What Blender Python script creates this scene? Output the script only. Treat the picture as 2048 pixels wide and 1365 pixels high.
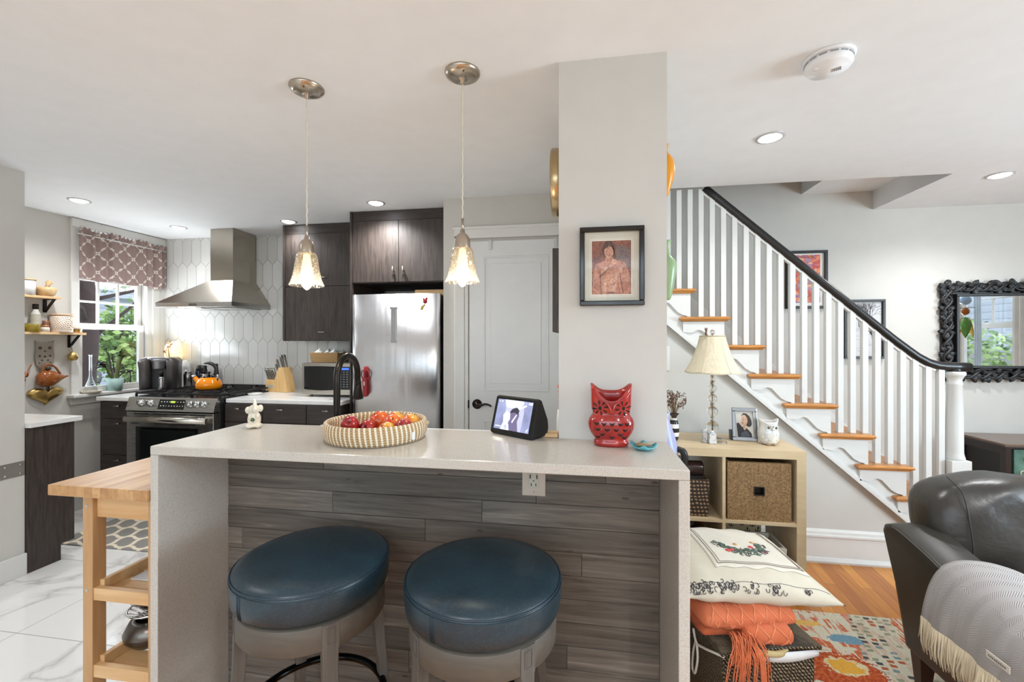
import bpy, bmesh, math, random
from mathutils import Vector, Matrix

for _o in list(bpy.data.objects):
    bpy.data.objects.remove(_o, do_unlink=True)
SC = bpy.context.scene
COL = SC.collection
R = math.radians
PI = math.pi

# ------------------------------------------------------------------ camera, world, lights, exposure
CEIL = 2.34
cam_d = bpy.data.cameras.new('camera')
cam_d.sensor_width = 36.0
cam_d.lens = 870.0 / 2048.0 * 36.0
cam_d.clip_start = 0.05
cam = bpy.data.objects.new('camera', cam_d)
COL.objects.link(cam)
cam.location = (0, 0, 1.357)
cam.rotation_euler = (R(90), 0, R(9.11))
SC.camera = cam

SC.view_settings.view_transform = 'Standard'
SC.view_settings.look = 'None'
SC.view_settings.gamma = 1
SC.view_settings.use_curve_mapping = False
SC.view_settings.exposure = 0.34

wd = bpy.data.worlds.new('world')
SC.world = wd
wd.use_nodes = True
_bg = wd.node_tree.nodes['Background']
_bg.inputs[0].default_value = (0.80, 0.90, 1.0, 1)
_bg.inputs[1].default_value = 2.2

def area_light(name, loc, rot, sx, sy, power, color=(1, 1, 1), spread=None):
    l = bpy.data.lights.new(name, 'AREA')
    l.shape = 'RECTANGLE'
    l.size = sx
    l.size_y = sy
    l.energy = power
    l.color = color
    if spread:
        l.spread = R(spread)
    o = bpy.data.objects.new(name, l)
    COL.objects.link(o)
    o.location = loc
    o.rotation_euler = rot
    return o

def spot(name, loc, power, color, angle=120, size=0.05, blend=0.7):
    l = bpy.data.lights.new(name, 'SPOT')
    l.energy = power
    l.color = color
    l.spot_size = R(angle)
    l.spot_blend = blend
    l.shadow_soft_size = size
    o = bpy.data.objects.new(name, l)
    COL.objects.link(o)
    o.location = loc
    return o

# daylight panels for the living-room and kitchen windows, tilted up to brighten the ceiling
area_light('added_front_window_light', (-0.4, -2.86, 1.35), (R(90 + 48), 0, R(180)), 4.2, 1.3, 250, (0.66, 0.85, 1.0))  # large panel at unseen front windows, added to light the room
area_light('added_right_window_light', (4.20, 0.62, 1.45), (R(90 + 25), 0, R(90)), 1.25, 1.2, 110, (0.72, 0.88, 1.0))  # stands at an unseen added window, outside the mirror's view
area_light('daylight_kitchen_window', (-4.03, 3.18, 1.45), (R(90 + 50), 0, R(-90)), 0.5, 0.8, 11, (0.88, 0.95, 1.0))
CANS = [(-3.463, 2.52), (-3.44, 3.255), (-2.377, 3.235), (-1.445, 2.9), (0.897, 2.269), (2.442, 2.996)]
CANS_ADDED = [(-2.2, 1.0), (-0.9, -0.7), (0.9, -0.7), (2.5, 0.6)]  # unseen lights added on the camera side to brighten the room
CAN_W = [30, 9, 15, 56, 28, 44]
for _i, (_x, _y) in enumerate(CANS):
    spot('can_light_beam', (_x, _y, CEIL - 0.03), CAN_W[_i], (0.97, 0.985, 1.0), 150, 0.045, 0.9)
for (_x, _y) in CANS_ADDED:
    spot('can_light_beam', (_x, _y, CEIL - 0.03), 14 if _x < -2 else 72, (0.97, 0.985, 1.0), 150, 0.045, 0.9)

# ------------------------------------------------------------------ helpers
def lin(c):
    c = c / 255.0
    return c / 12.92 if c <= 0.04045 else ((c + 0.055) / 1.055) ** 2.4
def rgb(r, g, b):
    return (lin(r), lin(g), lin(b), 1.0)

class Mat:
    """procedural principled material with a few chained helpers"""
    def __init__(s, name, col=(200, 200, 200), rough=0.5, metal=0.0, **kw):
        s.m = bpy.data.materials.new(name)
        s.m.use_nodes = True
        s.nt = s.m.node_tree
        s.b = s.nt.nodes['Principled BSDF']
        s.b.inputs['Base Color'].default_value = rgb(*col)
        s.b.inputs['Roughness'].default_value = rough
        s.b.inputs['Metallic'].default_value = metal
        for k, v in kw.items():
            s.b.inputs[k.replace('_', ' ')].default_value = v
        s._tc = None
    def n(s, t, **kw):
        nd = s.nt.nodes.new(t)
        for k, v in kw.items():
            setattr(nd, k, v)
        return nd
    def l(s, a, b):
        s.nt.links.new(a, b)
    def coord(s, scale=(1, 1, 1), rot=(0, 0, 0), loc=(0, 0, 0), kind='Object'):
        if s._tc is None:
            s._tc = s.n('ShaderNodeTexCoord')
        mp = s.n('ShaderNodeMapping')
        s.l(s._tc.outputs[kind], mp.inputs['Vector'])
        mp.inputs['Scale'].default_value = scale
        mp.inputs['Rotation'].default_value = rot
        mp.inputs['Location'].default_value = loc
        return mp.outputs[0]
    def noise(s, vec, scale=5, detail=3, rough=0.5, dist=0.0):
        t = s.n('ShaderNodeTexNoise')
        s.l(vec, t.inputs['Vector'])
        t.inputs['Scale'].default_value = scale
        t.inputs['Detail'].default_value = detail
        t.inputs['Roughness'].default_value = rough
        t.inputs['Distortion'].default_value = dist
        return t.outputs['Fac']
    def wave(s, vec, scale=5, dist=0, det=0, kind='BANDS', axis='X', prof='SIN'):
        t = s.n('ShaderNodeTexWave', wave_type=kind, wave_profile=prof)
        if kind == 'BANDS':
            t.bands_direction = axis
        s.l(vec, t.inputs['Vector'])
        t.inputs['Scale'].default_value = scale
        t.inputs['Distortion'].default_value = dist
        t.inputs['Detail'].default_value = det
        return t.outputs['Fac']
    def voro(s, vec, scale=5, feature='F1', out='Distance', rand=1.0):
        t = s.n('ShaderNodeTexVoronoi', feature=feature)
        s.l(vec, t.inputs['Vector'])
        t.inputs['Scale'].default_value = scale
        t.inputs['Randomness'].default_value = rand
        return t.outputs[out]
    def ramp(s, fac, stops, interp='LINEAR'):
        r = s.n('ShaderNodeValToRGB')
        r.color_ramp.interpolation = interp
        e = r.color_ramp.elements
        while len(e) < len(stops):
            e.new(0.5)
        for i, (p, c) in enumerate(stops):
            e[i].position = p
            e[i].color = c if len(c) == 4 else rgb(*c)
        s.l(fac, r.inputs[0])
        return r.outputs[0]
    def math(s, op, a, b=None, clamp=False):
        m = s.n('ShaderNodeMath', operation=op, use_clamp=clamp)
        for i, v in enumerate((a, b)):
            if v is None:
                continue
            if isinstance(v, (int, float)):
                m.inputs[i].default_value = v
            else:
                s.l(v, m.inputs[i])
        return m.outputs[0]
    def mix(s, fac, a, b, blend='MIX'):
        m = s.n('ShaderNodeMix', data_type='RGBA', blend_type=blend)
        for sock, v in ((m.inputs[0], fac), (m.inputs[6], a), (m.inputs[7], b)):
            if isinstance(v, (int, float)):
                sock.default_value = v
            elif isinstance(v, tuple):
                sock.default_value = v if len(v) == 4 else rgb(*v)
            else:
                s.l(v, sock)
        return m.outputs[2]
    def rand(s):
        g = s.n('ShaderNodeNewGeometry')
        return g.outputs['Random Per Island']
    def sep(s, vec):
        x = s.n('ShaderNodeSeparateXYZ')
        s.l(vec, x.inputs[0])
        return x.outputs
    def color(s, out):
        s.l(out, s.b.inputs['Base Color'])
        return s
    def rough(s, out):
        s.l(out, s.b.inputs['Roughness'])
        return s
    def bump(s, out, strength=0.3, dist=0.002):
        b = s.n('ShaderNodeBump')
        b.inputs['Strength'].default_value = strength
        b.inputs['Distance'].default_value = dist
        s.l(out, b.inputs['Height'])
        s.l(b.outputs[0], s.b.inputs['Normal'])
        return s

MATS = {}
def plain(name, col, rough=0.5, metal=0.0, bump=None, flat=False, **kw):
    """simple material with a trace of noise so that no surface is dead flat"""
    if name in MATS:
        return MATS[name]
    a = Mat(name, col, rough, metal, **kw)
    v = a.coord()
    nz = a.noise(v, 9, 2)
    c0 = tuple(max(0, int(x * (0.99 if flat else 0.965))) for x in col)
    c1 = tuple(min(255, int(x * (1.004 if flat else 1.02))) for x in col)
    a.color(a.ramp(nz, [(0.3, c0), (0.7, c1)]))
    if bump:
        a.bump(a.noise(v, bump[0], 3), bump[1], 0.001)
    MATS[name] = a.m
    return a.m

def emis(name, col, strength):
    a = Mat(name, col, 0.6)
    a.b.inputs['Emission Color'].default_value = rgb(*col)
    a.b.inputs['Emission Strength'].default_value = strength
    return a.m

def glassm(name, col=(255, 255, 255), rough=0.02, ior=1.45):
    a = Mat(name, col, rough)
    a.b.inputs['Transmission Weight'].default_value = 1.0
    a.b.inputs['IOR'].default_value = ior
    return a.m

ORG = {}
class M:
    """mesh builder: collects shapes, then links them as ONE object"""
    def __init__(s):
        s.bm = bmesh.new()
        s.mi = 0
        s.T = None
    def _f(s, verts, smooth=False):
        try:
            f = s.bm.faces.new(verts)
            f.material_index = s.mi
            f.smooth = smooth
            return f
        except ValueError:
            return None
    def v(s, p):
        p = Vector(p)
        if s.T is not None:
            p = s.T @ p
        return s.bm.verts.new(p)
    def box(s, x0, x1, y0, y1, z0, z1, bev=0.0):
        b = min(bev, abs(x1 - x0) / 2.01, abs(y1 - y0) / 2.01, abs(z1 - z0) / 2.01)
        if b <= 0:
            p = [s.v((x, y, z)) for z in (z0, z1) for y in (y0, y1) for x in (x0, x1)]
            for q in ((0, 2, 3, 1), (4, 5, 7, 6), (0, 1, 5, 4), (2, 6, 7, 3), (0, 4, 6, 2), (1, 3, 7, 5)):
                s._f([p[i] for i in q])
            return s
        tmp = bmesh.new()
        bmesh.ops.create_cube(tmp, size=1.0)
        for v in tmp.verts:
            v.co = Vector(((x0 + x1) / 2 + v.co.x * (x1 - x0), (y0 + y1) / 2 + v.co.y * (y1 - y0), (z0 + z1) / 2 + v.co.z * (z1 - z0)))
        bmesh.ops.bevel(tmp, geom=tmp.edges[:], offset=b, segments=2, profile=0.5, affect='EDGES')
        mp = {v: s.v(v.co) for v in tmp.verts}
        for f in tmp.faces:
            s._f([mp[v] for v in f.verts])
        tmp.free()
        return s
    def rings(s, rings, closed=True, caps=(True, True), smooth=True, loop=False):
        """rings: list of lists of points"""
        V = [[s.v(p) for p in r] for r in rings]
        n = len(V[0])
        m = n if closed else n - 1
        rr = range(len(V)) if loop else range(len(V) - 1)
        for i in rr:
            a, b = V[i], V[(i + 1) % len(V)]
            for j in range(m):
                k = (j + 1) % n
                s._f([a[j], a[k], b[k], b[j]], smooth)
        if not loop and closed:
            if caps[0]:
                s._f(list(reversed(V[0])))
            if caps[1]:
                s._f(V[-1])
        return s
    def lathe(s, prof, c=(0, 0, 0), n=32, axis=(0, 0, 1), caps=(True, True), sx=1, sy=1, smooth=True):
        c = Vector(c)
        q = Vector((0, 0, 1)).rotation_difference(Vector(axis).normalized()).to_matrix()
        rs = []
        for r, z in prof:
            r = max(r, 1e-5)
            rs.append([c + q @ Vector((r * sx * math.cos(2 * PI * i / n), r * sy * math.sin(2 * PI * i / n), z)) for i in range(n)])
        return s.rings(rs, True, caps, smooth)
    def cyl(s, p0, p1, r0, r1=None, n=20, caps=(True, True), smooth=True):
        p0, p1 = Vector(p0), Vector(p1)
        if r1 is None:
            r1 = r0
        L = (p1 - p0).length
        return s.lathe([(r0, 0), (r1, L)], p0, n, p1 - p0, caps, smooth=smooth)
    def tube(s, pts, r, n=8, closed=False, smooth=True, sq=None):
        pts = [Vector(p) for p in pts]
        N = len(pts)
        rs = []
        up = None
        for i, p in enumerate(pts):
            if closed:
                t = pts[(i + 1) % N] - pts[i - 1]
            else:
                t = pts[min(i + 1, N - 1)] - pts[max(i - 1, 0)]
            if t.length < 1e-9:
                t = Vector((0, 0, 1))
            t.normalize()
            if up is None:
                up = Vector((0, 0, 1)) if abs(t.z) < 0.9 else Vector((1, 0, 0))
            a = t.cross(up)
            if a.length < 1e-6:
                a = t.orthogonal()
            a.normalize()
            b = a.cross(t).normalized()
            up = b
            rad = r[i] if isinstance(r, (list, tuple)) else r
            if sq:
                rs.append([p + a * (x * sq[0] / 2) + b * (y * sq[1] / 2) for x, y in ((-1, -1), (1, -1), (1, 1), (-1, 1))])
            else:
                rs.append([p + a * math.cos(2 * PI * j / n) * rad + b * math.sin(2 * PI * j / n) * rad for j in range(n)])
        return s.rings(rs, True, (True, True), smooth and not sq, closed)
    def sphere(s, c, r, n=16, m=10, smooth=True):
        if not isinstance(r, (tuple, list)):
            r = (r, r, r)
        c = Vector(c)
        rs = []
        for i in range(m + 1):
            a = -PI / 2 + PI * i / m
            k = max(math.cos(a), 1e-4)
            rs.append([c + Vector((r[0] * k * math.cos(2 * PI * j / n), r[1] * k * math.sin(2 * PI * j / n), r[2] * math.sin(a))) for j in range(n)])
        return s.rings(rs, True, (True, True), smooth)
    def prism(s, poly, axis, a, b, smooth=False):
        """poly in the plane perpendicular to axis ('x': (y,z), 'y': (x,z), 'z': (x,y)), extruded a..b"""
        def mk(u, v, w):
            return {'x': (w, u, v), 'y': (u, w, v), 'z': (u, v, w)}[axis]
        A = [s.v(mk(u, v, a)) for u, v in poly]
        B = [s.v(mk(u, v, b)) for u, v in poly]
        s._f(list(reversed(A)))
        s._f(B)
        n = len(poly)
        for i in range(n):
            k = (i + 1) % n
            s._f([A[i], A[k], B[k], B[i]], smooth)
        return s
    def grid(s, f, nu, nv, smooth=True):
        V = [[s.v(f(i / nu, j / nv)) for j in range(nv + 1)] for i in range(nu + 1)]
        for i in range(nu):
            for j in range(nv):
                s._f([V[i][j], V[i + 1][j], V[i + 1][j + 1], V[i][j + 1]], smooth)
        return s
    def quad(s, *p):
        s._f([s.v(q) for q in p])
        return s
    def obj(s, name, mat, parent=None, base=None, recalc=True, solid=None, bev=None, sub=None, merge=False):
        if merge:
            bmesh.ops.remove_doubles(s.bm, verts=s.bm.verts[:], dist=1e-5)
        if recalc:
            bmesh.ops.recalc_face_normals(s.bm, faces=s.bm.faces[:])
        if base is None:
            base = ORG[parent.name] if parent is not None else Vector((0, 0, 0))
        base = Vector(base)
        for v in s.bm.verts:
            v.co -= base
        me = bpy.data.meshes.new(name)
        s.bm.to_mesh(me)
        s.bm.free()
        for m in (mat if isinstance(mat, (list, tuple)) else [mat]):
            me.materials.append(m)
        o = bpy.data.objects.new(name, me)
        COL.objects.link(o)
        if parent is not None:
            o.parent = parent
            ORG[o.name] = ORG[parent.name]
            if base != ORG[parent.name]:
                o.location = base - ORG[parent.name]
                ORG[o.name] = base
        else:
            o.location = base
            ORG[o.name] = base
        if bev:
            md = o.modifiers.new('bevel', 'BEVEL')
            md.width = bev
            md.segments = 2
            md.limit_method = 'ANGLE'
            md.angle_limit = R(40)
        if solid:
            md = o.modifiers.new('solid', 'SOLIDIFY')
            md.thickness = solid
            md.offset = 0
        if sub:
            md = o.modifiers.new('sub', 'SUBSURF')
            md.levels = sub
            md.render_levels = sub
        return o

def tag(o, label, cat, group=None, kind=None):
    o['label'] = label
    o['category'] = cat
    if group:
        o['group'] = group
    if kind:
        o['kind'] = kind
    return o
def thing(name, base, label, cat, group=None):
    o = bpy.data.objects.new(name, None)
    COL.objects.link(o)
    o.location = base
    o.empty_display_size = 0.05
    ORG[o.name] = Vector(base)
    return tag(o, label, cat, group)
def struct(o):
    o['kind'] = 'structure'
    return o
def dup(o, parent=None, loc=None, rotz=None, label=None):
    c = o.copy()
    COL.objects.link(c)
    if parent is not None:
        c.parent = parent
    if loc is not None:
        c.location = loc
    if rotz is not None:
        c.rotation_euler = (0, 0, rotz)
    if label:
        c['label'] = label
    for ch in list(o.children):
        dup(ch, c)
    return c
def curve_pts(f, n):
    return [f(i / n) for i in range(n + 1)]
def catmull(P, k=8):
    P = [Vector(p) for p in P]
    Q = [2 * P[0] - P[1]] + P + [2 * P[-1] - P[-2]]
    out = []
    for i in range(1, len(Q) - 2):
        p0, p1, p2, p3 = Q[i - 1:i + 3]
        for j in range(k):
            t = j / k
            out.append(0.5 * ((2 * p1) + (p2 - p0) * t + (2 * p0 - 5 * p1 + 4 * p2 - p3) * t * t + (3 * p1 - p0 - 3 * p2 + p3) * t ** 3))
    out.append(P[-1])
    return out

# ------------------------------------------------------------------ shared materials
m_wall = plain('wall_paint_greige', (204, 201, 194), 0.75, flat=True)
m_ceil = plain('ceiling_paint', (238, 240, 242), 0.9, flat=True)
m_white = plain('white_trim_paint', (221, 220, 216), 0.4, flat=True)
m_black = plain('black_paint', (18, 17, 17), 0.4)
m_blackmetal = plain('black_metal', (22, 21, 20), 0.35, 0.6)
m_chrome = plain('chrome', (210, 210, 210), 0.12, 1.0)
m_nickel = plain('brushed_nickel', (186, 174, 158), 0.28, 1.0)
m_bronze = plain('bronze_black', (48, 43, 39), 0.3, 0.85)
m_gold = plain('aged_gold', (190, 160, 98), 0.3, 0.9, bump=(60, 0.5))
m_clear = glassm('clear_glass')

def m_wood(name, c0, c1, axis='x', scale=1.0, rough=0.45, rot=(0, 0, 0), bump=0.1, kind='Object'):
    if name in MATS:
        return MATS[name]
    a = Mat(name, c0, rough)
    sc = {'x': (1.2, 14, 14), 'y': (14, 1.2, 14), 'z': (14, 14, 1.2)}[axis]
    v = a.coord(tuple(k * scale for k in sc), rot, kind=kind)
    n1 = a.noise(v, 2.2, 6, 0.6, 0.6)
    a.color(a.ramp(n1, [(0.3, c0), (0.7, c1)]))
    a.bump(n1, bump, 0.002)
    MATS[name] = a.m
    return a.m

def m_stainless(name, base=(178, 176, 173), rough=0.27, axis='z'):
    if name in MATS:
        return MATS[name]
    a = Mat(name, base, rough, 1.0)
    sc = {'x': (1, 90, 90), 'z': (90, 90, 1)}[axis]
    n1 = a.noise(a.coord(sc), 3, 3)
    n2 = a.noise(a.coord(), 2.0, 2)
    a.rough(a.math('ADD', a.math('MULTIPLY', n1, 0.16), rough - 0.08))
    b0 = tuple(int(x * 0.92) for x in base)
    a.color(a.ramp(n2, [(0.3, b0), (0.7, base)]))
    a.bump(n1, 0.03, 0.001)
    MATS[name] = a.m
    return a.m
m_ss = m_stainless('stainless_steel')
m_ssh = m_stainless('stainless_horizontal', axis='x')
m_espresso = m_wood('espresso_grain_vertical', (38, 31, 28), (72, 62, 56), 'z', 2.2, 0.5, bump=0.25)
m_espresso_h = m_wood('espresso_grain_horizontal', (36, 29, 26), (64, 55, 50), 'x', 2.2, 0.5, bump=0.25)

def quartz(name, base, speck, amt=0.0):
    a = Mat(name, base, 0.2)
    v = a.coord()
    d1 = a.voro(v, 260)
    d2 = a.voro(v, 120)
    nz = a.noise(v, 220, 3, 0.7)
    big = a.noise(v, 12, 4)
    m1 = a.math('LESS_THAN', d1, 0.17)
    pick = a.math('GREATER_THAN', a.noise(v, 90, 1), 0.52)
    m1 = a.math('MULTIPLY', m1, pick)
    col = a.ramp(nz, [(0.3, tuple(int(x * 0.93) for x in base)), (0.7, tuple(min(255, int(x * 1.04)) for x in base))])
    col = a.mix(a.math('MULTIPLY', a.math('LESS_THAN', d2, 0.10), 0.25), col, (250, 248, 244))
    col = a.mix(m1, col, speck)
    a.color(col)
    return a.m
m_quartz = quartz('speckled_quartz', (192, 187, 178), (120, 106, 92))
m_whitequartz = plain('white_quartz', (235, 234, 232), 0.18)

# ================================================================== ROOM SHELL
# kitchen floor: glossy white marble-look tiles, 0.60 x 1.20
a = Mat('marble_tile', (228, 226, 222), 0.07)
v = a.coord()
br = a.n('ShaderNodeTexBrick', offset=0.0, squash=1.0)
mp = a.coord(loc=(2.59 + 12.0, -1.63 + 12.0, 0))
a.l(mp, br.inputs['Vector'])
br.inputs['Scale'].default_value = 1.0
br.inputs['Brick Width'].default_value = 1.2
br.inputs['Row Height'].default_value = 0.6
br.inputs['Mortar Size'].default_value = 0.0022
br.inputs['Mortar Smooth'].default_value = 0.0
w = a.n('ShaderNodeTexNoise')
a.l(a.coord((1, 1.6, 1), (0, 0, R(35))), w.inputs['Vector'])
w.inputs['Scale'].default_value = 1.3
w.inputs['Detail'].default_value = 7
w.inputs['Distortion'].default_value = 1.2
ridge = a.math('ABSOLUTE', a.math('SUBTRACT', w.outputs['Fac'], 0.5))
vein = a.ramp(ridge, [(0.0, (196, 192, 187)), (0.012, (214, 211, 207)), (0.05, (230, 228, 225)), (1.0, (233, 232, 229))])
a.color(a.mix(br.outputs['Fac'], vein, (160, 157, 152)))
a.rough(a.math('ADD', a.math('MULTIPLY', br.outputs['Fac'], 0.5), 0.07))
m_tile = a.m
# oak strip floor
a = Mat('oak_strip_floor', (190, 130, 60), 0.28)
br = a.n('ShaderNodeTexBrick', offset=0.37, offset_frequency=3)
a.l(a.coord(rot=(0, 0, R(90 + 6)), loc=(20, 20, 0)), br.inputs['Vector'])
br.inputs['Scale'].default_value = 1.0
br.inputs['Brick Width'].default_value = 1.1
br.inputs['Row Height'].default_value = 0.058
br.inputs['Mortar Size'].default_value = 0.0009
br.inputs['Bias'].default_value = -0.1
br.inputs['Color1'].default_value = rgb(206, 150, 78)
br.inputs['Color2'].default_value = rgb(166, 110, 52)
br.inputs['Mortar'].default_value = rgb(100, 64, 30)
g = a.noise(a.coord((22, 1.6, 10), (0, 0, R(6))), 3.0, 6, 0.6)
a.color(a.mix(0.55, br.outputs['Color'], a.ramp(g, [(0.3, (140, 92, 48)), (0.7, (238, 190, 120))]), 'SOFT_LIGHT'))
a.bump(br.outputs['Fac'], 0.15, 0.001)
m_oakfloor = a.m

m = M(); m.box(-4.1, 0.10, 1.53, 3.74, -0.06, 0.0); m.box(-4.1, -1.45, -3.1, 1.53, -0.06, 0.0); struct(m.obj('floor', m_tile))  # camera-side strip is unseen, tiled to cut the warm bounce on the ceiling
m = M(); m.box(-1.45, 4.4, -3.1, 1.53, -0.06, 0.0); m.box(0.10, 4.4, 1.53, 3.74, -0.06, 0.0); struct(m.obj('floor', m_oakfloor))
HX0, HX1, HY = 0.285, 2.15, 2.93
m = M()
m.box(-4.1, 4.4, -3.1, HY, CEIL, 2.75)
m.box(-4.1, HX0, HY, 3.74, CEIL, 2.75)
m.box(HX1, 4.4, HY, 3.74, CEIL, 2.75)
struct(m.obj('ceiling', m_ceil))
m = M(); m.box(1.66, HX1, HY + 0.3, 3.64, 2.48, 2.75); m.box(HX0, HX1, HY, 3.64, 3.3, 3.36); struct(m.obj('ceiling', m_ceil))  # upper box is an unseen cap keeping sky light out of the stairwell
m = M(); m.box(-4.1, 4.4, 3.64, 3.74, 0, 3.36); struct(m.obj('wall_back', m_wall))
m = M(); m.box(HX0, HX1, HY - 0.06, HY, 2.75, 3.36); m.box(HX1, HX1 + 0.06, HY, 3.64, 2.75, 3.36); m.box(HX0 - 0.06, HX0, HY, 3.64, 2.75, 3.36)
struct(m.obj('wall_stairwell', m_wall))
# window wall, left of the kitchen
WY0, WY1, WZ0, WZ1 = 2.90, 3.46, 0.93, 2.27
m = M()
m.box(-4.1, -4.0, 2.05, WY0, 0, CEIL); m.box(-4.1, -4.0, WY1, 3.64, 0, CEIL)
m.box(-4.1, -4.0, WY0, WY1, 0, WZ0); m.box(-4.1, -4.0, WY0, WY1, WZ1, CEIL)
struct(m.obj('wall_left', m_wall))
m = M(); m.box(-4.1, -3.2, -3.0, 2.05, 0, CEIL); struct(m.obj('wall_front_left', m_wall))
m = M(); m.box(-0.08, 0.285, 1.54, 2.9, 0, CEIL); m.box(-0.08, 0.285, 2.9, 3.64, 0, CEIL); struct(m.obj('wall_partition', m_wall, merge=True))
m = M(); m.box(-0.946, -0.08, 2.9, 3.64, 0, CEIL); struct(m.obj('wall_pantry', m_wall))
# front wall (behind the camera) and right wall with their window openings
m = M()
m.box(-4.1, -2.6, -3.1, -3.0, 0, CEIL); m.box(1.8, 4.4, -3.1, -3.0, 0, CEIL)
m.box(-2.6, 1.8, -3.1, -3.0, 0, 0.65); m.box(-2.6, 1.8, -3.1, -3.0, 2.2, CEIL)
struct(m.obj('wall_front', m_wall))
RW = 4.3
m = M()
for y0, y1 in ((-3.0, -0.1), (0.0 + 1.95 - 0.0, 1.35 + 0.6)):
    pass
m.box(RW, 4.4, -3.0, -0.05, 0, CEIL); m.box(RW, 4.4, 2.18, 3.64, 0, CEIL)
m.box(RW, 4.4, -0.05, 1.30, 0, 0.85); m.box(RW, 4.4, -0.05, 1.30, 2.12, CEIL)
m.box(RW, 4.4, 1.30, 1.42, 0, CEIL)
m.box(RW, 4.4, 1.42, 2.18, 0, 0.75); m.box(RW, 4.4, 1.42, 2.18, 2.12, CEIL)
struct(m.obj('wall_right', m_wall))

# hex picket backsplash, real tiles over grout
m_grout = plain('grout_grey', (172, 170, 166), 0.8)
a = Mat('picket_tile_glaze', (222, 221, 218), 0.17)
a.color(a.ramp(a.rand(), [(0.0, (198, 197, 192)), (1.0, (212, 211, 208))]))
a.bump(a.noise(a.coord(), 14, 2), 0.12, 0.002)
m_picket = a.m
m = M()
PX, PZ, PH, G = 0.1012, 0.2430, 0.048, 0.0016
r0 = 1.823 - 4 * PZ
for row in range(0, 8):
    zc = r0 + row * PZ
    for k in range(-1, 25):
        xc = -3.99 + k * PX + (PX / 2 if row % 2 else 0)
        hw = PX / 2 - G
        zb, zt = zc - G * 0 + G, zc + PZ + PH - G
        pts = [(xc, zb), (xc + hw, zb + PH), (xc + hw, zt - PH), (xc, zt), (xc - hw, zt - PH), (xc - hw, zb + PH)]
        # clip to the tiled field
        x0, x1, z0, z1 = -3.995, -1.74, 0.905, CEIL - 0.001
        def clip(P, f, val, ax, sgn):
            out = []
            for i in range(len(P)):
                p, q = P[i], P[(i + 1) % len(P)]
                ip, iq = sgn * (p[ax] - val) >= 0, sgn * (q[ax] - val) >= 0
                if ip:
                    out.append(p)
                if ip != iq:
                    t = (val - p[ax]) / (q[ax] - p[ax])
                    out.append((p[0] + (q[0] - p[0]) * t, p[1] + (q[1] - p[1]) * t))
            return out
        for val, ax, sgn in ((x0, 0, 1), (x1, 0, -1), (z0, 1, 1), (z1, 1, -1)):
            if pts:
                pts = clip(pts, None, val, ax, sgn)
        if len(pts) >= 3:
            m.prism(pts, 'y', 3.6255, 3.632)
m.mi = 1
m.box(-3.999, -1.735, 3.629, 3.64, 0.9, CEIL)
struct(m.obj('wall_backsplash', [m_picket, m_grout]))

# ---------------- kitchen window
wf = M()
wf.box(-4.02, -3.985, 2.845, WY0 + 0.004, WZ0 - 0.02, WZ1 + 0.02, 0.004)        # left casing
wf.box(-4.02, -3.987, WY1 - 0.004, 3.503, WZ0 - 0.02, WZ1 + 0.02, 0.003)
wf.box(-4.02, -3.975, 3.50, 3.568, WZ0 - 0.02, WZ1 + 0.02, 0.004)
wf.box(-4.02, -3.982, 3.565, 3.627, WZ0 - 0.02, WZ1 + 0.02, 0.003)
wf.box(-4.02, -3.972, 2.842, 3.6275, WZ1 - 0.003, CEIL - 0.003, 0.004)
w1 = struct(wf.obj('window_1', m_white, base=(-4.0, 3.2, 0.93)))
def sash(name, x, y0, y1, z0, z1, t, cols, rows, parent, mat=m_white, axis='x', mt=0.016):
    s_ = M()
    def bx(a0, a1, c0, c1, d=0.032):
        if axis == 'x':
            s_.box(x - d / 2, x + d / 2, a0, a1, c0, c1, 0.002)
        else:
            s_.box(a0, a1, x - d / 2, x + d / 2, c0, c1, 0.002)
    bx(y0, y0 + t, z0, z1); bx(y1 - t, y1, z0, z1); bx(y0 + t, y1 - t, z0, z0 + t); bx(y0 + t, y1 - t, z1 - t, z1)
    for i in range(1, cols):
        yy = y0 + t + (y1 - y0 - 2 * t) * i / cols
        bx(yy - mt / 2, yy + mt / 2, z0 + t, z1 - t, 0.02)
    for i in range(1, rows):
        zz = z0 + t + (z1 - z0 - 2 * t) * i / rows
        bx(y0 + t, y1 - t, zz - mt / 2, zz + mt / 2, 0.022)
    so = s_.obj(name, mat, parent)
    g_ = M()
    if axis == 'x':
        g_.box(x - 0.002, x + 0.002, y0 + t, y1 - t, z0 + t, z1 - t)
    else:
        g_.box(y0 + t, y1 - t, x - 0.002, x + 0.002, z0 + t, z1 - t)
    g_.obj('pane', m_pane, so)
    return so
# thin window glass
a = Mat('window_glass', (255, 255, 255), 0.0)
tr = a.n('ShaderNodeBsdfTransparent'); gl = a.n('ShaderNodeBsdfGlossy'); mx = a.n('ShaderNodeMixShader')
gl.inputs['Roughness'].default_value = 0.02
fr = a.n('ShaderNodeLayerWeight'); fr.inputs['Blend'].default_value = 0.2
a.l(a.math('ADD', a.math('MULTIPLY', a.math('POWER', fr.outputs['Facing'], 3.0), 0.3), 0.02), mx.inputs[0]); a.l(tr.outputs[0], mx.inputs[1]); a.l(gl.outputs[0], mx.inputs[2])
a.l(mx.outputs[0], a.nt.nodes['Material Output'].inputs['Surface'])
m_pane = a.m
sash('sash', -4.07, WY0 + .003, WY1 - .006, 1.47, WZ1 - .005, 0.035, 3, 4, w1)
sash('sash', -4.036, WY0 + .003, WY1 - .006, WZ0 + 0.005, 1.50, 0.045, 1, 1, w1)
s_ = M(); s_.box(-4.09, -3.925, 2.82, 3.63, 0.905, 0.932, 0.006); s_.box(-4.02, -3.98, 2.84, 3.62, 0.85, 0.905, 0.003)
s_.obj('sill', m_white, w1)

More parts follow.
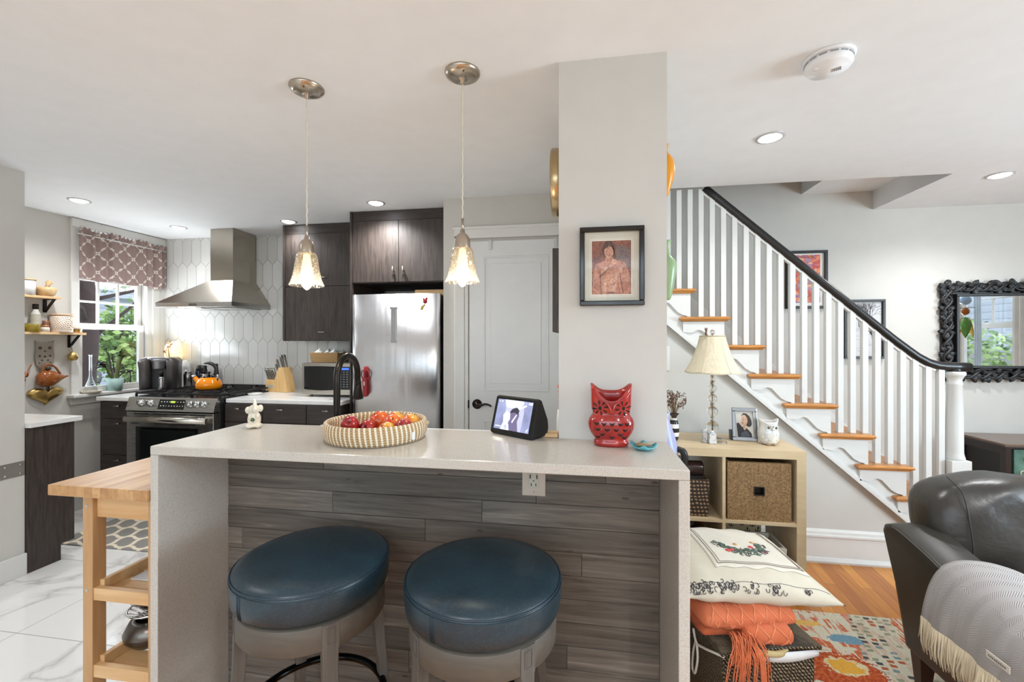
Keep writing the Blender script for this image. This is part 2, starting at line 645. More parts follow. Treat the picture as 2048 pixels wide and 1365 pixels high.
# living-room windows: one seen in the mirror, the rest unseen and added for light
def big_window(name, axis, x, y0, y1, z0, z1, cols=1, rows=1):
    f_ = M()
    d = 0.02
    def bx(a0, a1, c0, c1):
        if axis == 'x':
            f_.box(x - 0.005 - d, x + 0.0, a0, a1, c0, c1, 0.003)
        else:
            f_.box(a0, a1, x - 0.0, x + d, c0, c1, 0.003)
    c = 0.07
    bx(y0 - c, y0, z0 - 0.03, z1 + c); bx(y1, y1 + c, z0 - 0.03, z1 + c); bx(y0 - c, y1 + c, z1, z1 + c); bx(y0 - c - .02, y1 + c + .02, z0 - 0.04, z0)
    o = struct(f_.obj(name, m_white))
    xx = x + (0.05 if axis == 'x' else -0.05)
    zm = (z0 + z1) / 2 + 0.08
    sash('sash', xx + 0.01, y0, y1, zm, z1, 0.045, cols, rows, o, axis=axis)
    sash('sash', xx - 0.0, y0, y1, z0, zm + 0.03, 0.05, 1, 1, o, axis=axis)
    return o
big_window('window_2', 'x', RW, 1.42, 2.18, 0.75, 2.12, 2, 2)
big_window('window_3', 'x', RW, -0.05, 1.30, 0.85, 2.12, 2, 2)
for i, (x0, x1) in enumerate(((-2.6, -1.2), (-1.1, 0.3), (0.4, 1.8))):
    big_window('window_%d' % (4 + i), 'y', -3.0, x0, x1, 0.65, 2.2, 2, 2)
# baseboards
def baseboard(name, pts, h, horiz_dir):
    pass
m = M(); m.box(-3.2, -3.184, -3.0, 2.052, 0, 0.125, 0.003); struct(m.obj('baseboard_front_left', m_white))
m = M(); m.box(-4.0, -3.985, 2.33, 2.93, 0, 0.13, 0.003); struct(m.obj('baseboard_left', m_white))
def molded(y, x0, x1, name):
    m = M()
    prof = [(y, 0.0), (y - 0.03, 0.0), (y - 0.032, 0.012), (y - 0.022, 0.03), (y - 0.016, 0.032), (y - 0.016, 0.15), (y - 0.024, 0.156), (y - 0.024, 0.166),
            (y - 0.014, 0.172), (y - 0.012, 0.186), (y - 0.006, 0.196), (y, 0.2)]
    m.prism([(p[0], p[1]) for p in prof], 'x', x0, x1)
    return struct(m.obj(name, m_white))
molded(2.95, 0.285, 2.3, 'baseboard_stair')
molded(3.64, 2.4, 4.3, 'baseboard_back')
m = M(); m.box(-0.946, -0.80, 2.885, 2.9, 0, 0.13, 0.003); struct(m.obj('baseboard_pantry', m_white))

# ---------------- pantry door: two moulded panels, casing, lever
c_ = M()
c_.box(-0.86, -0.79, 2.872, 2.9, 0, 2.075, 0.004); c_.box(-0.79, -0.765, 2.88, 2.9, 0, 2.05, 0.003)
c_.box(-0.86, -0.085, 2.872, 2.9, 2.055, 2.12, 0.004); c_.box(-0.87, -0.085, 2.866, 2.9, 2.115, 2.135, 0.004)
c_.box(-0.125, -0.085, 2.875, 2.9, 0, 2.055, 0.004)
d1 = struct(c_.obj('door_1', m_white, base=(-0.45, 2.9, 0)))
m_doorwhite = plain('door_paint', (222, 222, 221), 0.35, flat=True)
d_ = M()
DX0, DX1 = -0.757, -0.13
d_.box(DX0, DX1, 2.884, 2.9, 0.01, 2.035, 0.0015)
def door_panel(mm, x0, x1, z0, z1, yf):
    # raised frame and field
    for (a0, a1, b0, b1) in ((x0, x1, z1 - .014, z1), (x0, x1, z0, z0 + .014), (x0, x0 + .014, z0 + .014, z1 - .014), (x1 - .014, x1, z0 + .014, z1 - .014)):
        mm.box(a0, a1, yf - 0.006, yf, b0, b1, 0.003)
    mm.box(x0 + .05, x1 - .05, yf - 0.005, yf, z0 + .05, z1 - .05, 0.004)
door_panel(d_, -0.66, -0.215, 1.02, 1.93, 2.884)
door_panel(d_, -0.66, -0.215, 0.20, 0.825, 2.884)
slab = d_.obj('panel', m_doorwhite, d1)
h_ = M()
h_.lathe([(0.0, 0), (0.032, 0), (0.034, 0.004), (0.030, 0.010), (0.014, 0.013), (0.011, 0.034), (0.0, 0.036)], (-0.702, 2.884, 0.928), 28, (0, -1, 0))
h_.tube(catmull([(-0.702, 2.853, 0.928), (-0.670, 2.850, 0.926), (-0.640, 2.849, 0.934), (-0.612, 2.851, 0.928), (-0.597, 2.853, 0.917)], 6), [0.010 - 0.005 * i / 24 for i in range(25)], 10)
h_.box(-0.7655, -0.757, 2.872, 2.884, 0.90, 0.955, 0.002)
h_.obj('handle', m_bronze, d1)
h_ = M()
for zz in (1.99,):
    h_.box(-0.62, -0.60, 2.872, 2.884, 1.975, 2.04, 0.002); h_.box(-0.18, -0.16, 2.872, 2.884, 1.975, 2.04, 0.002)
h_.obj('over_door_hook', plain('hook_white', (205, 205, 205), 0.35), d1)

# ---------------- ceiling fixtures
def can(x, y, warm=(255, 250, 240), e=22):
    t = thing('recessed_light', (0, 0, 0), 'x', 'ceiling light')
    a_ = M()
    a_.lathe([(0.047, 0.0), (0.0475, -0.004), (0.052, -0.006), (0.062, -0.004), (0.064, 0.0)], (0, 0, 0), 36, caps=(False, False))
    a_.obj('trim_ring', plain('can_trim', (196, 196, 198), 0.3, 0.2), t, base=(0, 0, 0))
    b_ = M()
    b_.lathe([(0.0, -0.016), (0.020, -0.0145), (0.036, -0.010), (0.047, -0.001)], (0, 0, 0), 32, caps=(False, False))
    b_.obj('lens', m_canlens, t, base=(0, 0, 0))
    return t
m_canlens = emis('can_lens_glow', (250, 251, 255), 22)
can_labels = ['recessed ceiling light nearest the left wall, above the wooden shelves', 'recessed ceiling light near the kitchen window corner, left of the range hood',
              'recessed ceiling light between the range hood and the upper cabinet', 'recessed ceiling light in front of the cabinet over the refrigerator',
              'bright recessed ceiling light between the pillar and the smoke alarm, before the stairs', 'recessed ceiling light at the far right beyond the stair opening']
c0 = can(0, 0)
for i, (x, y) in enumerate(CANS):
    cc = c0 if i == 0 else dup(c0)
    cc.location = (x, y, CEIL)
    tag(cc, can_labels[i], 'ceiling light', 'recessed ceiling lights')
for (x, y) in CANS_ADDED:
    cc = dup(c0, loc=(x, y, CEIL), label='added unseen recessed ceiling light on the camera side of the room')
    cc['group'] = 'added recessed ceiling lights behind the view'

# smoke alarm
sx_, sy_ = 0.845, 1.665
t = thing('smoke_alarm', (sx_, sy_, CEIL), 'round white smoke alarm on the ceiling right of the pillar', 'smoke alarm')
m_alarm = plain('alarm_white', (235, 235, 236), 0.4)
a_ = M(); a_.lathe([(0, 0), (0.078, 0), (0.078, -0.007), (0.070, -0.010), (0, -0.010)], (sx_, sy_, CEIL), 48); a_.obj('base_plate', m_alarm, t)
a_ = M(); a_.lathe([(0.066, -0.010), (0.070, -0.018), (0.071, -0.030), (0.064, -0.040), (0.040, -0.045), (0.039, -0.0475), (0, -0.049)], (sx_, sy_, CEIL), 48, caps=(False, True)); a_.obj('cover', m_alarm, t)
a_ = M()
for k in range(14):
    an = 2 * PI * k / 14
    a_.T = Matrix.Translation((sx_, sy_, CEIL)) @ Matrix.Rotation(an, 4, 'Z')
    a_.box(0.0655, 0.0712, -0.011, 0.011, -0.0175, -0.0135)
for k in range(5):
    a_.T = Matrix.Translation((sx_ + 0.018, sy_ - 0.012, CEIL)) @ Matrix.Rotation(R(-25), 4, 'Z')
    a_.box(-0.012 + k * 0.006, -0.0095 + k * 0.006, -0.010, 0.010, -0.0497, -0.047)
a_.T = None
a_.obj('vent_slots', plain('alarm_slot_grey', (150, 150, 152), 0.6), t)
a_ = M(); a_.lathe([(0.0, 0), (0.011, 0), (0.009, -0.003), (0, -0.0035)], (sx_ - 0.045, sy_ - 0.012, CEIL - 0.042), 20); a_.obj('test_button', m_alarm, t)

# ================================================================== STAIRCASE
RUN, RISE = 0.2031, 0.1794
Z1 = 1.691     # top of the tread whose nosing ends at x = 0.71
YF = 2.93
st = thing('staircase', (1.3, 3.28, 0), 'white staircase with oak treads, white balusters and black handrail climbing left', 'staircase')
m_oak = m_wood('oak_tread', (176, 116, 58), (214, 160, 96), 'x', 1.3, 0.35)
def m_nosing():
    a = Mat('oak_tread_varnish', (190, 128, 66), 0.3)
    g = a.noise(a.coord((2, 20, 20)), 3, 6, 0.6, 0.4)
    a.color(a.ramp(g, [(0.28, (158, 98, 42)), (0.7, (214, 150, 82))]))
    return a.m
m_tread = m_nosing()
treads = []
for j in range(-3, 10):
    xr = 0.715 + RUN * j
    zt = Z1 - RISE * j
    xl = xr - 0.302
    treads.append((xl, xr, zt))
# wall under the flight and white stringer following the steps
poly = [(0.285, 0.0), (2.30, 0.0), (2.30, 0.02)]
low = []
m = M()
zl = lambda x: 1.457 - 0.868 * (x - 0.546)          # lower moulded edge of the stringer
xe = 0.546 + 1.457 / 0.868
m.prism([(0.285, 0.0), (xe, 0.0), (0.285, zl(0.285))], 'y', 2.95, 3.0)
struct(m.obj('wall_stair', m_wall))
m = M()
up = []
for (xl, xr, zt) in treads:
    up.append((xr - 0.03 - RUN, zt - 0.03)); up.append((xr - 0.03, zt - 0.03))
up = [p for p in up if p[0] > 0.285]
up = [(0.286, up[0][1])] + up
last = (treads[-1][1] - 0.03, 0.0)
m.prism([(0.286, zl(0.286))] + [(xe, 0.0)] + [last] + list(reversed(up)), 'y', YF + 0.005, 2.955)
m.obj('stringer', m_white, st)
m = M()
for off, d, h in ((0.0, 0.022, 0.022), (0.022, 0.014, 0.012), (0.034, 0.008, 0.010)):
    m.prism([(0.286, zl(0.286) + off), (xe, off), (xe + 0.0, off + h), (0.286, zl(0.286) + off + h)], 'y', YF + 0.005 - d, YF + 0.02)
m.obj('stringer_moulding', m_white, st)
for j, (xl, xr, zt) in enumerate(treads):
    if xr < 0.30 or zt < 0.05:
        continue
    x0 = max(xl, 0.286)
    # tread with rounded nosing and return
    m = M()
    prof = [(0, 0), (0.010, -0.002), (0.016, -0.009), (0.016, -0.014), (0.009, -0.021), (0.004, -0.024), (0.002, -0.030), (-0.012, -0.030)]
    ring = lambda yy: None
    yb = 3.635
    def rect(o):
        return [(x0 - 0.0 - o[0] if xl > 0.286 else x0, YF - 0.02 - o[0], zt + o[1]), (xr - 0.016 + o[0], YF - 0.02 - o[0], zt + o[1]), (xr - 0.016 + o[0], yb, zt + o[1]), (x0 - (o[0] if xl > 0.286 else 0), yb, zt + o[1])]
    # main board only as deep as the step; the return runs left past the riser as a short block
    xb = max(xr - 0.03 - RUN - 0.01, 0.286)
    def rect2(o):
        return [(xb, YF - 0.02 - o[0], zt + o[1]), (xr - 0.016 + o[0], YF - 0.02 - o[0], zt + o[1]), (xr - 0.016 + o[0], yb, zt + o[1]), (xb, yb, zt + o[1])]
    m.rings([rect2(o) for o in prof], True, (True, True), False)
    if xl > 0.2:
        xs = max(xl, 0.286)
        def rect3(o):
            return [(xs + 0.016 - o[0], YF - 0.02 - o[0], zt + o[1]), (xb + 0.001, YF - 0.02 - o[0], zt + o[1]), (xb + 0.001, YF + 0.004, zt + o[1]), (xs + 0.016 - o[0], YF + 0.004, zt + o[1])]
        m.rings([rect3(o) for o in prof], True, (True, True), False)
    m.obj('tread', m_tread, st)
    # riser
    if zt > 0.1:
        m = M(); m.box(xr - 0.042, xr - 0.031, YF + 0.006, 3.635, zt - RISE, zt - 0.031); m.obj('riser', m_white, st)
    # scrolled bracket under the return
    if j >= 1:
        bx0, bx1 = max(xl + 0.024, 0.287), xr - 0.03
        zt2 = zt - 0.031
        W = (xr - 0.03) - (xl + 0.024)
        pr_ = [(0, -0.068), (0.055, -0.070), (0.07, -0.060), (0.095, -0.052), (0.118, -0.060), (0.145, -0.090), (0.17, -0.118), (0.20, -0.136), (0.222, -0.141), (0.232, -0.148), (0.248, -0.158), (0.262, -0.178), (W, -0.179)]
        P_ = [(xl + 0.024 + a0, zt2 + b0) for a0, b0 in pr_ if xl + 0.024 + a0 > 0.287]
        if len(P_) > 2:
            P_ = [(P_[0][0], zt2)] + P_ + [(bx1, zt2)]
            # left piece (under the return) and vertical end board
            m = M(); m.prism(P_, 'y', YF - 0.009, YF + 0.006); m.obj('bracket', m_white, st)
# wall-side skirt board
m = M()
zs = lambda x: Z1 - (x - 0.715) * RISE / RUN + 0.14
m.prism([(0.29, zs(0.29)), (2.25, zs(2.25)), (2.25, zs(2.25) - 0.3), (0.29, zs(0.29) - 0.3)], 'y', 3.622, 3.638)
m.obj('wall_skirt', m_white, st)
# balusters
railz = lambda x: 2.346 - 0.9035 * (x - 0.774)
def rail_center(x):
    if x < 1.86:
        return railz(x)
    pts = [(1.86, railz(1.86)), (1.933, 1.304), (1.985, 1.262), (2.043, 1.225), (2.09, 1.209), (2.126, 1.204), (2.25, 1.2)]
    for (xa, za), (xb_, zb_) in zip(pts, pts[1:]):
        if xa <= x <= xb_:
            return za + (zb_ - za) * (x - xa) / (xb_ - xa)
    return 1.2
for (xl, xr, zt) in treads:
    for off in (-0.160, -0.092, -0.024):
        x = xr + off
        if x < 0.31 or x > 2.12:
            continue
        top = min(rail_center(x) - 0.010, 2.335 if x < 0.80 else 9)
        if x < 0.79:
            top = CEIL if x > 0.285 else CEIL
        m = M(); m.box(x - 0.0155, x + 0.0155, 2.955, 2.986, zt, top - 0.003, 0.0015)
        m.obj('baluster', m_white, st)
# white fillet strip under the rail and the black rail itself
P = [(x, 2.97, rail_center(x)) for x in [0.778 + 0.06 * i for i in range(19)]] + [(1.933, 2.97, 1.304), (1.985, 2.97, 1.262), (2.043, 2.97, 1.227), (2.09, 2.97, 1.211), (2.13, 2.97, 1.206), (2.19, 2.97, 1.204), (2.262, 2.97, 1.202)]
P = [Vector(p) for p in P]
m = M()
sec = [(-0.026, -0.014), (-0.030, 0.0), (-0.026, 0.016), (-0.014, 0.025), (0.0, 0.027), (0.014, 0.025), (0.026, 0.016), (0.030, 0.0), (0.026, -0.014), (0.018, -0.022), (-0.018, -0.022)]
rs = []
for i, p in enumerate(P):
    tt = (P[min(i + 1, len(P) - 1)] - P[max(i - 1, 0)]).normalized()
    nn = Vector((-tt.z, 0, tt.x))
    if nn.z < 0:
        nn = -nn
    rs.append([p + Vector((0, a0, 0)) + nn * b0 for a0, b0 in sec])
m.rings(rs, True, (True, True), True)
a = Mat('rail_black_satin', (26, 24, 24), 0.3); m_rail = a.m
m.obj('handrail', m_rail, st)
m = M()
rs = []
for i, p in enumerate(P[:-3]):
    tt = (P[min(i + 1, len(P) - 1)] - P[max(i - 1, 0)]).normalized()
    nn = Vector((-tt.z, 0, tt.x))
    if nn.z < 0:
        nn = -nn
    rs.append([p + Vector((0, a0, 0)) + nn * b0 for a0, b0 in ((-0.012, -0.034), (0.012, -0.034), (0.012, -0.018), (-0.012, -0.018))])
m.rings(rs, True, (True, True), False)
m.obj('rail_fillet', m_white, st)
# newel
m = M()
nx, ny = 2.188, 2.97
m.box(nx - 0.052, nx + 0.052, ny - 0.052, ny + 0.052, 0.25, 0.655, 0.003)
m.lathe([(0.047, 0.655), (0.047, 0.665), (0.041, 0.69), (0.040, 0.70), (0.0395, 0.9), (0.034, 1.095), (0.037, 1.10), (0.037, 1.108), (0.033, 1.112), (0.034, 1.13), (0.042, 1.148), (0.050, 1.155), (0.050, 1.168), (0.046, 1.176)], (nx, ny, 0), 28)
m.obj('newel_post', m_white, st)
m = M(); m.lathe([(0.03, 1.170), (0.036, 1.176), (0.034, 1.19), (0.03, 1.2)], (nx, ny, 0), 20); m.obj('rail_cap', m_rail, st)

# ================================================================== KITCHEN
m_blackglass = plain('black_glass', (10, 11, 12), 0.06)
m_iron = plain('cast_iron', (26, 26, 28), 0.55, 0.2, bump=(150, 0.2))
m_bar = m_stainless('pull_bar_steel', (150, 142, 130), 0.3, 'x')

def tbar(parent, p, length=0.05, vertical=False, out=0.028):
    """small bar pull on a front facing -y"""
    m = M()
    x, y, z = p
    if vertical:
        m.tube([(x, y - out, z - length / 2), (x, y - out, z + length / 2)], 0.0045, 10)
        for s_ in (-1, 1):
            m.cyl((x, y, z + s_ * length * 0.18), (x, y - out, z + s_ * length * 0.18), 0.0035, n=8)
    else:
        m.tube([(x - length / 2, y - out, z), (x + length / 2, y - out, z)], 0.0045, 10)
        m.cyl((x, y, z), (x, y - out, z), 0.005, n=8)
    return m.obj('handle', m_bar, parent)

# ---- base cabinets
def base_cab(x0, x1, zs, label, hx=None, yf=2.93, yb=3.62, lab_grp='dark base cabinets along the back wall', handle_len=0.05):
    t = thing('base_cabinet', ((x0 + x1) / 2, (yf + yb) / 2, 0), label, 'cabinet', lab_grp)
    m = M(); m.box(x0, x1, yf + 0.02, yb, 0.10, 0.883); m.box(x0, x1, yf + 0.07, yb, 0.0, 0.10); m.obj('body', m_espresso, t)
    for i in range(len(zs) - 1):
        m = M(); m.box(x0 + 0.002, x1 - 0.002, yf, yf + 0.02, zs[i + 1] + 0.002, zs[i] - 0.002, 0.001)
        d = m.obj('drawer' if (len(zs) > 3 or i == 0) else 'door', m_espresso_h, t)
        hz = zs[i] - 0.035 if i < 9 else zs[i]
        tbar(d, (hx if hx is not None else (x0 + x1) / 2, yf, hz), handle_len)
    return t
base_cab(-3.787, -3.487, [0.880, 0.742, 0.455, 0.102], 'narrow dark three-drawer base cabinet left of the range', -3.60, 2.90)
base_cab(-2.69, -2.371, [0.880, 0.742, 0.102], 'dark base cabinet directly right of the range, under the knife block', -2.567)
base_cab(-2.369, -2.009, [0.880, 0.742, 0.102], 'dark base cabinet under the left half of the microwave', -2.206)
base_cab(-2.007, -1.740, [0.880, 0.742, 0.102], 'dark base cabinet beside the refrigerator, behind the faucet', -1.838)
m = M(); m.box(-3.805, -3.482, 2.885, 3.625, 0.884, 0.914, 0.003)
tag(m.obj('countertop', m_whitequartz, base=(-3.64, 3.2, 0.884)), 'short white countertop between the window and the range, under the coffee maker', 'countertop')
m = M(); m.box(-2.695, -1.738, 2.945, 3.625, 0.884, 0.914, 0.003)
tag(m.obj('countertop', m_whitequartz, base=(-2.2, 3.2, 0.884)), 'white countertop between the range and the refrigerator, under the microwave', 'countertop')

# ---- upper cabinets
t = thing('upper_cabinet', (-2.11, 3.5, 1.357), 'dark upper cabinet with two stacked flip-up doors right of the range hood', 'cabinet')
m = M(); m.box(-2.497, -1.738, 3.35, 3.625, 1.357, CEIL - 0.003); m.obj('body', m_espresso, t)
m = M(); m.box(-2.497, -1.738, 3.335, 3.35, 2.258, CEIL - 0.003); m.obj('top_filler', m_espresso_h, t)
for z0, z1, hz, hx in ((1.36, 1.812, 1.43, -2.125), (1.817, 2.255, 1.885, -2.111)):
    m = M(); m.box(-2.475, -1.742, 3.33, 3.35, z0, z1, 0.001); d = m.obj('door', m_espresso, t); tbar(d, (hx, 3.33, hz), 0.06)
m = M(); m.box(-2.497, -2.478, 3.325, 3.62, 1.357, CEIL - 0.003, 0.001); m.obj('side_panel', m_espresso, t)
t = thing('refrigerator_cabinet', (-1.35, 3.35, 0), 'dark tall cabinet with two doors surrounding and above the refrigerator', 'cabinet')
m = M(); m.box(-1.722, -0.972, 3.09, 3.625, 1.795, CEIL - 0.003); m.obj('body', m_espresso, t)
m = M(); m.box(-1.736, -1.722, 3.06, 3.625, 0, CEIL - 0.003, 0.001); m.obj('side_panel', m_espresso, t)
m = M(); m.box(-0.972, -0.950, 2.99, 3.625, 0, CEIL - 0.003, 0.001); m.obj('side_panel', m_espresso, t)
m = M(); m.box(-1.722, -0.972, 3.075, 3.09, 2.263, CEIL - 0.003); m.obj('top_filler', m_espresso_h, t)
for x0, x1, hx in ((-1.720, -1.351, -1.385), (-1.348, -0.974, -1.306)):
    m = M(); m.box(x0, x1, 3.07, 3.09, 1.80, 2.260, 0.001); d = m.obj('door', m_espresso, t); tbar(d, (hx, 3.07, 1.865), 0.09, True)
# boards stored on the refrigerator
bd = m_wood('maple_board', (196, 158, 108), (222, 188, 140), 'x', 1.0)
m = M(); m.box(-1.24, -0.985, 3.11, 3.45, 1.698, 1.742, 0.006)
tag(m.obj('cutting_board', bd, base=(-1.1, 3.3, 1.698)), 'thick wooden cutting board lying on top of the refrigerator', 'cutting board')
m = M(); m.box(-1.62, -1.30, 3.13, 3.45, 1.698, 1.712, 0.004); m.rings([[(-1.60 + d_, 3.14 + d_, 1.712 + d_ * .6), (-1.32 - d_, 3.14 + d_, 1.712 + d_ * .6), (-1.32 - d_, 3.43 - d_, 1.712 + d_ * .6), (-1.60 + d_, 3.43 - d_, 1.712 + d_ * .6)] for d_ in (0, 0.02)], True)
tag(m.obj('baking_tray', m_iron, base=(-1.46, 3.3, 1.698)), 'dark metal tray lying on top of the refrigerator, left of the cutting board', 'tray')

# ---- refrigerator
FX0, FX1, FZ = -1.655, -0.990, 1.694
t = thing('refrigerator', (-1.32, 3.25, 0), 'stainless steel refrigerator between the counter and the pantry door', 'refrigerator')
m = M(); m.box(FX0 + 0.004, FX1 - 0.004, 2.985, 3.60, 0.03, FZ - 0.004, 0.004); m.obj('body', plain('fridge_side', (66, 66, 68), 0.45, 0.4), t)
def bowed(z0, z1):
    m = M()
    N = 20
    prof = []
    for i in range(N + 1):
        u = i / N
        x = FX0 + (FX1 - FX0) * u
        e = min(u, 1 - u)
        y = 2.948 - 0.016 * (1 - (2 * u - 1) ** 2) + (0.010 * max(0, 1 - e / 0.02) ** 2)
        prof.append((x, y))
    poly = prof + [(FX1, 2.984), (FX0, 2.984)]
    m.prism(poly, 'z', z0, z1, smooth=False)
    for f in m.bm.faces:
        if abs(f.normal.z) < 0.5:
            f.smooth = True
    return m
a = Mat('fridge_brushed_steel', (206, 206, 208), 0.2, 1.0)
nn1 = a.noise(a.coord((2.5, 2.5, 420)), 3, 2)
nn2 = a.noise(a.coord((6.0, 6.0, 0.12)), 1.6, 2)
a.rough(a.math('ADD', a.math('MULTIPLY', nn1, 0.10), 0.25))
bm1 = a.n('ShaderNodeBump'); bm1.inputs['Strength'].default_value = 0.35; bm1.inputs['Distance'].default_value = 0.02
a.l(nn2, bm1.inputs['Height'])
bm2 = a.n('ShaderNodeBump'); bm2.inputs['Strength'].default_value = 0.45; bm2.inputs['Distance'].default_value = 0.0005
a.l(nn1, bm2.inputs['Height']); a.l(bm1.outputs[0], bm2.inputs['Normal']); a.l(bm2.outputs[0], a.b.inputs['Normal'])
m_fridge = a.m
m = bowed(0.63, FZ); d = m.obj('upper_door', m_fridge, t)
m = M(); m.tube([(-1.575, 2.93, 0.68), (-1.575, 2.89, 0.70), (-1.575, 2.885, 0.74), (-1.575, 2.885, 0.9)], 0.001, 6) if False else None
m = bowed(0.08, 0.62); d2 = m.obj('freezer_drawer', m_fridge, t)
m = M(); m.tube([(FX0 + .05, 2.94, 0.56), (FX0 + .05, 2.89, 0.56), (FX1 - .05, 2.89, 0.56), (FX1 - .05, 2.94, 0.56)], 0.010, 10); m.obj('handle', m_ssh, d2)
m = M(); m.box(-1.345, -1.300, 2.9305, 2.934, 1.345, 1.585, 0.001); m.box(-1.338, -1.307, 2.9295, 2.9315, 1.36, 1.57, 0.001); m.box(-1.352, -1.293, 2.927, 2.933, 1.585, 1.600, 0.001)  # raised steel plate standing in for a reflection on the door
m.obj('reflection_plate', m_ss, d)
m = M()
for k in range(9):
    m.box(FX0 + .02, FX1 - .02, 2.96, 2.97, 0.035 + k * 0.0045, 0.037 + k * 0.0045)
m.obj('toe_grille', m_iron, t)
# magnet clip, scissors in sheath
t = thing('magnet_clip', (-1.10, 2.94, 1.61), 'red ladybird-like magnet clip with gold figure, top right of the refrigerator door', 'magnet')
m = M(); m.sphere((-1.088, 2.925, 1.635), (0.017, 0.010, 0.016)); m.sphere((-1.078, 2.925, 1.655), (0.010, 0.008, 0.009)); m.sphere((-1.098, 2.925, 1.652), (0.008, 0.008, 0.008)); m.obj('clip', plain('glossy_red', (150, 22, 24), 0.2), t)
m = M(); m.sphere((-1.108, 2.926, 1.598), (0.012, 0.008, 0.013)); m.box(-1.125, -1.103, 2.922, 2.935, 1.575, 1.592, 0.003); m.sphere((-1.095, 2.926, 1.610), (0.008, 0.006, 0.010)); m.obj('figure', m_gold, t)
t = thing('kitchen_scissors', (-1.535, 2.93, 0.955), 'red kitchen scissors in a red sheath on the refrigerator door', 'scissors')
m_red = plain('scissor_red', (158, 24, 34), 0.3)
m = M()
m.prism([(-1.553, 1.085), (-1.519, 1.085), (-1.520, 0.965), (-1.527, 0.957), (-1.541, 0.957), (-1.547, 0.965)], 'y', 2.905, 2.938)
m.obj('sheath', m_red, t)
m = M(); m.sphere((-1.537, 2.904, 1.052), (0.005, 0.004, 0.018)); m.obj('label_window', plain('pale_grey', (200, 196, 194), 0.4), t)
m = M()
for s_, dz in ((-1, 0), (1, 0)):
    cx_ = -1.536 + s_ * 0.016
    m.tube([(cx_ + 0.013 * math.cos(q), 2.918, 1.118 + 0.028 * math.sin(q)) for q in [2 * PI * i / 20 for i in range(20)]], 0.005, 8, True)
m.tube([(-1.536, 2.918, 1.09), (-1.536, 2.918, 1.15), (-1.536, 2.918, 1.175)], [0.012, 0.013, 0.009], 10)
m.obj('handles', m_red, t)

# ---- gas range
RX0, RX1 = -3.475, -2.703
t = thing('gas_range', (-3.09, 3.2, 0), 'stainless steel slide-in gas range with black grates under the hood', 'range')
m = M(); m.box(RX0, RX1, 2.90, 3.615, 0.02, 0.905, 0.003); m.obj('body', plain('range_side', (24, 24, 25), 0.4), t)
m = M(); m.box(RX0 - 0.004, RX1 + 0.004, 2.885, 3.615, 0.906, 0.924, 0.004); m.obj('cooktop', plain('cooktop_enamel', (20, 20, 22), 0.25), t)
cp = M(); cp.prism([(2.868, 0.922), (2.90, 0.924), (2.90, 0.822), (2.838, 0.822)], 'x', RX0, RX1)
cpo = cp.obj('control_panel', m_ssh, t, bev=0.002)
def onpanel(x, z, off=0.0):
    y = 2.838 + (z - 0.822) * 0.3 - off
    return (x, y, z)
m = M(); a0 = onpanel(-3.19, 0.91, .002); b0 = onpanel(-2.965, 0.91, .002); c0_ = onpanel(-2.965, 0.838, .002); d0 = onpanel(-3.19, 0.838, .002)
m.quad(a0, b0, c0_, d0); m.obj('display', m_blackglass, cpo)
m = M()
random.seed(5)
for r_ in range(2):
    for k in range(9):
        x = -3.17 + k * 0.024
        zz = 0.893 - r_ * 0.03
        m.mi = 0
        w_ = random.uniform(0.004, 0.011)
        p = onpanel(x, zz, .003)
        m.quad((x, p[1], zz + .0025), (x + w_, p[1], zz + .0025), (x + w_, p[1] - .001, zz - .0015), (x, p[1] - .001, zz - .0015))
m.obj('display_legends', emis('legend_glow', (210, 215, 205), 0.6), cpo)
m = M(); x = -3.085; m.quad((x, onpanel(x, .9, .004)[1], .900), (x + .035, onpanel(x, .9, .004)[1], .900), (x + .035, onpanel(x, .886, .004)[1], .886), (x, onpanel(x, .886, .004)[1], .886))
m.obj('display_clock', emis('clock_glow', (160, 190, 60), 0.8), cpo)
for x in (-3.345, -3.262, -2.915, -2.855, -2.795):
    m = M()
    nrm = Vector((0, -0.958, 0.287))
    p = Vector(onpanel(x, 0.878))
    m.lathe([(0.027, 0), (0.027, 0.006), (0.022, 0.008), (0.021, 0.026), (0.018, 0.030), (0, 0.030)], p, 24, nrm)
    q = p + nrm * 0.031
    m.box(q.x - 0.005, q.x + 0.005, q.y - 0.006, q.y + 0.006, q.z - 0.018, q.z + 0.018, 0.002)
    m.obj('knob', m_chrome, cpo)
dr = M(); dr.box(RX0 + 0.004, RX1 - 0.004, 2.845, 2.90, 0.27, 0.812, 0.004)
dro = dr.obj('oven_door', m_ssh, t)
m = M(); m.box(-3.385, -2.835, 2.8415, 2.846, 0.36, 0.700, 0.002); m.obj('oven_window', m_blackglass, dro)
m = M(); m.box(-3.35, -2.87, 2.8395, 2.842, 0.40, 0.675, 0.001); m.obj('inner_glass', plain('dark_green_glass', (18, 24, 22), 0.04), dro)
m = M(); m.prism([(2.80, 0.782), (2.795, 0.762), (2.80, 0.742), (2.815, 0.738), (2.82, 0.762), (2.815, 0.786)], 'x', RX0 + 0.03, RX1 - 0.03, True)
for x in (RX0 + .05, RX1 - .05):
    m.box(x - .01, x + .01, 2.81, 2.846, 0.75, 0.776)
m.obj('handle', m_stainless('handle_steel', (205, 200, 190), 0.22, 'x'), dro)
m = M()
for k in range(4):
    m.box(-3.40 + k * 0.165, -3.27 + k * 0.165, 2.8435, 2.848, 0.795, 0.802)
m.box(-3.43, -3.36, 2.8435, 2.848, 0.722, 0.728); m.box(-3.22, -2.86, 2.8435, 2.848, 0.722, 0.728)
m.obj('vent_slots', m_iron, dro)
m = M(); m.box(RX0 + .004, RX1 - .004, 2.85, 2.90, 0.06, 0.262, 0.004); m.obj('storage_drawer', m_ssh, t)
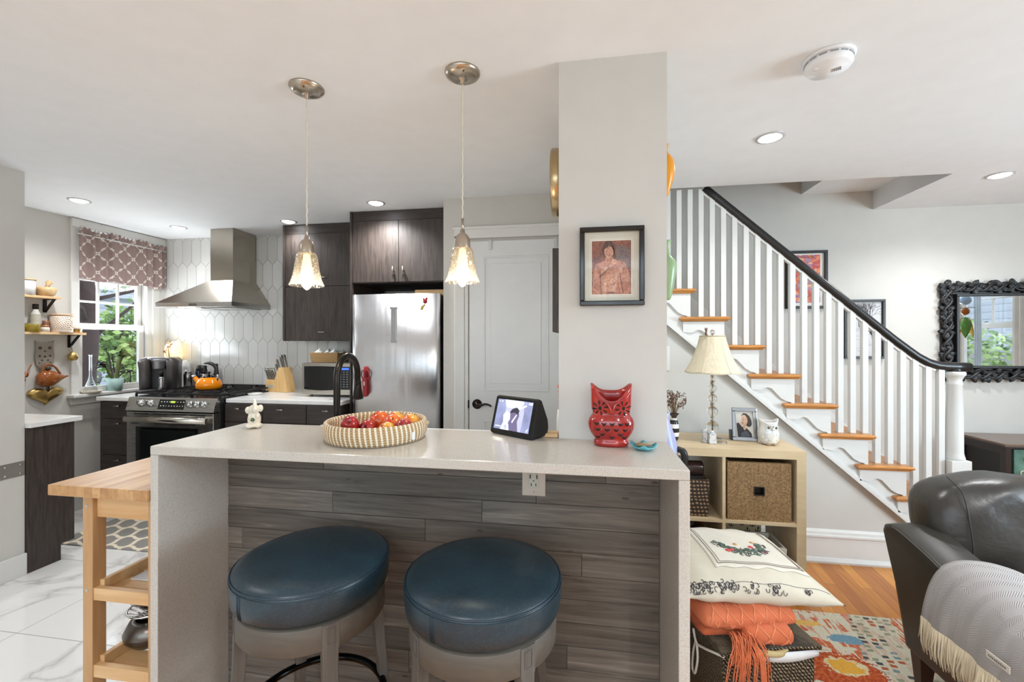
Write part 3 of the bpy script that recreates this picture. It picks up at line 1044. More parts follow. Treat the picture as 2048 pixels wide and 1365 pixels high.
# three cast grates
for k in range(3):
    gx0 = RX0 + 0.012 + k * 0.252
    gx1 = gx0 + 0.246
    m = M()
    y0, y1, z = 2.915, 3.595, 0.948
    for (xa, ya, xb_, yb_) in ((gx0, y0, gx1, y0), (gx0, y1, gx1, y1), (gx0, y0, gx0, y1), (gx1, y0, gx1, y1), (gx0, (y0 + y1) / 2, gx1, (y0 + y1) / 2)):
        m.tube([(xa, ya, z), (xb_, yb_, z)], 0.006, 4, sq=(0.011, 0.012), smooth=False)
    xc = (gx0 + gx1) / 2
    for yc in (y0 + 0.17, y1 - 0.17):
        for an in range(8):
            q = PI / 4 * an
            L = 0.115 if an % 2 == 0 else 0.13
            dx, dy = math.cos(q), math.sin(q)
            if abs(dx) > 0.9:
                L = 0.12
            m.tube([(xc + dx * 0.035, yc + dy * 0.035, z + .001), (xc + dx * L, yc + dy * L, z + .001)], 0.005, 4, sq=(0.008, 0.012), smooth=False)
    for (px_, py_) in ((gx0, y0), (gx1, y0), (gx0, y1), (gx1, y1)):
        m.box(px_ - .006, px_ + .006, py_ - .006, py_ + .006, 0.9245, z)
    m.obj('grate', m_iron, t)
    for yc in (y0 + 0.17, y1 - 0.17):
        m = M(); m.lathe([(0.045, 0.9245), (0.045, 0.932), (0.032, 0.934), (0.032, 0.940), (0.0, 0.941)], (xc, yc, 0), 24); m.obj('burner', m_iron, t)

# ---- hood
t = thing('range_hood', (-3.2, 3.4, 1.645), 'stainless steel pyramid chimney range hood above the range', 'range hood')
HX_0, HX_1, HY0, HY1 = -3.573, -2.843, 3.165, 3.622
m = M(); m.box(HX_0, HX_1, HY0, HY1, 1.645, 1.682, 0.002)
rim = m.obj('rim', m_ssh, t)
m = M()
cx0, cx1, cy0 = -3.212, -2.99, 3.345
m.rings([[(HX_0, HY0, 1.682), (HX_1, HY0, 1.682), (HX_1, HY1, 1.682), (HX_0, HY1, 1.682)], [(cx0 - .006, cy0 - .006, 1.885), (cx1 + .006, cy0 - .006, 1.885), (cx1 + .006, HY1, 1.885), (cx0 - .006, HY1, 1.885)]], True, smooth=False)
m.obj('canopy', m_stainless('hood_steel', (186, 178, 166), 0.24, 'x'), t)
m = M(); m.box(cx0, cx1, cy0, HY1, 1.885, CEIL - 0.002, 0.001); m.obj('chimney', m_stainless('chimney_steel', (186, 178, 166), 0.2, 'x'), t)
m = M(); m.box(-3.245, -3.175, 3.163, 3.166, 1.655, 1.670, 0.0005)
m.obj('control_strip', m_blackglass, rim)
m = M()
for k in range(5):
    m.box(-3.235 + k * 0.012, -3.229 + k * 0.012, 3.1615, 3.1635, 1.660, 1.665)
m.obj('buttons', plain('button_grey', (150, 150, 150), 0.4), rim)
m = M()
for k in range(2):
    m.box(-3.50 + k * 0.33, -3.22 + k * 0.33, 3.26, 3.56, 1.638, 1.645, 0.002)
m.obj('filter', m_ssh, t)
m = M(); m.box(-3.38, -3.24, 3.195, 3.225, 1.640, 1.6455, 0.001); m.obj('lamp', emis('hood_lamp_glow', (255, 250, 235), 3), t)

# ---- kettle
t = thing('kettle', (-3.10, 3.2, 0.955), 'glossy orange whistling kettle on the range grate', 'kettle')
m_orange = plain('orange_enamel', (240, 140, 8), 0.12)
kx, ky, kz = -3.088, 3.2, 0.9555
m = M(); m.lathe([(0.0, 0.0), (0.080, 0.0), (0.092, 0.010), (0.096, 0.035), (0.090, 0.062), (0.072, 0.086), (0.050, 0.098)], (kx, ky, kz), 36)
m.tube(catmull([(kx - 0.075, ky - .01, kz + 0.055), (kx - 0.105, ky - .014, kz + 0.078), (kx - 0.122, ky - .016, kz + 0.098)], 5), [0.026, 0.024, 0.022, 0.021, 0.020, 0.019, 0.018, 0.0175, 0.017, 0.0165, 0.016], 14)
bo = m.obj('body', m_orange, t)
m = M(); m.lathe([(0.052, 0.096), (0.050, 0.104), (0.030, 0.112), (0.010, 0.115), (0.006, 0.125), (0.006, 0.130), (0.015, 0.134), (0.016, 0.142), (0, 0.145)], (kx, ky, kz), 28); m.obj('lid', m_blackglass, t)
m = M(); m.cyl((kx - 0.120, ky - .016, kz + 0.096), (kx - 0.133, ky - .018, kz + 0.112), 0.018, 0.015); m.obj('spout_cap', m_chrome, t)
m = M(); pts = catmull([(kx + 0.075, ky, kz + 0.068), (kx + 0.083, ky, kz + 0.10), (kx + 0.082, ky, kz + 0.125)], 5); m.tube(pts, 0.009, 8); m.obj('bracket', m_chrome, t)
m = M(); pts = catmull([(kx + 0.080, ky, kz + 0.122), (kx + 0.072, ky, kz + 0.165), (kx + 0.045, ky, kz + 0.200), (kx + 0.0, ky, kz + 0.216), (kx - 0.045, ky, kz + 0.212)], 6); m.tube(pts, [0.013] * 6 + [0.014] * 12 + [0.012, 0.011, 0.010, 0.009, 0.008, 0.007, 0.006], 10); m.obj('handle', m_black, t)

# ---- coffee maker
CMB = Matrix.Translation((-3.665, 3.30, 0.9145)) @ Matrix.Rotation(R(36), 4, 'Z')
t = thing('coffee_maker', (-3.665, 3.30, 0.9145), 'grey and black single-cup coffee maker left of the range', 'coffee maker')
gm = plain('slate_grey_plastic', (92, 88, 88), 0.35, 0.3)
cw, cy0_, cy1_, ch = 0.128, -0.13, 0.115, 0.30
def CM():
    m = M(); m.T = CMB; return m
m = CM(); m.box(-cw, cw, cy0_ - .015, cy1_, 0, 0.028, 0.006)
for s_ in (-1, 1):
    m.rings([[(s_ * (cw - e), cy0_ + f, z), (s_ * .060, cy0_ + f, z), (s_ * .060, cy1_, z), (s_ * (cw - e), cy1_, z)] for z, e, f in ((.028, 0, .03), (.20, 0.0, .02), (.265, -.004, .0), (.29, .010, .010), (ch, .03, .04))], True)
m.box(-.061, .061, -.03, cy1_, .028, ch - .012, 0.004)
m.obj('body', gm, t)
m = CM(); m.box(-.058, .058, -.034, -.028, .030, .21); m.box(-.085, .085, cy0_ - .012, cy0_ + .06, .028, .033, .002); m.obj('brew_bay', m_black, t)
m = CM(); m.lathe([(0.040, 0.200), (0.046, 0.208), (0.051, 0.255), (0.055, 0.258), (0.055, 0.280), (0.0, 0.283)], (0, cy0_ + 0.062, 0), 28); m.obj('brew_head', plain('satin_grey', (150, 148, 150), 0.3, 0.5), t)
m = CM(); m.tube(catmull([(-.062, cy0_ + .05, .275), (-.058, cy0_ + .010, .292), (0, cy0_ - .004, .298), (.058, cy0_ + .010, .292), (.062, cy0_ + .05, .275)], 5), 0.0085, 8); m.obj('lift_handle', plain('satin_light_grey', (176, 178, 182), 0.3, 0.4), t)

# ---- decorative lamp in the window corner (translucent panel with dried seed heads)
t = thing('accent_lamp', (-3.80, 3.56, 0.914), 'small lit panel lamp with dried seed heads behind the coffee maker', 'lamp')
a = Mat('glowing_paper', (250, 226, 170), 0.7); a.b.inputs['Emission Color'].default_value = rgb(255, 222, 160)
vz = a.sep(a.coord())
a.b.inputs['Emission Strength'].default_value = 1.1
m = M(); m.lathe([(0.062, 1.19), (0.070, 1.22), (0.066, 1.30), (0.046, 1.345), (0, 1.352)], (-3.80, 3.545, 0), 28); m.obj('shade', a.m, t)
m = M(); m.lathe([(0.05, 0.916), (0.05, 0.925), (0.02, 0.93), (0.012, 1.1), (0.02, 1.19), (0, 1.19)], (-3.80, 3.545, 0), 20); m.obj('stem', m_white, t)
m = M()
random.seed(11)
for k, (tx, tz, h) in enumerate(((-3.775, 1.30, 0.16), (-3.81, 1.265, .1), (-3.75, 1.32, .18), (-3.77, 1.345, .2))):
    m.tube([(-3.765, 3.47, tz - h), (tx, 3.465, tz)], 0.002, 5)
    for q in range(7):
        m.sphere((tx + random.uniform(-.012, .02), 3.465, tz + random.uniform(-.012, .012)), (0.007, 0.005, 0.005), 8, 5)
m.obj('seed_heads', plain('dried_brown', (126, 78, 42), 0.7), t)

# ---- bottles and canisters behind the burners
def bottle(name, prof, x, y, z, mat, label, cat, grp=None, cap=None, capmat=None, extra=None, n=24):
    t = thing(name, (x, y, z), label, cat, grp)
    m = M(); m.lathe(prof, (x, y, z), n); m.obj('body', mat, t)
    if cap:
        m = M(); m.lathe(cap, (x, y, z), n); m.obj('cap', capmat or m_black, t)
    return t
g5 = 'canisters and mills behind the range'
bz = 0.9145
yk = 3.5
bottle('pepper_mill', [(0, 0), (0.024, 0), (0.026, 0.01), (0.018, 0.07), (0.020, 0.12), (0.016, 0.14)], -3.512, 3.165, bz, m_stainless('mill_steel', (170, 170, 172), .2), 'slim steel pepper mill just right of the coffee maker', 'pepper mill', g5, [(0.016, 0.14), (0.014, 0.16), (0.018, 0.17), (0.012, 0.185), (0, 0.187)], m_bronze)
for (x, y, r, h, mat, capm, ch, lab, nm) in (
    (-3.60, 3.50, 0.034, 0.145, 'steel', m_chrome, 0.03, 'squat steel canister with glass lid second from the coffee maker', 'canister'),
    (-3.54, 3.56, 0.030, 0.165, 'blue', m_black, 0.05, 'dark blue thermos with black spout behind the steel canister', 'thermos'),
    (-3.455, 3.53, 0.034, 0.13, 'steel', m_black, 0.075, 'steel travel flask with tall black lid left of the kettle', 'flask'),
    (-3.37, 3.575, 0.022, 0.14, 'brown', m_black, 0.08, 'slim dark bottle closest to the kettle', 'bottle')):
    mm = {'steel': m_ss, 'blue': plain('dark_blue_metal', (40, 52, 74), 0.25, 0.5), 'brown': plain('dark_brown_glass', (44, 30, 22), 0.15)}[mat]
    zb = 0.925 if x > -3.475 else bz
    bottle(nm, [(0, 0), (r, 0), (r, h * .95), (r * .9, h)], x, y, zb, mm, lab, nm, g5, [(r * .9, h), (r * .8, h + 0.02), (r * .62, h + ch * .6), (r * .62, h + ch), (0, h + ch)], capm)
m = M(); m.lathe([(0.0, 0), (0.055, 0), (0.055, 0.004), (0.04, 0.015), (0.042, 0.20), (0.03, 0.255), (0, 0.262)], (-3.69, 3.565, 0.9145), 24)
tag(m.obj('paper_towel_roll', plain('paper_white', (236, 236, 234), 0.85), base=(-3.70, 3.585, 0.9145)), 'white paper roll standing between the coffee maker and the tiled wall', 'paper towel')

# ---- knife block with knives
t = thing('knife_block', (-2.60, 3.45, 0.9145), 'light wooden knife block on the counter right of the range', 'knife block')
m_block = m_wood('block_wood', (206, 164, 104), (228, 190, 134), 'z', 1.0, 0.4)
m = M()
B0 = Matrix.Translation((-2.60, 3.44, 0.9145)) @ Matrix.Rotation(R(-12), 4, 'Z')
m.T = B0
m.prism([(-0.125, 0.0), (0.125, 0.0), (0.075, 0.215), (0.020, 0.212), (-0.030, 0.10)], 'y', -0.045, 0.045)
m.obj('main_block', m_block, t, bev=0.003)
m = M(); m.T = B0
m.box(-0.130, -0.005, -0.046, -0.012, 0.0, 0.105, 0.002); m.obj('steak_tier', m_block, t)
m = M(); m.T = B0; m.box(-0.105, -0.04, -0.0475, -0.0455, 0.035, 0.06); m.obj('badge', plain('badge_grey', (170, 165, 158), 0.4), t)
kn = None
pos = []
for i in range(6):
    pos.append((-0.112 + i * 0.019, -0.03, 0.105, -22, 0.105))
for i, (x, z) in enumerate(((-0.02, 0.13), (0.0, 0.17), (0.02, 0.195), (0.045, 0.208), (0.062, 0.21))):
    pos.append((x, 0.01 - 0.012 * (i % 2), z, -26 + 2 * i, 0.12))
m_kh = m_stainless('knife_steel', (165, 160, 152), 0.22)
for i, (x, y, z, tilt, L) in enumerate(pos):
    lab = 'slim steel steak knife, ' + ('leftmost', 'second from left', 'third from left', 'fourth from left', 'fifth from left', 'rightmost')[i] + ' in the front tier of the knife block' if i < 6 else \
        'larger steel-handled knife, ' + ('lowest', 'second lowest', 'middle one', 'second highest', 'highest')[i - 6] + ' on the sloping top of the knife block'
    T = B0 @ Matrix.Translation((x, y, z)) @ Matrix.Rotation(R(tilt), 4, 'Y')
    base = T @ Vector((0, 0, 0))
    if i in (0, 6):
        kt = thing('knife', (0, 0, 0), lab, 'knife', 'steak knives in the block' if i < 6 else 'cook knives in the block')
        m = M(); m.rings([[(-.0035 * s, -.007 * s, h), (.0035 * s, -.007 * s, h), (.0035 * s, .007 * s, h), (-.0035 * s, .007 * s, h)] for h, s in ((0.0, 1.1), (0.02, 1.0), (L * .6, 1.15), (L * .9, 1.5), (L, 1.1))], True)
        m.obj('handle', m_kh, kt)
        m = M(); m.box(-.001, .001, -.006, .006, -0.05, 0.002); m.obj('blade', m_chrome, kt)
        kn = kt
    else:
        kt = dup(kn, label=lab)
        kt['group'] = 'steak knives in the block' if i < 6 else 'cook knives in the block'
    kt.matrix_world = T
    kt.location = T.to_translation(); kt.rotation_euler = T.to_euler()
m = M(); m.lathe([(0, 0), (0.045, 0), (0.055, 0.012), (0.053, 0.014), (0.04, 0.005), (0, 0.004)], (-2.655, 3.20, 0.9145), 28)
tag(m.obj('spoon_rest', m_whitequartz, base=(-2.655, 3.20, 0.9145)), 'small white dish on the counter in front of the knife block', 'dish')

# ---- microwave
t = thing('microwave', (-1.97, 3.35, 0.914), 'stainless countertop microwave with black door beside the refrigerator', 'microwave')
mx0, mx1, my = -2.205, -1.745, 3.15
m = M(); m.box(mx0, mx1, my + 0.03, 3.55, 0.932, 1.182, 0.006)
for x in (mx0 + .05, mx1 - .05):
    for y in (my + .06, 3.5):
        m.cyl((x, y, 0.9145), (x, y, 0.934), 0.012)
m.obj('casing', m_stainless('microwave_casing', (168, 164, 158), 0.35, 'x'), t)
m = M()
N = 14
prof = [(mx0 + (mx1 - mx0) * i / N, my + 0.0 + 0.012 * ((2 * i / N - 1) ** 2)) for i in range(N + 1)]
m.prism(prof + [(mx1, my + .03), (mx0, my + .03)], 'z', 0.934, 1.180); fo = m.obj('front', m_stainless('microwave_front', (190, 184, 174), 0.3, 'x'), t)
def arc_panel(mm, x0, x1, z0a, z1a, off, bow=0.008):
    for i in range(12):
        u0, u1 = i / 12, (i + 1) / 12
        xa, xb_ = x0 + (x1 - x0) * u0, x0 + (x1 - x0) * u1
        ya = my + 0.012 * ((2 * (xa - mx0) / (mx1 - mx0) - 1) ** 2) - off
        yb_ = my + 0.012 * ((2 * (xb_ - mx0) / (mx1 - mx0) - 1) ** 2) - off
        za, zb_ = bow * (1 - (2 * u0 - 1) ** 2), bow * (1 - (2 * u1 - 1) ** 2)
        mm.quad((xa, ya, z0a - za), (xb_, yb_, z0a - zb_), (xb_, yb_, z1a + za * .4), (xa, ya, z1a + zb_ * .4))
m = M(); arc_panel(m, mx0 + 0.022, mx0 + 0.312, 0.975, 1.155, 0.002); m.obj('door_window', m_blackglass, t)
m = M(); arc_panel(m, mx0 + 0.312, mx1 - 0.018, 0.975, 1.155, 0.002, 0.0); m.obj('keypad', m_black, t)
m = M(); x = mx0 + .335; m.quad((x, my - .0005, 1.146), (x + .075, my + .002, 1.146), (x + .075, my + .002, 1.130), (x, my - .0005, 1.130)); m.obj('clock_display', emis('blue_display', (60, 100, 220), 1.2), t)
m = M()
for r_ in range(7):
    for k in range(3):
        x = mx0 + .338 + k * .026; z = 1.115 - r_ * .019
        w_ = .004 + .006 * ((r_ * 3 + k) % 3) / 2
        m.quad((x, my - .0015, z), (x + w_ + .004, my - .001, z), (x + w_ + .004, my - .001, z - .005), (x, my - .0015, z - .005))
m.obj('key_legends', plain('legend_grey', (170, 170, 172), 0.5), t)

# basket of wrapped jars on the microwave
a = Mat('wicker_tan', (190, 150, 96), 0.6)
w1_ = a.wave(a.coord((1, 1, 1)), 42, 0.6, 1, axis='Z'); w2_ = a.wave(a.coord(), 30, 0, 0, axis='X')
mxw = a.math('MULTIPLY', w1_, a.math('ADD', a.math('MULTIPLY', w2_, 0.5), 0.5))
a.color(a.ramp(mxw, [(0.0, (128, 92, 52)), (0.5, (192, 152, 98)), (1.0, (222, 188, 138))])); a.bump(mxw, 0.8, 0.004)
m_wicker = a.m
def open_basket(name, x0, x1, y0, y1, z0, z1, mat, label, cat='basket', t_=0.008, flare=0.01):
    m = M()
    def rc(e, z):
        return [(x0 - e, y0 - e, z), (x1 + e, y0 - e, z), (x1 + e, y1 + e, z), (x0 - e, y1 + e, z)]
    m.rings([rc(0, z0), rc(flare, z1), rc(flare - t_, z1), rc(-t_, z0 + t_)], True, (True, True), False)
    return tag(m.obj(name, mat, base=((x0 + x1) / 2, (y0 + y1) / 2, z0), bev=0.003), label, cat)
open_basket('wicker_basket', -2.19, -1.96, 3.26, 3.44, 1.183, 1.262, m_wicker, 'low rectangular tan wicker basket on top of the microwave')
random.seed(3)
foil = plain('crinkled_foil', (206, 208, 206), 0.25, 0.5, bump=(50, 0.8)); foil2 = plain('white_net', (216, 218, 214), 0.6, bump=(60, 0.9))
gx = [(-2.15, 3.30, foil2, 'white', 0.034), (-2.08, 3.32, foil, 'silver', 0.032), (-2.015, 3.30, foil, 'silver', 0.034), (-1.985, 3.38, foil, 'silver', 0.030), (-2.12, 3.39, foil2, 'white', 0.034), (-2.055, 3.40, foil2, 'white', 0.032)]
names6 = ['white bundle at the left front of the wicker basket', 'silver crinkled bundle in the middle front of the wicker basket', 'silver crinkled bundle at the right front of the wicker basket',
          'silver crinkled bundle at the right back of the wicker basket', 'white bundle at the left back of the wicker basket', 'white bundle in the middle back of the wicker basket']
for i, (x, y, mt_, cn, r_) in enumerate(gx):
    m = M(); m.sphere((x, y, 1.248), (r_ * 1.1, r_, r_), 16, 10); m.sphere((x + .006, y, 1.248 + r_), (r_ * .3, r_ * .3, r_ * .35), 8, 6)
    for v_ in m.bm.verts:
        v_.co += Vector((random.uniform(-1, 1), random.uniform(-1, 1), random.uniform(-1, 1))) * 0.0025
    tag(m.obj('wrapped_bundle', mt_, base=(x, y, 1.215)), names6[i], 'bundle', 'bundles in the basket on the microwave')
# colourful bag beside microwave
a = Mat('printed_bag', (220, 180, 90), 0.5)
vo = a.voro(a.coord(), 22, out='Color')
a.color(a.mix(0.55, a.ramp(a.sep(vo)[0], [(0.0, (236, 196, 70)), (0.4, (238, 226, 190)), (0.6, (190, 90, 40)), (0.8, (60, 130, 160)), (1, (235, 235, 225))], 'CONSTANT'), (236, 214, 150)))
m = M(); m.rings([[(-2.30 - e, 3.28, z), (-2.225 + e * .3, 3.28, z), (-2.225 + e * .3, 3.42, z), (-2.30 - e, 3.42, z)] for z, e in ((0.9145, 0.0), (0.97, 0.014), (1.05, 0.008), (1.12, -0.004), (1.14, -0.012))], True)
tag(m.obj('snack_bag', a.m, base=(-2.27, 3.35, 0.9145), sub=1), 'yellow and white printed bag squeezed left of the microwave', 'bag')

# ---- faucet (stands behind the bar), lower sink counter behind the bar
t = thing('faucet', (-1.055, 1.75, 0.914), 'dark bronze gooseneck pull-down faucet behind the bar', 'faucet')
fx = -1.053
m = M()
m.lathe([(0.027, 0.915), (0.027, 0.925), (0.020, 0.935)], (fx, 1.75, 0), 24)
pts = [Vector((fx, 1.75, 0.93)), Vector((fx, 1.75, 1.05)), Vector((fx, 1.75, 1.17))]
for i in range(1, 13):
    q = PI * i / 13
    pts.append(Vector((fx, 1.84 - 0.09 * math.cos(q), 1.19 + 0.10 * math.sin(q))))
pts += [Vector((fx - .002, 1.93, 1.18)), Vector((fx - .004, 1.936, 1.15))]
m.tube(pts, 0.0145, 16); m.obj('neck', m_bronze, t)
m = M(); m.tube([(fx - .004, 1.936, 1.165), (fx - .005, 1.938, 1.13), (fx - .006, 1.942, 1.09), (fx - .006, 1.943, 1.08)], [0.016, 0.018, 0.0245, 0.024], 18); m.obj('spray_head', m_bronze, t)
m = M(); m.tube([(fx + .02, 1.75, 0.99), (fx + 0.06, 1.75, 1.0), (fx + .075, 1.75, 1.03)], 0.006, 8); m.obj('lever', m_bronze, t)
m = M(); m.box(-1.36, -0.085, 1.625, 2.12, 0.884, 0.914, 0.003)
tag(m.obj('sink_counter', m_whitequartz, base=(-0.72, 1.87, 0.884)), 'lower white sink counter hidden behind the raised bar, under the faucet', 'countertop')
t = thing('sink_cabinet', (-0.72, 1.87, 0), 'dark sink base cabinet on the kitchen side of the bar', 'cabinet')
m = M(); m.box(-1.355, -0.085, 1.63, 2.08, 0.10, 0.8835); m.obj('body', m_espresso, t)
m = M(); m.box(-1.355, -0.085, 1.63, 2.03, 0.0, 0.10); m.obj('plinth', m_espresso, t)

# ---- left side: short peninsula
t = thing('end_cabinet', (-3.6, 2.17, 0), 'dark end cabinet under the white counter at the far left', 'cabinet')
m = M(); m.prism([(2.053, 0.0), (2.22, 0.0), (2.22, 0.10), (2.292, 0.10), (2.292, 0.848), (2.053, 0.848)], 'x', -3.205, -3.188); m.obj('end_panel', m_espresso, t)
m = M(); m.box(-3.99, -3.205, 2.053, 2.275, 0.10, 0.848); m.box(-3.99, -3.205, 2.053, 2.21, 0, 0.10); m.obj('body', m_espresso_h, t)
m = M(); m.box(-3.985, -3.21, 2.275, 2.292, 0.105, 0.845, 0.001); m.obj('door', m_espresso, t)
m = M(); m.box(-3.999, -3.168, 2.052, 2.325, 0.849, 0.878, 0.003)
tag(m.obj('countertop', m_whitequartz, base=(-3.6, 2.17, 0.849)), 'small white countertop at the far left below the shelves', 'countertop')
# steel strip with screws on the wall at far left
t = thing('metal_wall_strip', (-3.199, 1.7, 0.59), 'grey metal strip screwed across the white wall at the left edge', 'wall strip')
m = M(); m.box(-3.199, -3.196, 0.9, 2.047, 0.578, 0.662, 0.0008); m.obj('strip', plain('weathered_steel', (158, 152, 146), 0.42, 0.6, bump=(30, 0.3)), t)
m = M()
for y in (1.96, 2.028, 1.5, 1.0):
    for z in (0.595, 0.645):
        m.lathe([(0.006, 0), (0.005, 0.002), (0, 0.003)], (-3.196, y, z), 10, (1, 0, 0))
m.obj('screws', m_chrome, t)

# ---- wall shelves on the window wall and things on them
m_shelf = m_wood('shelf_pine', (206, 166, 118), (228, 194, 150), 'y', 1.0, 0.5)
def wall_shelf(y0, y1, z, x1, label, yb_list):
    t = thing('wall_shelf', (-3.99, (y0 + y1) / 2, z), label, 'shelf', 'wooden shelves on the left wall')
    m = M(); m.box(-3.998, x1, y0, y1, z, z + 0.018, 0.002); m.obj('board', m_shelf, t)
    for y in yb_list:
        m = M()
        m.box(-3.998, -3.994, y - .012, y + .012, z - 0.10, z - 0.001)
        m.box(-3.998, x1 - .005, y - .012, y + .012, z - .005, z - .0008)
        m.tube([(-3.996, y, z - 0.097), (x1 - .012, y, z - 0.006)], 0.004, 4, sq=(0.02, 0.004), smooth=False)
        m.obj('bracket', m_blackmetal, t)
    return t
wall_shelf(2.36, 2.72, 1.672, -3.90, 'upper wooden wall shelf holding the mortar', (2.68, 2.42))
wall_shelf(2.36, 2.885, 1.405, -3.895, 'lower wooden wall shelf holding the oil jar and patterned canister', (2.84, 2.42))
S1, S2 = 1.6905, 1.4235
m_mortar = m_wood('mortar_wood', (196, 160, 112), (216, 184, 138), 'z', 1.0, 0.5)
t = thing('mortar_and_pestle', (-3.945, 2.655, S1), 'pale wooden mortar and pestle on the upper shelf', 'mortar')
m = M(); m.lathe([(0, 0), (0.030, 0), (0.046, 0.014), (0.056, 0.045), (0.052, 0.066), (0.045, 0.066), (0.040, 0.03), (0, 0.02)], (-3.942, 2.655, S1), 28); m.obj('bowl', m_mortar, t)
m = M(); m.tube([(-3.945, 2.64, S1 + .03), (-3.945, 2.665, S1 + .085), (-3.945, 2.672, S1 + .105)], [0.012, 0.012, 0.020], 12); m.sphere((-3.945, 2.674, S1 + .105), 0.018, 12, 8); m.obj('pestle', m_mortar, t)
t = thing('canister', (-3.945, 2.53, S1), 'tall white canister with tan lid at the left end of the upper shelf', 'canister')
m = M(); m.lathe([(0, 0), (0.048, 0), (0.048, 0.105), (0, 0.105)], (-3.945, 2.535, S1), 28); m.obj('body', plain('ceramic_white', (230, 230, 228), 0.25), t)
m = M(); m.lathe([(0.052, 0.105), (0.052, 0.114), (0, 0.116)], (-3.945, 2.535, S1), 28); m.obj('lid', m_mortar, t)
t = thing('glass_bottle', (-3.945, 2.60, S2), 'clear bottle with black cap and pale label on the lower shelf', 'bottle')
m = M(); m.lathe([(0, 0), (0.027, 0), (0.028, 0.01), (0.028, 0.13), (0.016, 0.155), (0.014, 0.17)], (-3.96, 2.60, S2), 24); m.obj('glass', plain('cloudy_glass', (206, 206, 198), 0.12), t)
m = M(); m.lathe([(0.017, 0.168), (0.017, 0.205), (0, 0.205)], (-3.96, 2.60, S2), 20); m.obj('cap', m_black, t)
m = M(); m.lathe([(0.0285, 0.07), (0.0285, 0.13)], (-3.96, 2.60, S2), 24, caps=(False, False)); m.lathe([(0.029, 0.125), (0.029, 0.13)], (-3.96, 2.60, S2), 24, caps=(False, False)); m.obj('label', plain('paper_label', (186, 182, 168), 0.6), t)
t = thing('oil_jar', (-3.92, 2.60, S2), 'low glass dish of yellow-green oil at the front of the lower shelf', 'jar')
m = M(); m.lathe([(0, 0), (0.036, 0), (0.038, 0.05), (0, 0.05)], (-3.918, 2.555, S2), 24); m.obj('oil', plain('olive_oil', (176, 150, 24), 0.15), t)
m = M(); m.lathe([(0.040, 0), (0.041, 0.058), (0.038, 0.062)], (-3.918, 2.555, S2), 24, caps=(False, False)); m.obj('glass', m_clear, t)
t = thing('small_jar', (-3.925, 2.655, S2), 'tiny white jar with pink lid between the oil dish and the patterned canister', 'jar')
m = M(); m.lathe([(0, 0), (0.024, 0), (0.024, 0.032), (0.018, 0.036)], (-3.92, 2.632, S2), 20); m.obj('body', plain('cream_jar', (222, 216, 204), 0.3), t)
m = M(); m.lathe([(0.020, 0.036), (0.020, 0.05), (0, 0.052)], (-3.92, 2.632, S2), 20); m.obj('lid', plain('copper_lid', (176, 120, 92), 0.3, 0.6), t)
m = M(); m.lathe([(0, 0), (0.022, 0), (0.023, 0.03), (0.018, 0.07), (0.02, 0.085), (0, 0.09)], (-3.965, 2.665, S2), 20); tag(m.obj('spice_jar', plain('brown_spice', (140, 96, 70), 0.3), base=(-3.965, 2.665, S2)), 'small brown spice jar behind the pink-lidded jar', 'jar')
a = Mat('woven_pattern_ceramic', (222, 206, 190), 0.45)
vv = a.coord((1, 1, 1))
ck = a.wave(a.coord((1, 1, 0.9), (0, 0, 0)), 34, 3.2, 1.5, axis='DIAGONAL'); ck2 = a.wave(a.coord((1, 1, -1.2), (0, 0, R(40))), 34, 3.0, 1, axis='DIAGONAL')
z_ = a.sep(a.coord())[2]
band = a.math('MULTIPLY', a.math('GREATER_THAN', z_, 0.018), a.math('LESS_THAN', z_, 0.115))
a.color(a.mix(a.math('MULTIPLY', band, a.math('GREATER_THAN', a.math('MULTIPLY', ck, ck2), 0.28)), (226, 208, 190), (136, 118, 104)))
t = thing('patterned_canister', (-3.94, 2.745, S2), 'wide cream canister with woven brown pattern at the right end of the lower shelf', 'canister')
m = M(); m.lathe([(0, 0), (0.062, 0), (0.064, 0.006), (0.064, 0.125), (0, 0.126)], (-3.935, 2.745, S2), 36, axis=(0, 0, 1)); m.obj('body', a.m, t, base=(-3.935, 2.745, S2))
m = M(); m.lathe([(0.066, 0.126), (0.066, 0.138), (0.05, 0.142), (0, 0.143)], (-3.935, 2.745, S2), 36); m.obj('lid', plain('tan_lid', (206, 172, 142), 0.45), t)
t = thing('cloth_topped_jar', (-3.945, 2.84, S2), 'small jar with pale cloth tied over its lid at the end of the lower shelf', 'jar')
m = M(); m.lathe([(0, 0), (0.024, 0), (0.024, 0.04), (0, 0.042)], (-3.94, 2.85, S2), 20); m.obj('body', m_gold, t)
m = M(); m.lathe([(0.030, 0.026), (0.025, 0.042), (0.018, 0.056), (0, 0.06)], (-3.94, 2.85, S2), 12); m.obj('cloth', plain('pale_cloth', (226, 218, 200), 0.8), t)
# small black holders at the far left of shelves
for z, lb in ((S1, 'upper'), (S2, 'lower')):
    m = M(); m.prism([(2.40, z), (2.50, z), (2.52, z + .05), (2.40, z + .13)], 'x', -3.99, -3.96)
    tag(m.obj('book_stand', m_black, base=(-3.97, 2.45, z)), 'black angled holder at the left end of the %s wooden shelf' % lb, 'holder')

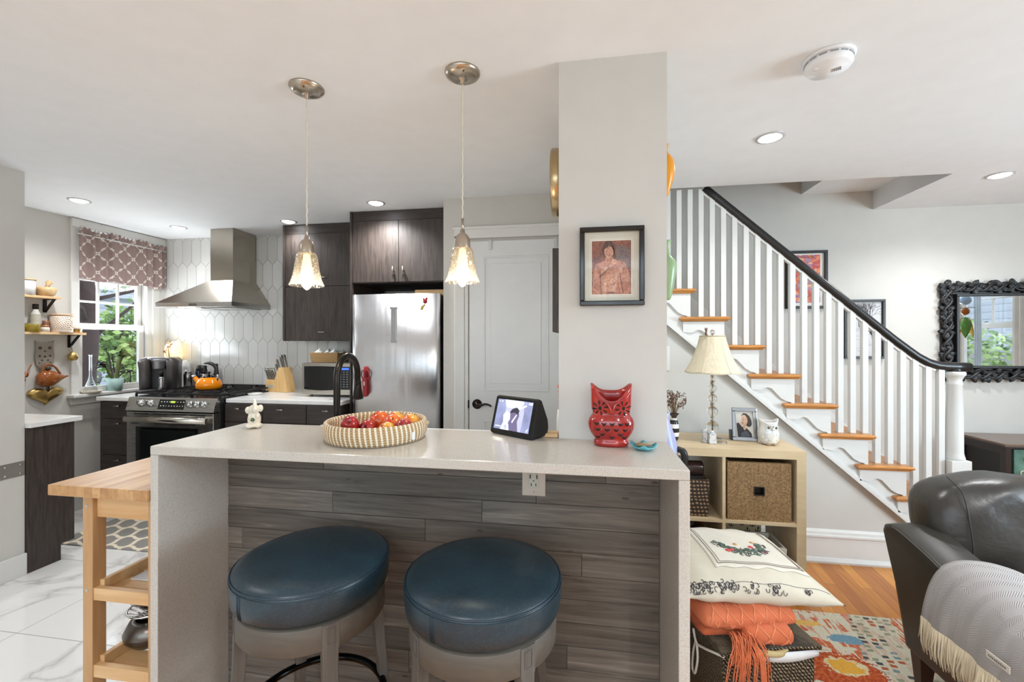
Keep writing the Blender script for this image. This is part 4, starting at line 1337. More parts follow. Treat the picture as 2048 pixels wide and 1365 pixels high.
# ---- wall ornaments
def owl_outline(w, h):
    P_ = [(-0.42, 0.96), (-0.5, 1.0), (-0.46, 0.75), (-0.52, 0.5), (-0.44, 0.2), (-0.2, 0.02), (0.2, 0.02), (0.44, 0.2), (0.52, 0.5), (0.46, 0.75), (0.5, 1.0), (0.42, 0.96), (0.2, 0.93), (-0.2, 0.93)]
    return [(a_ * w, b_ * h) for a_, b_ in P_]
t = thing('owl_trivet', (-3.985, 2.672, 1.13), 'grey pierced metal owl hanging on the wall below the shelves', 'wall ornament')
m = M(); m.prism([(2.672 + p[0], 1.135 + p[1]) for p in owl_outline(0.115, 0.225)], 'x', -3.992, -3.982); m.obj('plate', plain('pewter', (168, 158, 146), 0.45, 0.6, bump=(40, 0.5)), t)
m = M()
for (y, z, r_) in [(-.03, .17, .012), (.03, .17, .012), (0, .145, .007), (-.032, .11, .008), (0, .105, .008), (.032, .11, .008), (-.018, .078, .008), (.018, .078, .008), (-.034, .06, .006), (.034, .06, .006), (0, .045, .007)]:
    m.lathe([(r_, 0), (r_ * .6, 0.0015), (0, 0.0015)], (-3.982, 2.672 + y, 1.135 + z), 10, (1, 0, 0))
m.obj('pierced_pattern', plain('dark_hole', (82, 72, 64), 0.8), t)
t = thing('bird_ornament', (-3.96, 2.70, 1.0), 'brown glazed bird-shaped hanging ornament below the metal owl', 'wall ornament')
m = M()
cy, cz = 2.675, 1.065
pr_ = [(-0.070, 0.015), (-0.060, 0.042), (-0.035, 0.058), (0.0, 0.062), (0.03, 0.055), (0.055, 0.040), (0.08, 0.022), (0.105, 0.010), (0.125, 0.006)]
rs = [[(-3.955 + r_ * .75 * math.cos(q), cy + y_, cz + 0.010 + (0.03 if y_ > 0.07 else 0.0) * ((y_ - 0.07) / 0.05) * .3 + r_ * math.sin(q)) for q in [2 * PI * i / 20 for i in range(20)]] for y_, r_ in pr_]
m.rings(rs, True, (True, True), True)
m.tube(catmull([(-3.955, cy - .045, cz + .045), (-3.955, cy - .03, cz + .10), (-3.955, cy + .0, cz + .115), (-3.955, cy + .04, cz + .095), (-3.955, cy + .075, cz + .04)], 5), 0.007, 8)
m.obj('body', plain('brown_glaze', (146, 82, 36), 0.15), t)
m = M(); m.sphere((-3.952, cy - .005, cz + .085), (0.014, 0.018, 0.014), 12, 8); m.tube([(-3.955, cy, cz - .05), (-3.955, cy + .004, cz - .085)], 0.006, 8); m.obj('knots', plain('dark_cord', (60, 38, 26), 0.5), t)
t = thing('heart_ornament', (-3.97, 2.69, 0.885), 'hammered gold heart hanging on the wall above the small counter', 'wall ornament')
m = M()
N = 40
def heart(s, x):
    out = []
    for i in range(N):
        q = 2 * PI * i / N
        hx_ = 16 * math.sin(q) ** 3
        hz_ = 13 * math.cos(q) - 5 * math.cos(2 * q) - 2 * math.cos(3 * q) - math.cos(4 * q)
        out.append((x, 2.69 + hx_ / 16 * 0.112 * s - 0.010, 0.952 + hz_ / 16 * 0.072 * s))
    return out
m.rings([heart(1.0, -3.995), heart(1.0, -3.985), heart(0.9, -3.974), heart(0.6, -3.966), heart(0.15, -3.963)], True, (True, True), True)
m.obj('heart', m_gold, t)
m = M(); m.tube([(-3.975, 2.683 + 0.018 * math.cos(q), 0.998 + 0.022 * math.sin(q)) for q in [2 * PI * i / 18 for i in range(18)]], 0.0018, 6, True); m.obj('ring', m_chrome, t)
t = thing('brass_bell', (-3.97, 2.835, 1.2), 'small brass bell hanging under the end of the lower shelf', 'bell')
m = M(); m.lathe([(0, -0.075), (0.026, -0.068), (0.034, -0.045), (0.030, -0.025), (0.014, -0.008), (0.008, 0.0), (0, 0.002)], (-3.955, 2.832, 1.275), 24); m.obj('body', m_gold, t)
m = M(); m.tube([(-3.957, 2.832, 1.275), (-3.97, 2.834, 1.315), (-3.99, 2.84, 1.33)], 0.002, 6); m.obj('cord', plain('brown_cord', (120, 90, 60), 0.7), t)
t = thing('copper_hooks', (-3.97, 2.55, 1.0), 'copper wall hook ornament at the far left below the shelves', 'wall ornament')
m = M(); m.box(-3.998, -3.992, 2.515, 2.528, 1.02, 1.20, 0.002); m.tube(catmull([(-3.985, 2.522, 1.03), (-3.975, 2.54, 1.08), (-3.975, 2.56, 1.13), (-3.975, 2.59, 1.195)], 5), 0.004, 8); m.sphere((-3.975, 2.555, 1.115), (0.012, 0.014, 0.022), 12, 8); m.sphere((-3.975, 2.535, 1.075), (0.010, 0.018, 0.014), 12, 8); m.obj('hooks', plain('copper', (196, 130, 96), 0.25, 0.9), t)

# ---- valance
a = Mat('quatrefoil_fabric', (150, 130, 126), 0.85)
# UV-driven trellis: ogee lines built from two shifted sine curves
uvn = a._tc or a.n('ShaderNodeTexCoord'); a._tc = uvn
sp = a.sep(a.coord(kind='UV'))
cols_, rows_ = 5.2, 2.6
uu = a.math('MULTIPLY', sp[0], cols_); vv_ = a.math('MULTIPLY', sp[1], rows_)
def tri(x):
    f = a.math('FRACT', x)
    return a.math('ABSOLUTE', a.math('SUBTRACT', f, 0.5))      # 0..0.5
def cell(ou, ov):
    dx = tri(a.math('ADD', uu, ou)); dy = tri(a.math('ADD', vv_, ov))
    # quatrefoil distance: max of diamond and lobes
    c1 = a.math('SQRT', a.math('ADD', a.math('POWER', dx, 2), a.math('POWER', a.math('SUBTRACT', dy, 0.25), 2)))
    c2 = a.math('SQRT', a.math('ADD', a.math('POWER', a.math('SUBTRACT', dx, 0.25), 2), a.math('POWER', dy, 2)))
    lob = a.math('SUBTRACT', a.math('MINIMUM', c1, c2), 0.17)
    sq = a.math('SUBTRACT', a.math('MAXIMUM', dx, dy), 0.235)
    return a.math('MINIMUM', lob, sq)
d1_ = a.math('MINIMUM', cell(0.0, 0.0), cell(0.5, 0.5))
line = a.math('MULTIPLY', a.math('GREATER_THAN', d1_, 0.0), a.math('LESS_THAN', d1_, 0.05))
a.color(a.mix(line, (150, 128, 124), (222, 212, 202)))
a.bump(a.noise(a.coord(), 500, 2), 0.2, 0.0005)
m_val = a.m
t = thing('valance_curtain', (-3.96, 3.25, 1.85), 'mauve valance with cream trellis pattern hanging over the kitchen window', 'curtain')
m = M()
NU, NV = 160, 22
vy0, vy1 = 2.875, 3.612
vals = []
def vf(u, v):
    y = vy0 + (vy1 - vy0) * u
    fold = 0.5 * math.sin(u * 2 * PI * 9 + 0.6 * math.sin(u * 17)) + 0.35 * math.sin(u * 2 * PI * 15 + 1)
    amp = 0.012 + 0.006 * math.sin(u * 9)
    pinch = math.exp(-((v - 0.87) / 0.05) ** 2)
    x = -3.955 + fold * amp * (1 - 0.3 * pinch) - 0.008 * pinch
    if v > 0.87:
        x += 0.006 * math.sin(u * 2 * PI * 31) + 0.004
    z = 1.855 + 0.008 * math.sin(u * 2 * PI * 3 + 1) + (2.262 - 1.855) * v + 0.010 * (v > 0.95) * math.sin(u * 2 * PI * 22)
    return (x, y, z)
m.grid(vf, NU, NV)
vo_ = m.obj('fabric', m_val, t, recalc=False)
uvl = vo_.data.uv_layers.new(name='UVMap')
for f in vo_.data.polygons:
    for li in f.loop_indices:
        vi = vo_.data.loops[li].vertex_index
        i, j = divmod(vi, NV + 1)
        uvl.data[li].uv = (i / NU, j / NV)
sm = vo_.modifiers.new('s', 'SOLIDIFY'); sm.thickness = 0.002
m = M(); m.cyl((-3.958, 2.87, 2.215), (-3.958, 3.615, 2.215), 0.006); m.obj('rod', m_white, t)

# ---- things on the sill
SZ = 0.9325
t = thing('succulent_pot', (-3.955, 3.14, SZ), 'aqua pot with dark-leaved plant on the kitchen window sill', 'potted plant')
px_, py_ = -3.965, 3.155
m = M(); m.lathe([(0, 0), (0.046, 0), (0.062, 0.105), (0.056, 0.105), (0.052, 0.085), (0, 0.085)], (px_, py_, SZ), 32); m.obj('pot', plain('aqua_glaze', (166, 198, 192), 0.4), t)
m = M(); m.lathe([(0, 0.086), (0.051, 0.088), (0.05, 0.092), (0, 0.094)], (px_, py_, SZ), 20); m.obj('soil', plain('soil', (70, 52, 38), 0.9), t)
m = M()
def leaf(mm, p, d, L, w, mat_i=0, curl=0.2):
    p = Vector(p); d = Vector(d).normalized(); s_ = d.cross(Vector((0, 0, 1)))
    if s_.length < .01:
        s_ = Vector((1, 0, 0))
    s_.normalize(); n_ = s_.cross(d)
    mm.mi = mat_i
    row = []
    K = 5
    for i in range(K + 1):
        u = i / K
        ww = w * math.sin(PI * (0.08 + 0.92 * u) ** 0.8) * 0.5 + 0.0006
        c = p + d * (L * u) - Vector((0, 0, 1)) * curl * L * u * u
        row.append([c - s_ * ww, c + n_ * ww * .35, c + s_ * ww])
    V = [[mm.v(q) for q in r] for r in row]
    for i in range(K):
        for j in range(2):
            mm._f([V[i][j], V[i][j + 1], V[i + 1][j + 1], V[i + 1][j]], True)
random.seed(8)
m.mi = 0
m.tube(catmull([(px_, py_ - .01, SZ + .09), (px_, py_ - .045, SZ + .14), (px_, py_ - .07, SZ + .20), (px_, py_ - .105, SZ + .245)], 5), [0.011] * 8 + [0.008] * 8, 8)
m.tube(catmull([(px_, py_ + .015, SZ + .09), (px_, py_ + .02, SZ + .17), (px_, py_ + .035, SZ + .25), (px_ + .01, py_ + .055, SZ + .30)], 5), [0.014] * 6 + [0.016] * 10, 8)
m.tube(catmull([(px_, py_, SZ + .09), (px_ + .02, py_ + .03, SZ + .13), (px_ + .03, py_ + .06, SZ + .16)], 5), 0.007, 8)
st_ = m.obj('stems', plain('stem_green', (92, 100, 52), 0.6), t)
m = M()
for k in range(26):
    q = random.uniform(0, 2 * PI)
    c = Vector((px_ + random.uniform(-.02, .02), py_ - .10 + random.uniform(-.035, .03), SZ + .225 + random.uniform(-.03, .03)))
    leaf(m, c, (math.cos(q), math.sin(q), random.uniform(-.2, .6)), 0.05, 0.02)
for k in range(18):
    q = random.uniform(0, 2 * PI)
    c = Vector((px_ + .02 + random.uniform(-.02, .02), py_ + .07 + random.uniform(-.03, .05), SZ + .155 + random.uniform(-.015, .015)))
    leaf(m, c, (math.cos(q), math.sin(q), random.uniform(-.1, .4)), 0.05, 0.022)
m.obj('dark_leaves', plain('dark_burgundy_leaf', (40, 30, 34), 0.4), t, solid=0.001)
m = M()
for k in range(8):
    q = random.uniform(0, 2 * PI)
    leaf(m, (px_ + .01, py_ + .05, SZ + .285), (math.cos(q) * .8, math.sin(q) * .8 + .4, .35), 0.06, 0.035)
m.obj('green_leaves', plain('mid_green_leaf', (70, 96, 44), 0.4), t, solid=0.0015)
m = M(); m.lathe([(0, 0), (0.055, 0), (0.068, 0.018), (0.066, 0.020), (0.05, 0.006), (0, 0.005)], (-3.955, 2.965, SZ), 28)
tag(m.obj('shallow_dish', plain('cream_dish', (216, 206, 186), 0.4), base=(-3.955, 2.965, SZ)), 'small cream dish at the left end of the kitchen sill', 'dish')
m = M(); m.lathe([(0.05, 0), (0.052, 0.004), (0.018, 0.10), (0.010, 0.14), (0.010, 0.30), (0.014, 0.31)], (-4.005, 2.995, SZ), 28, caps=(True, False))
tag(m.obj('glass_funnel_vase', m_clear, base=(-4.0, 2.995, SZ)), 'clear glass vase with tall narrow neck standing at the window', 'vase')

# ---- outside the kitchen window
m_bark = plain('dark_bark', (62, 48, 46), 0.9, bump=(14, 0.9))
t = thing('garden_tree', (-6.0, 4.25, -1.0), 'dark tree trunk with branches outside the kitchen window', 'tree')
m = M(); m.tube(catmull([(-6.0, 4.42, -1.2), (-6.02, 4.44, 0.6), (-5.98, 4.46, 1.6), (-6.1, 4.35, 3.2)], 6), [0.105] * 8 + [0.09] * 11, 14)
for k in range(14):
    random.seed(k)
    p0 = Vector((-6.0, 4.45, 1.35 + 0.10 * k))
    pts = [p0]
    d_ = Vector((random.uniform(-.5, .5), random.choice((-1, 1)) * random.uniform(.4, 1), random.uniform(.1, .6)))
    for q in range(6):
        d_ += Vector((random.uniform(-.25, .25), random.uniform(-.2, .2), random.uniform(-.2, .2)))
        pts.append(pts[-1] + d_.normalized() * 0.28)
    m.tube(pts, [0.03, 0.024, 0.02, 0.016, 0.012, 0.009, 0.005], 6)
m.obj('trunk', m_bark, t)
def foliage(center, rad, n, size, seed, mat, parent=None, name='foliage'):
    random.seed(seed)
    m = M()
    for k in range(n):
        u = Vector((random.gauss(0, 1), random.gauss(0, 1), random.gauss(0, 1))).normalized()
        rr = random.uniform(.45, 1)
        c = Vector(center) + Vector((u.x * rad[0], u.y * rad[1], u.z * rad[2])) * rr
        d_ = Vector((random.uniform(-1, 1), random.uniform(-1, 1), random.uniform(-.7, .4))).normalized()
        s_ = d_.orthogonal().normalized()
        s_ = Matrix.Rotation(random.uniform(0, 6), 3, d_) @ s_
        L = size * random.uniform(.6, 1.3)
        m.quad(c, c + d_ * L * .5 + s_ * L * .28, c + d_ * L, c + d_ * L * .5 - s_ * L * .28)
    return m.obj(name, mat, parent, recalc=False, base=None if parent else center)
def leafmat(name, c0, c1):
    a = Mat(name, c0, 0.5)
    a.color(a.ramp(a.rand(), [(0, c0), (1, c1)]))
    return a.m
m_leafA = leafmat('shrub_leaf', (74, 112, 50), (176, 204, 124)); m_leafB = leafmat('tree_leaf', (120, 140, 110), (206, 216, 190))
for i, (c, rd, lab) in enumerate((((-6.75, 5.6, 1.35), (.4, .55, .6), 'green leafy shrub outside the lower kitchen window, beside the trunk'), ((-8.3, 7.3, 1.2), (.8, 1.3, 1.05), 'green leafy shrub further back in the garden outside the kitchen window'))):
    t2 = thing('garden_shrub', (c[0], c[1], -0.6), lab, 'shrub', 'shrubs outside the kitchen window')
    foliage(c, rd, 1500, 0.11, 20 + i, m_leafA, t2)
    m = M()
    for k in range(9):
        random.seed(k + 40)
        m.tube([(c[0], c[1], -0.6), (c[0] + random.uniform(-.3, .3), c[1] + random.uniform(-.4, .4), c[2] - .2), (c[0] + random.uniform(-.4, .4), c[1] + random.uniform(-.6, .6), c[2] + .2)], 0.012, 5)
    m.obj('stems', m_bark, t2)
foliage((-7.2, 5.6, 2.75), (1.3, 2.2, .75), 1200, 0.10, 31, m_leafB, t)
a = Mat('pale_siding', (150, 156, 166), 0.7)
w_ = a.wave(a.coord(), 1.6, 0, 0, axis='Z', prof='SAW')
a.color(a.ramp(w_, [(0, (118, 124, 134)), (0.12, (168, 174, 184)), (1, (176, 182, 192))]))
m = M(); m.box(-11.6, -11.4, 1.0, 13.0, -1.2, 2.4); m.box(-11.8, -11.2, 0.9, 13.1, 2.4, 2.6, 0.02)
tag(m.obj('neighbour_house', a.m, base=(-11.5, 7, -1.2)), 'pale blue-grey sided house wall seen through the kitchen window', 'building')
m = M(); m.box(-11.0, -9.8, 4.6, 8.6, -0.5, 0.35, 0.25); m.box(-10.8, -10.0, 5.2, 7.8, 0.35, 0.85, 0.2)
tag(m.obj('parked_car', plain('dark_purple_car', (58, 52, 78), 0.25), base=(-9.3, 6.6, -0.5)), 'dark car body low behind the window plants', 'car')
m = M(); m.box(-30, -4.15, -10, 30, -1.25, -1.2); m.box(4.45, 30, -20, 20, -1.25, -1.2); m.box(-30, 30, -30, -3.15, -1.25, -1.2)
struct(m.obj('outdoor_ground', plain('outdoor_paving', (132, 134, 128), 0.9)))
m = M(); m.box(11.0, 11.3, -16, 2, -1.2, 4.2); tag(m.obj('neighbour_house', a.m, base=(11, -7, -1.2)), 'pale sided house across the garden, reflected in the mirror', 'building')
m = M(); m.box(8.0, 8.2, -8, 6, -1.2, 1.15); tag(m.obj('garden_wall', plain('grey_block_wall', (150, 150, 148), 0.8), base=(8.1, 1, -1.2)), 'grey block garden wall outside the right window, reflected in the mirror', 'wall')
t2 = thing('garden_shrub', (6.6, -1.6, -1.0), 'green shrub outside the right window, reflected in the mirror', 'shrub')
foliage((6.6, -1.6, 1.0), (.6, 1.0, .8), 1100, 0.12, 77, m_leafA, t2)

# ---- kitchen rug
a = Mat('trellis_runner', (150, 146, 138), 0.9)
sp = a.sep(a.coord())
w_a = a.math('ADD', a.math('MULTIPLY', sp[1], 8.0), a.math('MULTIPLY', a.math('SINE', a.math('MULTIPLY', sp[0], 44)), 0.10))
l1 = a.math('LESS_THAN', a.math('ABSOLUTE', a.math('SUBTRACT', a.math('FRACT', w_a), 0.5)), 0.09)
w_b = a.math('ADD', a.math('MULTIPLY', sp[0], 7.0), a.math('MULTIPLY', a.math('SINE', a.math('MULTIPLY', sp[1], 50)), 0.07))
l2 = a.math('LESS_THAN', a.math('ABSOLUTE', a.math('SUBTRACT', a.math('FRACT', w_b), 0.5)), 0.10)
a.color(a.mix(a.math('MAXIMUM', l1, l2), (138, 134, 128), (226, 212, 188)))
a.bump(a.noise(a.coord(), 200, 2), 0.5, 0.002)
m = M(); m.box(-3.50, -1.80, 2.385, 2.845, 0.0005, 0.008, 0.003)
tag(m.obj('kitchen_runner', a.m, base=(-2.6, 2.6, 0)), 'grey kitchen runner with cream trellis pattern on the marble floor before the range', 'rug')

# ---- clock and dark board on the kitchen side of the partition
t = thing('wall_clock', (-0.11, 2.03, 2.1), 'round brass-rimmed disc seen edge-on at the left side of the pillar', 'wall clock')
brass = plain('brushed_brass', (196, 172, 132), 0.25, 1.0)
m = M(); m.lathe([(0.0, 0), (0.150, 0), (0.155, 0.006), (0.155, 0.052), (0.150, 0.058), (0.14, 0.05)], (-0.081, 2.06, 2.10), 48, (-1, 0, 0), caps=(True, False)); m.obj('rim', brass, t)
m = M(); m.lathe([(0.0, 0.049), (0.14, 0.049)], (-0.081, 2.06, 2.10), 48, (-1, 0, 0), caps=(False, False)); m.obj('face', plain('clock_face', (232, 228, 218), 0.5), t)
m = M(); m.box(-0.133, -0.131, 2.055, 2.064, 2.10, 2.19); m.box(-0.133, -0.131, 2.06, 2.12, 2.096, 2.104); m.obj('hands', m_black, t)
m = M(); m.box(-0.146, -0.081, 2.20, 2.55, 1.403, 1.826, 0.002)
tag(m.obj('wall_cabinet', m_espresso, base=(-0.11, 2.37, 1.4)), 'narrow dark wall cabinet seen edge-on left of the pillar, in front of the door', 'cabinet')
m = M(); m.box(-0.30 + .155, -0.083, 1.545, 1.60, 1.0145, 1.028, 0.003)
tag(m.obj('wooden_board', bd, base=(-0.11, 1.57, 1.0145)), 'corner of a light wooden board on the bar beside the pillar base', 'board')
t = thing('flower_sprig', (-0.1, 1.75, 0.915), 'slim vase of orange flowers just showing behind the left edge of the pillar', 'flowers')
m = M(); m.lathe([(0, 0), (0.016, 0), (0.017, 0.12), (0.012, 0.16)], (-0.086, 1.80, 0.9145), 16); m.obj('vase', plain('ceramic_white', (230, 230, 228), 0.25), t)
m = M(); random.seed(2)
for k in range(4):
    m.tube([(-0.086, 1.80, 1.06), (-0.086 + random.uniform(-.004, .004), 1.80, 1.12 + .02 * k)], 0.0015, 5)
m.obj('stems', plain('stem_green', (92, 100, 52), 0.6), t)
m = M()
for k in range(6):
    m.sphere((-0.090 + random.uniform(-.006, .010), 1.80 + random.uniform(-.01, .01), 1.09 + .02 * k), 0.009, 8, 6)
m.obj('blossoms', plain('orange_petal', (214, 112, 40), 0.6), t)

# ================================================================== BAR
BX0, BX1, BY0, BZ = -1.391, 0.284, 1.214, 1.014
t = thing('breakfast_bar', (-0.55, 1.4, 0), 'waterfall breakfast bar of pale speckled quartz with grey plank front', 'breakfast bar')
m = M()
m.prism([(BX0, BY0), (BX1, BY0), (BX1, 1.5385), (-0.0815, 1.5385), (-0.0815, 1.622), (BX0, 1.622)], 'z', BZ - 0.029, BZ)
m.obj('top', m_quartz, t, bev=0.003)
m = M(); m.box(BX0, BX0 + 0.029, BY0 + .0005, 1.62, 0, BZ - 0.0292); m.obj('waterfall_panel', m_quartz, t, bev=0.002)
m = M(); m.box(BX1 - 0.029, BX1, BY0 + .0005, 1.538, 0, BZ - 0.0292); m.obj('waterfall_panel', m_quartz, t, bev=0.002)
m = M(); m.box(BX0 + 0.03, -0.0815, 1.512, 1.618, 0, BZ - 0.0295); m.box(-0.0815, BX1 - .03, 1.512, 1.538, 0, BZ - 0.0295); m.obj('backing', plain('backing_board', (70, 64, 60), 0.8), t)
# reclaimed planks
a = Mat('grey_planks', (128, 122, 114), 0.62)
rnd = a.rand()
v0 = a.coord((1.3, 10, 26))
off = a.n('ShaderNodeVectorMath', operation='ADD')
cmb = a.n('ShaderNodeCombineXYZ')
a.l(a.math('MULTIPLY', rnd, 37.0), cmb.inputs[0]); a.l(a.math('MULTIPLY', rnd, 11.0), cmb.inputs[2])
a.l(v0, off.inputs[0]); a.l(cmb.outputs[0], off.inputs[1])
g1 = a.noise(off.outputs[0], 1.6, 7, 0.62, 1.2)
g2 = a.noise(off.outputs[0], 6.0, 4, 0.6)
base_ = a.ramp(rnd, [(0.0, (96, 91, 86)), (0.3, (136, 130, 124)), (0.6, (112, 106, 100)), (0.85, (146, 141, 134)), (1.0, (104, 98, 92))])
gr = a.ramp(g1, [(0.28, (72, 68, 64)), (0.45, (132, 128, 122)), (0.6, (160, 156, 150)), (0.75, (214, 210, 204))])
col = a.mix(0.85, base_, gr, 'OVERLAY')
col = a.mix(a.math('MULTIPLY', a.math('GREATER_THAN', g2, 0.62), 0.3), col, (86, 78, 70))
kn_ = a.voro(a.coord((2.6, 1, 7)), 2.3)
knot = a.math('LESS_THAN', kn_, 0.075)
col = a.mix(a.math('MULTIPLY', knot, 0.75), col, (66, 56, 48))
a.color(col); a.bump(g1, 0.2, 0.002)
m_plank = a.m
joints = {0: [-0.956, 0.08], 1: [-0.156], 2: [-0.92, -0.348], 3: [-0.558], 4: [-1.30, 0.0], 5: [-0.70], 6: [-1.02, -0.25], 7: [-0.45], 8: [-1.1, -0.05], 9: [-0.62], 10: [-0.9, -0.2], 11: [-0.5], 12: [-1.0]}
m = M()
PXa, PXb = BX0 + 0.0295, BX1 - 0.0295
ztop = BZ - 0.030
rows = [(ztop, 0.875)] + [(0.875 - 0.0803 * k, 0.875 - 0.0803 * (k + 1)) for k in range(10)] + [(0.875 - 0.0803 * 10, 0.0)]
for r_, (za, zb_) in enumerate(rows):
    xs = [PXa] + joints.get(r_, []) + [PXb]
    for x0, x1 in zip(xs, xs[1:]):
        random.seed(int(x0 * 1000) + r_)
        m.box(x0 + 0.0006, x1 - 0.0006, 1.499 + random.uniform(0, .0012), 1.512, zb_ + 0.0008, za - 0.0008, 0.0008)
m.obj('plank_cladding', m_plank, t)
# outlet
t = thing('power_outlet', (-0.163, 1.499, 0.87), 'beige power outlet with USB ports under the bar top', 'outlet')
m_alm = plain('almond_plastic', (196, 184, 170), 0.45)
m = M(); m.box(-0.204, -0.123, 1.4935, 1.4985, 0.822, 0.945, 0.002); m.obj('plate', m_alm, t)
m = M(); m.box(-0.182, -0.146, 1.4915, 1.494, 0.851, 0.915, 0.001); ins = m.obj('receptacle', plain('almond_insert', (190, 186, 174), 0.4), t)
m = M()
for z in (0.889, 0.868):
    pass
for x, z, w_, h in ((-.1755, .889, .0042, .014), (-.1525, .889, .0042, .014), (-.172, .8615, .003, .010), (-.156, .8615, .003, .010), (-.172, .905, .003, .010), (-.156, .905, .003, .010)):
    m.box(x - w_ / 2, x + w_ / 2, 1.4908, 1.4918, z - h / 2, z + h / 2)
m.lathe([(0.0028, 0), (0.0, 0.0008)], (-0.164, 1.4916, 0.8745), 10, (0, -1, 0)); m.lathe([(0.002, 0), (0.0, 0.0008)], (-0.163, 1.4937, 0.836), 8, (0, -1, 0))
m.obj('slots', m_black, ins)

# ---- stools
a = Mat('teal_leather', (30, 48, 58), 0.4, Specular_IOR_Level=0.5)
n1 = a.noise(a.coord(), 7, 5, 0.6); n2 = a.noise(a.coord((1, 1, 1)), 60, 4, 0.6, 2.0); n3 = a.voro(a.coord(), 240, 'DISTANCE_TO_EDGE')
c1 = a.ramp(n1, [(0.3, (22, 40, 49)), (0.7, (35, 55, 66))])
a.color(a.mix(a.math('MULTIPLY', a.math('LESS_THAN', a.math('ABSOLUTE', a.math('SUBTRACT', n2, 0.5)), 0.008), 0.3), c1, (96, 118, 122)))
a.rough(a.math('ADD', a.math('MULTIPLY', n2, 0.14), 0.27)); a.bump(n3, 0.15, 0.0006)
m_teal = a.m
m_teald = plain('teal_piping', (28, 48, 60), 0.4)
m_greywood = m_wood('grey_washed_wood', (70, 66, 62), (98, 93, 87), 'z', 1.6, 0.55, bump=0.2)
m_greywood_h = m_wood('grey_washed_wood_band', (74, 68, 61), (92, 85, 76), 'x', 0.8, 0.55, bump=0.1)
def make_stool():
    t = thing('bar_stool', (0, 0, 0), 'x', 'stool')
    SR, ST = 0.220, 0.70
    m = M()
    prof = [(0, ST - 0.085), (SR - 0.014, ST - 0.085), (SR - 0.004, ST - 0.076), (SR, ST - 0.05), (SR, ST - 0.014), (SR - 0.003, ST - 0.004), (SR - 0.008, ST + 0.003), (SR - 0.03, ST + 0.013), (SR - 0.08, ST + 0.021), (0.06, ST + 0.025), (0, ST + 0.026)]
    m.lathe(prof, (0, 0, 0), 96)
    cu = m.obj('seat_cushion', m_teal, t, base=(0, 0, 0))
    m = M()
    m.tube([((SR - .002) * math.cos(q), (SR - .002) * math.sin(q), ST - 0.0035) for q in [2 * PI * i / 96 for i in range(96)]], 0.0026, 8, True)
    m.tube([((SR + .0002) * math.cos(q), (SR + .0002) * math.sin(q), ST - 0.011) for q in [2 * PI * i / 96 for i in range(96)]], 0.0011, 6, True)
    for q0 in (R(-112), R(68), R(158)):
        for dq in (-0.030, -0.018, 0.0, 0.018, 0.030):
            q = q0 + dq
            m.tube([((SR + .0003) * math.cos(q), (SR + .0003) * math.sin(q), ST - 0.012), ((SR + .0003) * math.cos(q), (SR + .0003) * math.sin(q), ST - 0.055), ((SR - .004) * math.cos(q), (SR - .004) * math.sin(q), ST - 0.077)], 0.0010, 5)
    m.obj('piping', m_teald, cu, base=(0, 0, 0))
    m = M(); m.lathe([(0, 0.603), (0.185, 0.603), (0.185, 0.616), (0, 0.616)], (0, 0, 0), 48); m.obj('swivel_plate', m_black, t, base=(0, 0, 0))
    m = M()
    zt, zb_ = 0.605, 0.535
    m.lathe([(0.176, zt), (0.205, zt), (0.207, zt - 0.003), (0.207, zb_ + 0.003), (0.205, zb_), (0.176, zb_), (0.176, zt)], (0, 0, 0), 96, caps=(False, False))
    m.obj('apron', m_greywood_h, t, base=(0, 0, 0))
    for an in (-45, 45, 135, 225):
        m = M()
        q = R(an)
        # proud joint block with an incised rectangle
        def cyl_patch(r, a0, a1, z0, z1, n=6):
            rr0 = [(r * math.cos(q + a_), r * math.sin(q + a_)) for a_ in [a0 + (a1 - a0) * i / n for i in range(n + 1)]]
            ri = [((r - .02) * math.cos(q + a_), (r - .02) * math.sin(q + a_)) for a_ in [a1 + (a0 - a1) * i / n for i in range(n + 1)]]
            m.prism(rr0 + ri, 'z', z0, z1)
        cyl_patch(0.2085, -0.105, 0.105, zb_ - 0.003, zt - 0.001)
        r = 0.2098
        for (a0, a1, z0, z1) in ((-.055, .055, .590, .5925), (-.055, .055, .5495, .552), (-.055, -.048, .5495, .5925), (.048, .055, .5495, .5925)):
            cyl_patch(r, a0, a1, z0, z1, 3)
        m.obj('joint_block', m_greywood, t, base=(0, 0, 0))
    for an in (-45, 45, 135, 225):
        q = R(an)
        c, s = math.cos(q), math.sin(q)
        m = M()
        rs = []
        for z, r0, w_, d_ in ((0.604, 0.172, 0.041, 0.034), (0.54, 0.174, 0.041, 0.034), (0.46, 0.178, 0.039, 0.032), (0.36, 0.186, 0.036, 0.030), (0.24, 0.200, 0.033, 0.029), (0.12, 0.222, 0.032, 0.028), (0.0, 0.252, 0.032, 0.028)):
            P_ = []
            for (rr, tt) in ((r0, -w_ / 2), (r0 + d_, -w_ / 2), (r0 + d_, w_ / 2), (r0, w_ / 2)):
                P_.append((rr * c - tt * s, rr * s + tt * c, z))
            rs.append(P_)
        m.rings(rs, True, (True, True), False)
        m.obj('leg', m_greywood, t, base=(0, 0, 0), bev=0.0025)
    m = M()
    m.tube([(0.205 * math.cos(q), 0.205 * math.sin(q), 0.245) for q in [2 * PI * i / 64 for i in range(64)]], 0.0115, 12, True)
    m.obj('foot_ring', plain('gloss_black_metal', (10, 10, 11), 0.15, 0.7), t, base=(0, 0, 0))
    m = M(); m.tube([(0.1, 0.1, 0.55), (-0.1, -0.1, 0.55)], 0.001, 4); m.lathe([(0.02, 0.44), (0.03, 0.45), (0.03, 0.60)], (0, 0, 0), 16); m.obj('swivel_hub', m_black, t, base=(0, 0, 0))
    return t
s1 = make_stool()
s1.location = (-0.806, 1.214, 0)
